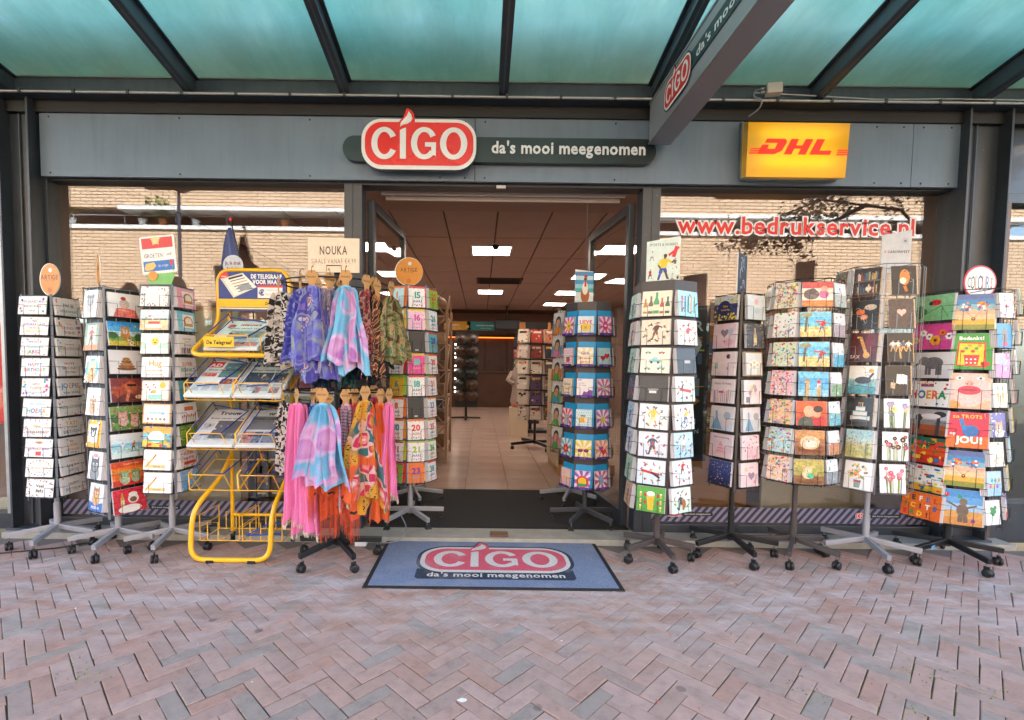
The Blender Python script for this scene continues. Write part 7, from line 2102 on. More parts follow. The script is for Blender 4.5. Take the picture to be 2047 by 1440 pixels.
def tail(mb, W0, W1, z0, z1, y, mat, seed, folds, amp, cloth_w, skew=0.0, xoff=0.0):
    rr = random.Random(seed)
    nu, nv = 60, 28
    ph, ph2, k2 = rr.uniform(0, 6), rr.uniform(0, 6), folds * rr.uniform(1.6, 2.3)
    ends = rr.uniform(.01, .035)
    def P(u, v, th):
        e = v ** .52
        W = W0 + (W1 - W0) * e + .012 * sin(3.1 * v * 3 + ph)
        am = amp * (.45 + .75 * e)
        s = 2 * pi * folds * u + ph + .8 * sin(2.2 * v + ph2)
        x = (u - .5) * W + .16 * W / folds * sin(s * 2) * .3 + skew * v + xoff + .006 * sin(5 * v + ph2)
        yy = y + am * (1.15 * math.asin(.97 * sin(s)) / 1.3) + am * .4 * sin(2 * pi * k2 * u + ph2 - 1.3 * v) + am * .22 * sin(2 * pi * k2 * 2.3 * u + 2.2 * v + ph) + th
        zz = z0 + (z1 - z0) * v + (ends * sin(2 * pi * 1.3 * u + ph2) + .008 * sin(s)) * max(0, v - .55) / .45
        return (x, yy, zz)
    for th, flip in ((0.0, False), (.0035, True)):
        vs = [P(i / nu, j / nv, th) for j in range(nv + 1) for i in range(nu + 1)]
        o = len(mb.v)
        mb.v.extend(vs)
        k = mb.mi(mat)
        for j in range(nv):
            for i in range(nu):
                a = j * (nu + 1) + i
                f = (a, a + nu + 1, a + nu + 2, a + 1)
                if flip:
                    f = f[::-1]
                mb.f.append(tuple(q + o for q in f))
                mb.m.append(k)
                mb.sm.append(True)
                cols = []
                for q in f:
                    jj, ii = divmod(q, nu + 1)
                    cols.append((ii / nu * cloth_w + seed * .37, jj / nv * abs(z0 - z1) + seed * .11, .3 * th, 1))
                mb.c.append(cols)
    return [P(i / 120, 1.0, .0015) for i in range(121)]
_mesh0 = MB.mesh
def _mesh1(s, name):
    """as MB.mesh, but a face may carry one colour per corner"""
    me = bpy.data.meshes.new(name)
    me.from_pydata(s.v, [], s.f)
    for m in s.mats:
        me.materials.append(m)
    me.polygons.foreach_set('material_index', s.m)
    me.polygons.foreach_set('use_smooth', s.sm)
    at = me.color_attributes.new('Col', 'FLOAT_COLOR', 'CORNER')
    buf = []
    for f, c in zip(s.f, s.c):
        if isinstance(c, list):
            for q in c:
                buf.extend(q)
        else:
            buf.extend(tuple(c) * len(f))
    at.data.foreach_set('color', buf)
    me.update()
    return me
MB.mesh = _mesh1

SX, SY = -.938, 3.243
sr = empty('scarf_rack', (SX, SY, 0), label='black two tier ring rack hung with patterned scarves', cat='scarf rack')
rack_base(sr, BLKMETAL, -126, top=1.92, length=.29, pr=.019, thick=.036)
for z in (1.805, 1.125):
    mb = MB()
    mb.tube([(.335 * cos(a * pi / 24), .335 * sin(a * pi / 24), z) for a in range(48)], .005, BLKMETAL, 6, closed=True)
    for k in range(4):
        a = k * pi / 2 + .4
        mb.tube([(0, 0, z), (.335 * cos(a), .335 * sin(a), z)], .005, BLKMETAL, 6)
    mb.build('ring', sr)
def nouka(mb):
    mb.plate([(-.165, 0), (.165, -.006), (.165, .208), (-.165, .218)], -.003, .003, PRINT, C('#edd3bf'))
    a = Art(mb, .33, .218, y=-.0034)
    a.text('NOUKA', .5, .5, .34, '#4a4544', wt='b', sx=.62, track=.06, fit=.52)
    a.text('SJAALS VANAF \u20ac4.99', .5, .24, .2, '#6a6462', wt='r', sx=.62, fit=.86, track=.05)
topper(sr, 'price_sign', (-.005, -.05, 1.885), -3, nouka, 'cream NOUKA price sign for scarves', rx=0)
MB().tube([(-.05, -.058, 1.885), (-.05, -.058, 1.925), (.045, -.058, 1.925), (.045, -.058, 1.885)], .002, BLKMETAL, 5).build('sign_clip', sr)

def hanger(x, y, z, ang, lab):
    e = empty('scarf_hanger', (x, y, z), label=lab, cat='hanger', group='kraft board hangers on the scarf rack')
    e.rotation_euler = (0, 0, R(ang))
    pts = [(-.016, -.055), (.016, -.055), (.020, -.02), (.037, .0), (.037, .014), (.020, .045), (-.020, .045), (-.037, .014), (-.037, .0), (-.020, -.02)]
    mb = MB().plate(pts, -.0016, .0016, KRAFT)
    o = mb.build('board', e)
    mb = MB()
    add_text(mb, 'NOUKA', 0, .002, .014, -.002, PRINT, '#4a3520', wt='b')
    mb.build('print', e)
    MB().tube([(0, .0, .03), (0, -.004, .05), (0, .004, .068), (0, .016, .075), (0, .022, .066)], .0018, BLKMETAL, 5).build('hook', e)
def scarf(x, y, zt, zb, wt, wb, ang, mat, lab, seed, folds=2.5, amp=.014, fringe=False, skew=0.0, tails=2, hang_ang=None, knot=False, hlab=None, cw=.24):
    e = empty('scarf', (x, y, 0), label=lab, cat='scarf', group='scarves hanging on the scarf rack')
    e.rotation_euler = (0, 0, R(ang))
    M_ = CL[mat]
    wt, wb, amp = wt * .95, wb * 1.42, amp * 1.35
    wide = wb >= .18
    for k in range(tails):
        mb = MB()
        rr = random.Random(seed * 5 + k)
        s = (k - .5) * (1 if tails > 1 else 0)
        kw = 1.0 if wide or tails == 1 else .66
        edge = tail(mb, wt * (kw if tails == 1 else max(.62, kw * .9)), wb * kw, zt, zb + (.07 if k == 0 and wide else (0 if k == 0 else rr.uniform(-.05, .07))) - (.02 if k and wide else 0), s * (.030 if wide else .022), M_, seed * 3 + k, folds * (1.0 if wide else .75), amp, cw, skew=skew + s * (.05 if wide else .02), xoff=s * wt * (.1 if wide else .35))
        o = mb.build('cloth', e)
        if fringe:
            fb = MB()
            for q in edge[1:]:
                l = rr.uniform(.022, .032) if fringe is True else rr.uniform(.09, .15)
                w_ = .0008 if fringe is True else .0010
                fb.tube([q, (q[0] + rr.uniform(-.004, .004), q[1], q[2] - l * .5), (q[0] + rr.uniform(-.006, .006), q[1], q[2] - l)], w_, FRINGE if fringe is True else M_, 3, col=(.2, .3, 0, 1))
            fb.build('fringe', o)
    # loop through the board at the top
    lb = MB()
    lb.tube([(-wt * .34, .004, zt - .03), (-wt * .22, -.004, zt - .004), (0, -.006, zt + .004), (wt * .22, -.004, zt - .004), (wt * .34, .004, zt - .03)], [.010, .013, .012, .013, .010], M_, 8, col=(seed * .37, .1, 0, 1))
    if knot:
        lb.lathe([(.01, -.06), (.04, -.045), (.046, -.01), (.03, .02), (.008, .03)], M_, 12, (seed * .3, .2, 0, 1), Matrix.Translation((.0, -.02, zt - .05)) @ Matrix.Scale(.7, 4, (0, 1, 0)))
    lb.build('loop', e)
    a = ang if hang_ang is None else hang_ang
    d = Vector((sin(R(ang)), -cos(R(ang))))
    hanger(x + d.x * .012, y + d.y * .012, zt + .05, a, 'kraft board hanger holding the ' + (hlab or lab.split(' on ')[0].split(' hanging')[0]))
U = 1.735
scarf(-1.250, 3.10, U, 1.25, .085, .185, -24, 'bw', 'black and white floral scarf on the upper ring beside the newspapers', 1, folds=3, hang_ang=-60, hlab='black and white floral scarf above')
scarf(-1.066, 2.965, U, 1.25, .07, .14, -22, 'purple', 'violet leopard scarf on the upper ring', 2, hang_ang=-55)
scarf(-.985, 2.915, U + .01, 1.23, .085, .165, -4, 'paisley', 'purple and grey paisley scarf in front on the upper ring', 3, folds=2)
scarf(-.895, 2.95, U, 1.26, .07, .12, 18, 'greypaisley', 'grey lilac paisley scarf behind the purple one on the upper ring', 4, hang_ang=40)
scarf(-.785, 2.90, U + .01, 1.235, .075, .155, 2, 'marble', 'sky blue and pink scarf on the upper ring below the price sign', 5, folds=1.8, amp=.018, hlab='sky blue and pink scarf on the upper ring')
scarf(-.690, 2.985, U, 1.29, .06, .115, 32, 'redpat', 'red and black bordered scarf on the upper ring', 6, hang_ang=55)
scarf(-.662, 3.06, U, 1.24, .07, .11, 40, 'black', 'plain black scarf on the upper ring', 7, hang_ang=55)
scarf(-.640, 3.035, U - .02, 1.24, .05, .125, 44, 'tiger', 'brown tiger striped scarf on the upper ring', 8, hang_ang=62)
scarf(-.562, 3.09, U - .02, 1.27, .05, .15, 38, 'green', 'green and brown print scarf on the upper ring beside the number cards', 9, hang_ang=70, skew=.03)
scarf(-1.13, 3.50, U, 1.2, .08, .16, 150, 'teal', 'dark teal scarf at the back of the upper ring', 10)
scarf(-.93, 3.57, U, 1.18, .08, .17, 180, 'navy', 'navy scarf at the back of the upper ring', 11)
scarf(-.74, 3.50, U, 1.2, .08, .16, 210, 'black', 'black scarf at the back of the upper ring', 12)
scarf(-1.02, 3.12, U, 1.17, .07, .12, -20, 'navy', 'navy scarf hidden behind the violet scarves on the upper ring', 13)
scarf(-.86, 3.10, U, 1.17, .07, .12, 10, 'teal', 'teal scarf hidden behind the sky blue scarf on the upper ring', 14)
D_ = 1.055
scarf(-1.085, 2.945, D_, .285, .10, .15, -24, 'pink', 'long pink scarf with white fringe on the lower ring beside the newspapers', 20, folds=2.2, amp=.02, fringe=True, hang_ang=-50, hlab='long pink scarf beside the newspapers')
scarf(-1.215, 3.06, D_, .62, .06, .09, -50, 'bw', 'narrow black and white scarf behind the long pink one on the lower ring', 21, hang_ang=-65)
scarf(-.995, 2.965, D_, .40, .07, .10, -20, 'bluedot', 'blue and black print scarf beside the long pink one on the lower ring', 22, fringe=True, hang_ang=-45)
scarf(-.905, 2.845, D_ + .01, .55, .085, .185, -2, 'marble', 'sky blue and pink scarf in front on the lower ring', 23, folds=2.0, amp=.02, hlab='sky blue and pink scarf in front on the lower ring')
scarf(-.905, 2.935, D_ - .02, .44, .12, .20, 0, 'orangeblk', 'orange and black scarf with long fringe under the sky blue one', 24, folds=3, fringe=2, hlab='orange fringed scarf on the lower ring')
scarf(-.800, 2.945, D_, .47, .06, .085, 15, 'stripe', 'striped pink and blue scarf with white fringe on the lower ring', 25, fringe=True, hang_ang=40)
scarf(-.762, 2.99, D_, .375, .07, .10, 25, 'multi', 'magenta and red print scarf on the lower ring', 26, hang_ang=48, folds=2)
scarf(-.690, 2.955, D_ + .02, .42, .07, .165, 24, 'leopard', 'orange leopard scarf with pink flowers on the lower ring', 27, folds=2, hang_ang=48)
scarf(-.618, 3.04, D_, .33, .07, .11, 40, 'orange', 'plain orange scarf on the lower ring', 28, hang_ang=58)
scarf(-.572, 3.075, D_, .47, .055, .125, 36, 'pink', 'second pink scarf with white fringe beside the number cards', 29, folds=2, fringe=True, hang_ang=66)
scarf(-1.12, 3.50, D_, .5, .08, .16, 150, 'black', 'black scarf at the back of the lower ring', 30)
scarf(-.93, 3.57, D_, .5, .08, .17, 180, 'redpat', 'dark red scarf at the back of the lower ring', 31)
scarf(-.75, 3.50, D_, .5, .08, .16, 210, 'multi', 'magenta scarf at the back of the lower ring', 32)
scarf(-1.0, 3.08, D_, .5, .07, .12, -20, 'black', 'black scarf hidden behind the front scarves on the lower ring', 33)

# ------------------------------------------------------------ newspaper stand
ns = empty('newspaper_stand', (-1.60, 3.35, 0), label='yellow tube and wire newspaper stand with blue headboard', cat='newspaper stand')
T = Matrix.Translation((1.60, -3.35, 0))
tr_ = lambda pts: [Vector(p) - Vector((-1.60, 3.35, 0)) for p in pts]
for x in (-1.80, -1.36):
    MB().tube(tr_([(x, 3.57, .06), (x, 3.57, 1.86)]), .014, YELLOW, 10).build('post', ns)
    MB().lathe([(.017, 0), (.017, .07)], BLACK, 10, M=Matrix.Translation((x + 1.60, .22, .0))).build('post_foot', ns)
MB().tube(tr_([(-1.80, 3.57, .19), (-1.36, 3.57, .19)]), .012, YELLOW, 8).build('cross_bar', ns)
hoop = arc([(-1.36, 3.13, 1.345), (-1.845, 3.13, 1.345), (-1.845, 3.50, 1.56), (-1.845, 3.50, 1.945), (-1.345, 3.50, 1.945), (-1.345, 3.50, 1.56), (-1.33, 3.13, 1.345)], .10, 6)
MB().tube(tr_(hoop), .0145, YELLOW, 10).build('upper_hoop', ns)
MB().tube(tr_(arc([(-1.80, 3.55, .62), (-1.80, 3.42, .50), (-1.875, 3.20, .33), (-1.875, 3.16, .016), (-1.355, 3.16, .016), (-1.355, 3.20, .33), (-1.34, 3.42, .50), (-1.34, 3.55, .62)], .10, 6)), .0165, YELLOW, 10).build('lower_hoop', ns)
for x in (-1.74, -1.47):
    MB().box(-.025, .025, -.02, .02, -.004, .018, BLACK, bev=.003).build('rubber_pad', ns, loc=(x + 1.60, 3.16 - 3.35, .0))
hb = MB()
hb.plate(rrect(-.235, .235, 1.66, 1.93, .05, 5), 3.488 - 3.35, 3.494 - 3.35, PRINT, C('#23408f'))
a = Art(hb, .47, .27, M=Matrix.Translation((0, 3.4878 - 3.35, 1.66)), y=0)
a.rect(.0, .10, 1, .31, '#f2c21a')
a.rect(.0, .05, 1, .085, '#f2e6b0')
a.text('De Telegraaf', .82, .16, .11, '#4a3a10', wt='x', fit=.26, sx=.8, shear=.1)
a.dot(.08, .9, .12, '#e03a35', 16)
a.text('nieuw', .08, .87, .05, '#f4f4f4', fit=.09)
a.poly([(.03, .82), (.36, .98), (.57, .62), (.22, .34)], '#d9d6d0')
a.poly([(.07, .80), (.36, .96), (.56, .62), (.24, .40)], '#f0eee9')
for i in range(6):
    z = .86 - i * .065
    a.line(.15 + i * .028, z - .04, .36 + i * .032, z + .06, .02 if i else .05, '#3a3a3a' if i != 2 else '#e0702a')
a.poly([(.28, .62), (.45, .72), (.5, .6), (.34, .5)], '#8f9aa3')
a.text('DE TELEGRAAF', .71, .84, .15, '#f2f2f4', wt='x', fit=.46)
a.text('VOOR MAAR:', .72, .70, .15, '#f2f2f4', wt='x', fit=.42)
a.rect(.58, .34, .95, .66, '#efeff2')
a.rect(.58, .61, .95, .67, '#e03a35')
a.text('\u20ac', .64, .41, .2, '#23408f', wt='x')
a.text('VAN 3,50', .8, .52, .06, '#8a8a94', wt='r')
a.text('VOOR 2,50', .8, .41, .07, '#e0808a', wt='r')
hb.build('headboard', ns)

def basket(cx, y0, z0, y1, z1, w, blue=True):
    """sloping wire tray: front low (y0, z0), back high (y1, z1)"""
    x0, x1 = cx - w / 2, cx + w / 2
    ym, zm = (y0 + y1) / 2, (z0 + z1) / 2
    y_ = MB()
    r_ = .0034
    up = .10
    # front lip hoop
    y_.tube(tr_([(x0 + .06, y0 + .03, z0 + .0), (x0 + .04, y0 - .03, z0 + .11), (x1 - .07, y0 - .03, z0 + .11), (x1 - .05, y0 + .03, z0 - .005)]), r_, YELLOW, 6)
    # side frames
    for x in (x0, x1):
        y_.tube(tr_([(x, y0 + .02, z0 + .0), (x - .012, y0 + .03, z0 + up), (x, y1 + .02, z1 + up), (x + .02, y1 + .04, z1 - .01)]), r_, YELLOW, 6)
        y_.tube(tr_([(x, y0 + .02, z0), (x, y1 + .04, z1 - .01)]), r_, YELLOW, 6)
    for f in ((.0, .5, 1.0) if z0 > .7 else (.0, 1.0)):
        y_.tube(tr_([(x0, y0 + .02 + (y1 + .02 - y0) * f, z0 + (z1 - .01 - z0) * f), (x1, y0 + .02 + (y1 + .02 - y0) * f, z0 + (z1 - .01 - z0) * f)]), r_, YELLOW, 6)
    for f in ((.25, .5, .75) if z0 > .7 else (.38,)):
        y_.tube(tr_([(x0 + w * f, y0 + .02, z0), (x0 + w * f, y1 + .04, z1 - .01)]), r_ * .8, YELLOW, 6)
    b_ = y_.build('wire_basket', ns)
    if blue:
        q = MB()
        q.tube(tr_([(x0 + .005, y0 + .05, z0 + .13), (x0 + .02, y1, z1 + .11), (x0 + .05, y1 + .03, z1 + .03)]), .0036, BLUEW, 6)
        q.tube(tr_([(x0 + .02, y0 + .05, z0 + .09), (x0 + .04, y1, z1 + .07)]), .0036, BLUEW, 6)
        q.tube(tr_([(x0 + .02, y1 + .02, z1 + .09), (x1 - .05, y1 + .01, z1 + .055), (x1 - .12, y0 + .06, z0 + .10), (x0 + .06, y0 + .05, z0 + .09)]), .0042, BLUEW, 6)
        q.build('paper_clamp', b_)
specs_b = [(-1.575, 3.14, 1.36, 3.42, 1.52, .36), (-1.72, 3.12, 1.06, 3.42, 1.245, .31), (-1.405, 3.12, 1.06, 3.42, 1.245, .31), (-1.72, 3.14, .74, 3.43, .91, .31), (-1.405, 3.14, .74, 3.43, .91, .31), (-1.72, 3.16, .47, 3.45, .62, .32), (-1.405, 3.16, .47, 3.45, .62, .32)]
for k, s in enumerate(specs_b):
    basket(*s)
for cx in (-1.70, -1.42):
    q = MB()
    x0, x1 = cx - .13, cx + .13
    for y in (3.20, 3.44):
        q.tube(tr_([(x0, y, .30), (x0, y, .13), (x1, y, .13), (x1, y, .30)]), .0034, YELLOW, 6)
        q.tube(tr_([(x0 + .05, y, .13), (x0 + .05, y, .25), (x0 + .12, y, .25), (x0 + .12, y, .13)]), .0034, YELLOW, 6)
    for x in (x0, cx, x1):
        q.tube(tr_([(x, 3.20, .30 if x != cx else .13), (x, 3.20, .13), (x, 3.44, .13), (x, 3.44, .30 if x != cx else .13)]), .0034, YELLOW, 6)
    for x in (x0, x1):
        q.tube(tr_([(x, 3.20, .30), (x, 3.44, .30)]), .0034, YELLOW, 6)
        q.tube(tr_([(x, 3.20, .22), (x, 3.44, .22)]), .0034, YELLOW, 6)
    b_ = q.build('lower_basket', ns)
    if cx > -1.5:
        MB().tube(tr_([(cx - .10, 3.19, .17), (cx + .02, 3.24, .23), (cx + .14, 3.24, .24), (cx + .12, 3.20, .18), (cx - .10, 3.19, .17)]), .005, BLUEW, 6).build('paper_clamp', b_)
tp = MB().plate(rrect(-.095, .095, .0, .065, .008, 3), -.002, .002, PRINT, C('#f2c21a'))
at = Art(tp, .19, .065, y=-.0024)
at.text('De Telegraaf', .5, .28, .5, '#3a2c10', wt='x', fit=.86, sx=.9, shear=.12)
tp.build('name_plate', ns, M=Matrix.Translation((-1.635 + 1.6, 3.105 - 3.35, 1.395)) @ Matrix.Rotation(R(-2), 4, 'Z'))

def paper(cx, y0, z0, y1, z1, w, lab, art, seed, n=7):
    l = math.hypot(y1 - y0, z1 - z0) + .05
    tilt = math.degrees(math.atan2(z1 - z0, y1 - y0))
    rr = random.Random(seed)
    mb = MB()
    for i in range(n):
        dx, dz = (0, 0) if i == 0 else (rr.uniform(-.012, .012), rr.uniform(-.010, .008))
        y = i * .0036
        mb.box(-w / 2 + dx, w / 2 + dx, y, y + .0024, dz, l + dz, NEWS, C('#dcdfdf' if i % 2 == 0 else '#c3c6c9'))
    # rolled fold along the lower edge
    mb.tube([(-w / 2, .012, .002), (w / 2, .012, .002)], .012, NEWS, 8, col=C('#dfe2e2'))
    A = Art(mb, w, l, y=-.0002, mat=NEWS, seed=seed)
    art(A)
    M = Matrix.Translation((cx, y0 - .01, z0 + .035)) @ Matrix.Rotation(R(rr.uniform(-4, 4)), 4, 'Z') @ Matrix.Rotation(R(-(90 - tilt)), 4, 'X')
    # the sheets sag a little between the wires
    k = len(mb.v)
    o = mb.build('newspaper', None, M=M, label=lab, cat='newspaper', group='newspapers in the yellow stand')
    return o
def columns(A, x0, z0, x1, z1, n, c='#8f959a'):
    for j in range(n):
        for i in range(int((z1 - z0) / .035)):
            a_ = x0 + (x1 - x0) * j / n
            A.line(a_, z1 - i * .035, a_ + (x1 - x0) / n * .86 * A.r.uniform(.7, 1), z1 - i * .035, .012, c)
def front(tint, title, tcol, pics, wt='x', bar=None):
    def f(A):
        A.rect(0, 0, 1, 1, tint)
        if bar:
            A.rect(.02, .80, .36, .98, bar)
            A.text(title, .19, .83, .13, '#f4f4f4', wt=wt, fit=.3)
        else:
            A.text(title, .5, .84, .13, tcol, wt=wt, fit=.9)
        for (x0, z0, x1, z1, c) in pics:
            A.rect(x0, z0, x1, z1, c)
            for _ in range(14):
                A.ell(A.r.uniform(x0 + .02, x1 - .02), A.r.uniform(z0 + .02, z1 - .02), A.r.uniform(.01, .05), A.r.uniform(.01, .04), A.r.choice(['#3a4048', '#8a929a', '#c9c4bc', '#5a6470', '#b59a84', c]), 8)
        A.text('Groot nieuws vandaag', .5, .70, .07, '#2a2a2e', wt='b', fit=.8)
        columns(A, .04, .06, .96, .30, 4)
        A.line(.03, .64, .97, .64, .006, '#55585c')
    return f
PS = [('folded newspaper on the top shelf behind the yellow name plate', front('#c9e2e2', 'nieuws', '#b5303a', [(.06, .74, .2, .9, '#d8606a'), (.22, .36, .9, .62, '#8a9a90'), (.3, .05, .95, .2, '#d98a94')])),
      ('newspaper with red AD masthead in the second tier', front('#d6e3e6', 'AD', '#fff', [(.42, .5, .98, .95, '#5f8a94'), (.56, .30, .96, .46, '#a3503f'), (.04, .52, .36, .62, '#d0454a')], bar='#d8303a')),
      ('newspaper titled de Volkskrant in the second tier', front('#d3dfe2', 'de Volkskrant', '#22252a', [(.06, .36, .62, .66, '#3a4a5c'), (.64, .36, .94, .66, '#4a5a6f'), (.36, .06, .5, .22, '#c97a84'), (.7, .06, .9, .22, '#b5707a')])),
      ('grey newspaper in the third tier behind the wire', front('#d0d2d6', 'Trouw', '#2a2c30', [(.34, .16, .96, .66, '#5a5c62'), (.04, .4, .3, .6, '#b5b8bc')])),
      ('newspaper titled nrc in the third tier', front('#cdd1d6', 'nrc', '#202226', [(.04, .42, .96, .80, '#6f747c'), (.04, .06, .26, .36, '#c9606f'), (.27, .06, .46, .36, '#3a5a94'), (.48, .06, .96, .36, '#7a86a3')]))]
for (lab, art), s in zip(PS, specs_b[:5]):
    paper(s[0], s[1], s[2], s[3], s[4], s[5] * .93, lab, art, int(s[0] * 100))
paper(-1.60, 3.20, 1.37, 3.46, 1.53, .34, 'second newspaper lying askew on the top shelf of the stand', front('#d6e0e0', 'krant', '#2a2a2a', [(.3, .3, .8, .6, '#7a9a9a')]), 77, 4)

# ------------------------------------------------------------ things behind the glass
fl = empty('shop_flag', (-1.80, 3.70, 1.68), label='blue pennant flag on a thin pole behind the newspaper stand', cat='flag')
MB().tube([(.13, -.02, -1.64), (.11, 0, -.02), (-.05, 0, .66)], .005, BLKMETAL, 6).build('pole', fl)
MB().lathe([(.004, 0), (.012, .008), (.012, .02), (.004, .028)], REDP, 10, M=Matrix.Translation((-.05, 0, .655))).build('finial', fl)
mb = MB()
nx, nz = 8, 14
vs = []
for j in range(nz + 1):
    for i in range(nx + 1):
        u, v = i / nx, j / nz
        xr = -.05 + .16 * v
        wl = .03 + .21 * v ** .8
        vs.append((xr - wl * u, (.012 + .016 * v) * sin(9 * u + 3 * v), .62 - .60 * v - .03 * u))
fs = [(j * (nx + 1) + i, (j + 1) * (nx + 1) + i, (j + 1) * (nx + 1) + i + 1, j * (nx + 1) + i + 1) for j in range(nz) for i in range(nx)]
mb.add(vs, fs, PRINT, C('#4a5590'), smooth=True)
mb.add([(x, y + .003, z) for x, y, z in vs], [f[::-1] for f in fs], PRINT, C('#4a5590'), smooth=True)
fc = mb.build('cloth', fl)
mb = MB().plate(ell(-.02, .33, .075, .075, 18), -.034, -.033, PRINT, C('#d8dbe6'))
add_text(mb, 'Ja, ik druk', -.02, .335, .036, -.035, PRINT, '#8a3a4a', wt='b', sx=.7)
add_text(mb, 'bedrukt', -.02, .295, .036, -.035, PRINT, '#b5404f', wt='b', sx=.7)
mb.build('emblem', fc)

def poster(loc, w, h, lab, art, rz=0, cat='poster', frame=None):
    mb = MB().plate([(-w / 2, 0), (w / 2, 0), (w / 2, h), (-w / 2, h)], 0, .006, PRINT, C('#e9e6e0'))
    A = Art(mb, w, h, y=-.0004, seed=int(loc[0] * 97))
    art(A)
    e = mb.build('poster', None, M=Matrix.Translation(loc) @ Matrix.Rotation(R(rz), 4, 'Z'), label=lab, cat=cat)
    return e
poster((-1.20, 3.96, 1.62), .34, .34, 'red rounded poster with white edge behind the scarf rack', lambda A: (A.rect(.06, .06, .94, .9, '#d8352f'), A.text('ACTIE', .5, .5, .2, '#f4f4f4')))
poster((1.66, 3.98, .55), .34, 1.25, 'black price poster with orange diamond behind the window', lambda A: (A.rect(0, 0, 1, 1, '#24252b'), A.text('CAR', .5, .84, .09, '#d6d6da'), A.text('DEALS', .5, .76, .06, '#c98a3a'), A.rect(.12, .71, .88, .72, '#c9d24a'), A.doodle(8, ['#8a92a3', '#c9d24a', '#5a6a8a', '#d6d6da'], .05, .1), A.rect(.1, .48, .9, .485, '#e0c02c'), A.poly([(.5, .32), (.82, .39), (.5, .46), (.18, .39)], '#c9822f'), A.text('4.95', .5, .375, .04, '#3a2410'), A.text('GEEN', .5, .24, .05, '#d6d6da'), A.text('ZORGEN', .5, .18, .04, '#b5b5ba')))
for (x0, x1, y, z0, z1, m, nm, lab) in ((-3.1, -2.12, 4.35, .03, 1.75, 'cream', 'partition', 'cream display partition standing behind the window beside the column'),
                                      (1.75, 2.35, 4.30, .03, .75, 'or', 'board', 'orange brown board leaning low behind the window'),
                                      (2.45, 3.35, 4.25, .03, .60, 'cream', 'board', 'low cream display board behind the window beside the white sign')):
    e = empty('display_' + nm, ((x0 + x1) / 2, y, z0), label=lab, cat='display board')
    MB().box(-(x1 - x0) / 2, (x1 - x0) / 2, 0, .03, 0, z1 - z0, CREAM if m == 'cream' else WOODOR, bev=.003).build('panel', e)
    MB().box(-(x1 - x0) / 2, (x1 - x0) / 2, -.01, .04, z1 - z0, z1 - z0 + .03, WOODLT, bev=.003).build('top_edge', e)
    MB().box(-(x1 - x0) / 2, (x1 - x0) / 2, .03, .3, 0, .03, WOODLT).build('foot', e)
# shelves with goods seen through the windows
BOOKN = {'#b5403a': 'red', '#3a5a8a': 'blue', '#c9a04a': 'ochre', '#4f7a5a': 'green', '#8a4a6a': 'plum', '#d9d3c9': 'cream', '#2f2f38': 'black', '#d8803a': 'orange', '#6a8aa3': 'pale blue', '#c95a7a': 'pink', '#e0c84a': 'yellow', '#7a4f3a': 'brown'}
BOOKC = ['#b5403a', '#3a5a8a', '#c9a04a', '#4f7a5a', '#8a4a6a', '#d9d3c9', '#2f2f38', '#d8803a', '#6a8aa3', '#c95a7a', '#e0c84a', '#7a4f3a']
ORD = ['first', 'second', 'third', 'fourth', 'fifth', 'sixth', 'seventh', 'eighth', 'ninth', 'tenth', 'eleventh', 'twelfth', 'thirteenth', 'fourteenth']
def shelf(loc, w, h, dep, levels, lab, rz=0, mat=None, goods='book', n_per=9, glab='', seed=0, gh=(.14, .22)):
    e = empty('shelf_unit', loc, R(rz), label=lab, cat='shelf')
    mat = mat or WALLIN
    for s in (-1, 1):
        MB().box(s * w / 2 - .012, s * w / 2 + .012, 0, dep, 0, h, mat, bev=.002).build('side_panel', e)
    MB().box(-w / 2 + .012, w / 2 - .012, dep - .012, dep, 0, h, mat).build('back_panel', e)
    rr = random.Random(seed)
    for k in range(levels):
        z = .08 + (h - .1) * k / levels
        MB().box(-w / 2 + .012, w / 2 - .012, 0, dep - .012, z, z + .02, mat).build('shelf_board', e)
        x = -w / 2 + .03
        i = 0
        while x < w / 2 - .06:
            bw = rr.uniform(.115, .16) if goods == 'box' else w / n_per * .86
            if x + bw > w / 2 - .015:
                break
            bh = rr.uniform(*gh)
            c = rr.choice(BOOKC)
            mb = MB().box(-bw / 2, bw / 2, 0, .04, 0, bh, PRINT, C(c), bev=.0)
            A = Art(mb, bw, bh, y=-.0003, seed=rr.randrange(9999))
            A.rect(.08, .62, .92, .86, rr.choice(BOOKC))
            A.doodle(7, BOOKC, .05, .14)
            A.rect(.15, .12, .85, .2, '#e9e6e0')
            M = Matrix.Translation(loc) @ Matrix.Rotation(R(rz), 4, 'Z') @ Matrix.Translation((x + bw / 2, .02 + rr.uniform(0, .04), z + .0205)) @ Matrix.Rotation(R(-7), 4, 'X')
            cn = ['lowest', 'second', 'third', 'fourth', 'fifth', 'sixth'][k]
            i += 1
            mb.build(goods, None, M=M, label=f'{BOOKN[c]} {glab}, {ORD[min(i - 1, 13)]} along the {cn} board', cat='book' if goods == 'book' else 'box', group=glab + ' on a shelf')
            x += bw + .012
    return e
shelf((-1.62, 4.35, 0), .85, 1.62, .3, 5, 'dark shelf of books behind the newspaper stand', mat=BLKMETAL, n_per=6, glab='book behind the newspaper stand', seed=4, gh=(.19, .26))
shelf((2.35, 4.9, 0), 1.6, 1.75, .35, 5, 'long shelf of board games behind the web lettering window', mat=WOODOR, goods='box', glab='game box behind the web lettering', seed=9, gh=(.12, .24))
shelf((3.46, 6.2, 0), 2.2, 2.1, .3, 5, 'wall shelf of books along the side wall by the windows', rz=-90, mat=WOODOR, n_per=12, glab='book on the window side wall', seed=12, gh=(.2, .3))

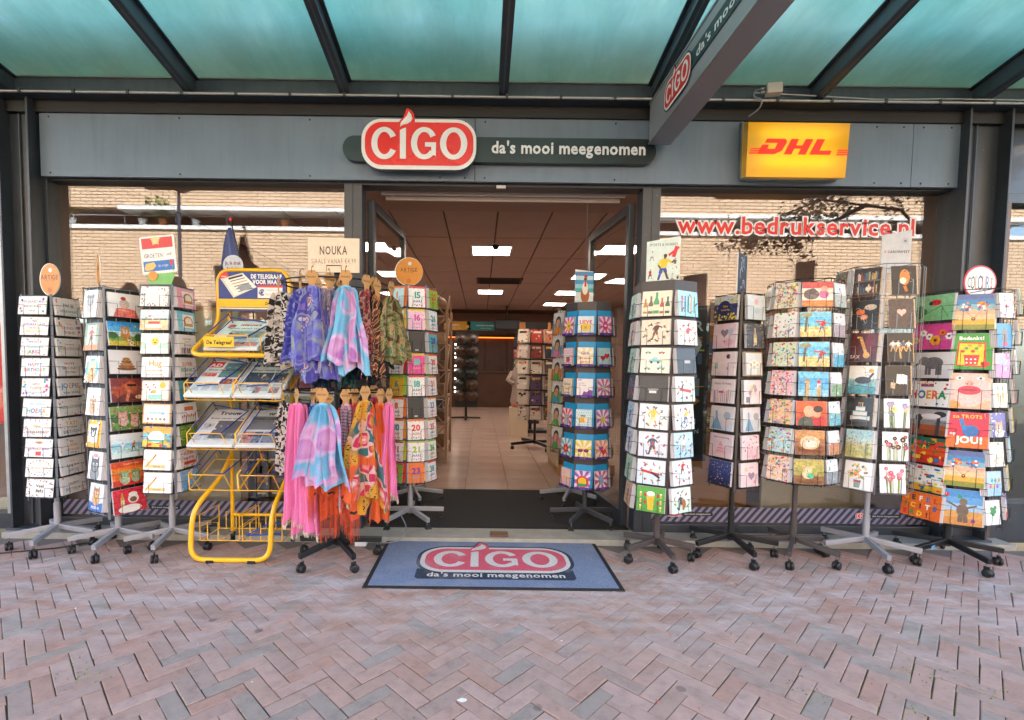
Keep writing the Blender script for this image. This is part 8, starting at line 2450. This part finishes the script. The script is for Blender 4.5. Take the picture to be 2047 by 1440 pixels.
# ------------------------------------------------------------ inside along the aisle
lt = empty('lattice_shelf', (-.60, 6.4, 0.02), label='pale lattice shelf tower beyond the number cards', cat='shelf')
LW = paint('pale_lattice_wood', '#a58871', .6)
for sx in (-.16, .16):
    for sy in (0, .9):
        MB().bar((sx, sy, 0), (sx, sy, 2.05), .035, .035, LW).build('post', lt)
for k in range(6):
    z = .15 + k * .35
    MB().box(-.16, .16, 0, .9, z, z + .02, LW).build('shelf_board', lt)
    for sx in (.165,):
        MB().bar((sx, .02, z + .02), (sx, .45, z + .33), .014, .014, LW).build('lattice_strut', lt)
        MB().bar((sx, .88, z + .02), (sx, .45, z + .33), .014, .014, LW).build('lattice_strut', lt)
    MB().bar((-.14, -.018, z + .02), (.14, -.018, z + .33), .014, .014, LW).build('lattice_strut', lt)
    MB().bar((.14, -.034, z + .02), (-.14, -.034, z + .33), .014, .014, LW).build('lattice_strut', lt)
MB().lathe([(.05, 0), (.16, .03), (.12, .1), (.02, .16)], LW, 12, M=Matrix.Translation((0, .2, 2.05))).build('finial', lt)
for k in range(5):
    b = MB().box(-.1, .12, 0, .5, 0, .12 + .02 * (k % 3), paint('woven_basket%d' % k, ['#8a6a52', '#6f5644', '#9a7a62', '#7a5f4d', '#a88a70'][k], .85, 0, .3, 40), bev=.02)
    b.build('basket', None, loc=(-.60, 6.6, .19 + k * .35), label=f'woven basket on the {["lowest", "second", "third", "fourth", "fifth"][k]} board of the lattice shelf', cat='basket', group='baskets on the lattice shelf')
pl = empty('low_plinth', (-.98, 7.3, .02), label='low pale display plinth along the aisle edge', cat='plinth')
MB().box(-.35, .35, -2.2, 2.2, .05, .36, LW, bev=.005).build('body', pl)
MB().box(-.33, .33, -2.15, 2.15, 0, .05, BLACK).build('kick_board', pl)
for k in range(9):
    c = BOOKC[(k * 5 + 2) % 12]
    w_, h_ = rng.uniform(.16, .24), rng.uniform(.18, .34)
    mb = MB().box(-w_ / 2, w_ / 2, -.1, .1, 0, h_, PAINTED, C(c), bev=.006)
    A = Art(mb, w_ * .9, h_ * .9, M=Matrix.Rotation(R(90), 4, 'Z') @ Matrix.Translation((0, -w_ / 2 - .001, .01)), y=0, mat=PAINTED, seed=k)
    A.rect(.3, .5, .7, .8, '#e9e2d6')
    mb.build('gift_bag', None, loc=(-.76, 5.35 + k * .42, .38), label=f'{BOOKN[c]} gift bag, {ORD[k]} along the low plinth by the aisle', cat='gift bag', group='gift bags on the low plinth')
shelf((-1.2, 7.2, 0), 1.6, 2.0, .35, 5, 'tall shelf of gift boxes along the aisle behind the lattice tower', rz=90, mat=WALLIN, goods='box', glab='gift box along the aisle', seed=31, gh=(.12, .26))
hk = empty('hat_rack', (-.33, 11.6, .02), label='dark rack of hats and bags deep in the shop', cat='rack')
MB().box(-.27, .27, .0, .05, .3, 2.05, BLKMETAL, bev=.004).build('panel', hk)
MB().tube([(0, .02, .02), (0, .02, .4)], .03, BLKMETAL, 8).build('post', hk)
for a in (0, 1.57, 3.14, 4.71):
    MB().bar((0, .02, .06), (.34 * cos(a), .02 + .34 * sin(a), .05), .04, .04, BLKMETAL).build('foot', hk)
lw = MB()
for k in range(14):
    lw.lathe([(.014, 0), (.012, .03)], LAMP, 6, M=Matrix.Translation((-.26, -.01, .55 + k * .1)))
lw.build('light_strip', hk)
for k in range(6):
    for s in (-1, 1):
        mb = MB()
        c = random.Random(k * 2 + s).choice(['#1f1f22', '#3f2d22', '#242c28', '#4a3426', '#2c2a28', '#5a2f22'])
        mb.lathe([(.15, 0), (.15, .008), (.085, .012), (.08, .07), (.05, .095), (.01, .10)], PRINT, 14, C(c))
        mb.build('hat', None, M=Matrix.Translation((-.33 + s * .13, 11.5, 1.9 - k * .26)) @ Matrix.Rotation(R(55), 4, 'X'), label=f'{["dark", "brown"][s > 0]} hat on the {["top", "second", "third", "fourth", "fifth", "lowest"][k]} row of the hat rack', cat='hat', group='hats on the dark rack')
ct = empty('counter', (.35, 15.2, .02), label='dark brown service counter at the end of the aisle', cat='counter')
MB().box(-1.6, 1.2, 0, .6, 0, 1.05, WOODDK, bev=.006).build('body', ct)
MB().box(-1.65, 1.25, -.05, .65, 1.05, 1.10, WOODDK, bev=.006).build('top', ct)
cb_ = empty('wall_cabinet', (.45, 16.05, .02), label='tall dark wooden cabinet doors glowing orange behind the counter', cat='cabinet')
for k in range(5):
    p = MB().box(-1.75 + k * .72, -1.75 + k * .72 + .71, 0, .12, 0, 2.15, WOODDK, bev=.006).build('door', cb_)
    MB().tube([(-1.75 + k * .72 + (.66 if k % 2 == 0 else .05), -.02, 1.0), (-1.75 + k * .72 + (.66 if k % 2 == 0 else .05), -.02, 1.18)], .008, ALU, 6).build('handle', p)
GLOW = emitter('orange_led_strip', '#ff6a1c', .7)
MB().box(-1.7, 1.8, -.10, -.06, 2.17, 2.19, GLOW).build('led_strip', cb_)
MB().box(-1.75, 1.85, -.16, .12, 2.19, 2.24, WOODDK).build('pelmet', cb_)
for x, w, c, s, lab in ((-.72, .8, '#d8a02c', 'POSTNL', 'yellow and red hanging service sign above the hat rack'), (.2, 1.25, '#1f8f96', 'bedrukken en cadeaus', 'teal hanging service sign above the cabinet'), (1.55, 1.1, '#e8a05a', 'foto service', 'orange hanging service sign at the end of the aisle')):
    mb = MB().plate(rrect(-w / 2, w / 2, 0, .26, .03, 3), 0, .02, PRINT, C(c))
    A = Art(mb, w, .26, y=-.0005)
    A.text(s, .45, .5, .22, '#f4efe6', fit=.7)
    A.text('vraag aan de balie', .45, .2, .16, '#f4efe6', wt='r', fit=.6)
    A.dot(.9, .4, .2, '#f2c23c')
    mb.build('hanging_sign', None, loc=(x, 15.0, 2.36), label=lab, cat='sign')
sp_ = empty('ceiling_speaker', (.72, 13.9, 2.55), label='dark angled loudspeaker box under the ceiling at the far end', cat='speaker')
MB().box(-.35, .35, 0, .35, -.25, .05, BLACK, bev=.02).build('cabinet', sp_)
MB().tube([(0, .15, .05), (0, .15, .45)], .02, BLACK, 6).build('bracket', sp_)
MB().box(-.3, .3, -.006, -.001, -.2, .0, DGREY).build('grille', sp_)

# book and magazine racks facing the aisle
br_ = empty('book_rack', (.80, 7.6, .02), label='wire rack of paperback books standing by the aisle', cat='book rack')
MB().box(-.12, .22, .0, .04, .45, 1.95, BLKMETAL, bev=.003).build('back', br_)
for a in (.4, 1.97, 3.54, 5.11):
    MB().bar((.05, .02, .12), (.05 + .4 * cos(a), .02 + .4 * sin(a), .10), .04, .04, BLKMETAL).build('foot', br_)
    MB().lathe([(.03, 0), (.03, .05)], BLACK, 8, M=Matrix.Translation((.05 + .38 * cos(a), .02 + .38 * sin(a), .02))).build('wheel', br_)
MB().tube([(.05, .02, .08), (.05, .02, .5)], .02, BLKMETAL, 8).build('post', br_)
for k in range(6):
    z = 1.66 - k * .235
    for j, x in enumerate((-.17, .05, .26)):
        rr = random.Random(k * 3 + j)
        c = [['#e6d9c9', '#c9463a', '#d98a6a'], ['#d6c9bd', '#8a2f2a', '#3a3a48'], ['#e0d6cc', '#d9cfc2', '#5a4a44'], ['#d9cdc4', '#4a3a64', '#8a7a6a'], ['#cfc3ba', '#5a3f7a', '#4a4a50'], ['#d3c9c0', '#dccfc6', '#6a5a50']][k][j]
        mb = MB()
        for i in range(4):
            mb.box(-.085, .085, i * .022, i * .022 + .018, 0, .205, PRINT, C(c if i == 0 else '#d6ccc2'))
        A = Art(mb, .17, .205, y=-.0003, seed=k * 3 + j)
        A.rect(.12, .7, .88, .86, rr.choice(['#f0e9df', '#2a2226', '#e0b04a']))
        A.doodle(9, ['#f0e9df', '#2a2226', '#c9463a', '#8a6a4a'], .05, .12)
        mb.build('book', None, M=Matrix.Translation((.80 + x, 7.55, z)) @ Matrix.Rotation(R((-35, 0, 25)[j]), 4, 'Z') @ Matrix.Rotation(R(-8), 4, 'X'), label=f'paperback in the {["top", "second", "third", "fourth", "fifth", "lowest"][k]} row, {["aisle", "middle", "inner"][j]} column of the book rack', cat='book', group='paperbacks in the book rack')
mg = empty('magazine_shelf', (1.10, 6.0, .02), label='tall pale magazine shelf behind the blue envelope rack', cat='shelf')
MB().box(-.20, -.17, -.25, .6, .1, 1.25, CREAM, bev=.003).build('side_panel', mg)
MB().box(-.17, .5, .2, .22, .1, 1.95, CREAM).build('back_panel', mg)
MB().box(-.18, .5, -.2, .6, 0, .12, WOODLT).build('plinth', mg)
for k in range(7):
    z = .28 + k * .24
    MB().box(-.165, .5, .0, .2, z, z + .01, CREAM).build('shelf_board', mg)
    for j, x in enumerate((-.06, .16)):
        rr = random.Random(k * 2 + j + 40)
        mb = MB().box(-.1, .1, 0, .012, 0, .24, PRINT, C(rr.choice(BOOKC)))
        A = Art(mb, .2, .24, y=-.0003, seed=k * 7 + j)
        A.grad([rr.choice(BOOKC), rr.choice(['#dfe3e6', '#cfd6dc']), '#e9ecee'])
        A.figure(.5, .05, .65, rr.choice(BOOKC), '#333')
        A.text(rr.choice(['MODE', 'TUIN', 'KOOK', 'VILLA', 'AUTO']), .5, .8, .18, rr.choice(['#c9303a', '#2f5fa8', '#222']), wt='x', fit=.9)
        mb.build('magazine', None, M=Matrix.Translation((1.10 + x, 6.0 + .06, .02 + z + .011)) @ Matrix.Rotation(R(-14), 4, 'X'), label=f'glossy magazine on the {["lowest", "second", "third", "fourth", "fifth", "sixth", "top"][k]} ledge, {["aisle", "inner"][j]} side of the magazine shelf', cat='magazine', group='magazines on the pale shelf')
for q, (px, py, nm) in enumerate(((.98, 9.6, 'calendar'), (1.02, 11.2, 'comic'))):
    pr = empty('book_rack', (px, py, .02), label=f'wire rack of {nm}s {["beyond the paperbacks", "farthest along the aisle"][q]}', cat='book rack')
    MB().box(-.28, .28, .0, .03, .3, 1.95, BLKMETAL, bev=.003).build('back', pr)
    MB().box(-.3, .3, -.2, .2, .0, .06, BLKMETAL, bev=.004).build('foot', pr)
    MB().box(-.03, .03, .0, .04, .06, .3, BLKMETAL).build('post', pr)
    for k in range(6):
        for j in range(3):
            rr = random.Random(q * 50 + k * 3 + j)
            c = rr.choice(BOOKC)
            mb = MB().box(-.085, .085, 0, .03, 0, .22, PAINTED, C(c))
            A = Art(mb, .17, .22, y=-.0003, mat=PAINTED, seed=q * 90 + k * 3 + j)
            A.doodle(10, BOOKC, .06, .16)
            A.rect(.1, .72, .9, .9, rr.choice(['#f0e9df', '#2a2226', '#e0b04a']))
            mb.build(nm, None, M=Matrix.Translation((px - .19 + j * .19, py - .05, .42 + k * .26)) @ Matrix.Rotation(R(-8), 4, 'X'), label=f'{BOOKN[c]} {nm} in the {ROWW[5 - k]} row, {["aisle side", "middle", "wall side"][j]} of the {nm} rack', cat=nm, group=nm + 's in a wire rack')
gn = empty('garden_gnome', (.70, 9.0, .02), label='pale garden gnome figure with pointed hat on a low box', cat='figurine')
GN = paint('pale_plaster', '#a5948b', .8)
GN2 = paint('faded_rose_plaster', '#b5705f', .7)
MB().box(-.2, .2, -.2, .2, 0, .62, CREAM, bev=.01).build('box', gn)
MB().lathe([(.16, .62), (.19, .75), (.15, 1.0), (.16, 1.15), (.19, 1.28), (.12, 1.45), (.06, 1.5)], GN, 16).build('body', gn)
MB().lathe([(.02, 1.46), (.09, 1.52), (.105, 1.60), (.08, 1.68), (.03, 1.71)], GN, 16).build('head', gn)
MB().lathe([(.12, 1.64), (.10, 1.72), (.05, 1.88), (.005, 2.02)], GN2, 16).build('hat', gn)
MB().lathe([(.02, 1.36), (.07, 1.42), (.085, 1.5), (.06, 1.56)], CREAM, 12, M=Matrix.Translation((0, -.05, 0))).build('beard', gn)
for s in (-1, 1):
    MB().tube([(s * .15, 0, 1.36), (s * .24, -.05, 1.2), (s * .14, -.16, 1.12)], [.055, .05, .04], GN, 8).build('arm', gn)
    MB().lathe([(.01, .6), (.07, .62), (.08, .68), (.05, .72)], GN2, 10, M=Matrix.Translation((s * .08, -.1, .02))).build('boot', gn)
gn.scale = (.8, .8, .86)
# thin power lead lying by the racks
MB().tube([(-4.2, 3.36, .006), (-3.6, 3.22, .006), (-3.2, 3.25, .006), (-2.9, 3.36, .006), (-2.6, 3.62, .007)], .005, BLACK, 6).build('power_lead', None, label='thin black power lead lying along the bricks under the racks', cat='cable')
MB().tube(arc([(-.83, 3.52, .03), (-.70, 3.48, .02), (-.56, 3.50, .03), (-.52, 3.58, .10), (-.58, 3.64, .18)], .06, 4), .0045, WIRESV, 6).build('power_lead', None, label='white power lead curling beside the scarf rack at the threshold', cat='cable')
MB().box(-.88, -.80, 3.46, 3.54, .003, .035, WHITE, bev=.006).build('cable_plug', None, label='white plug box on the bricks at the end of the white lead', cat='plug')
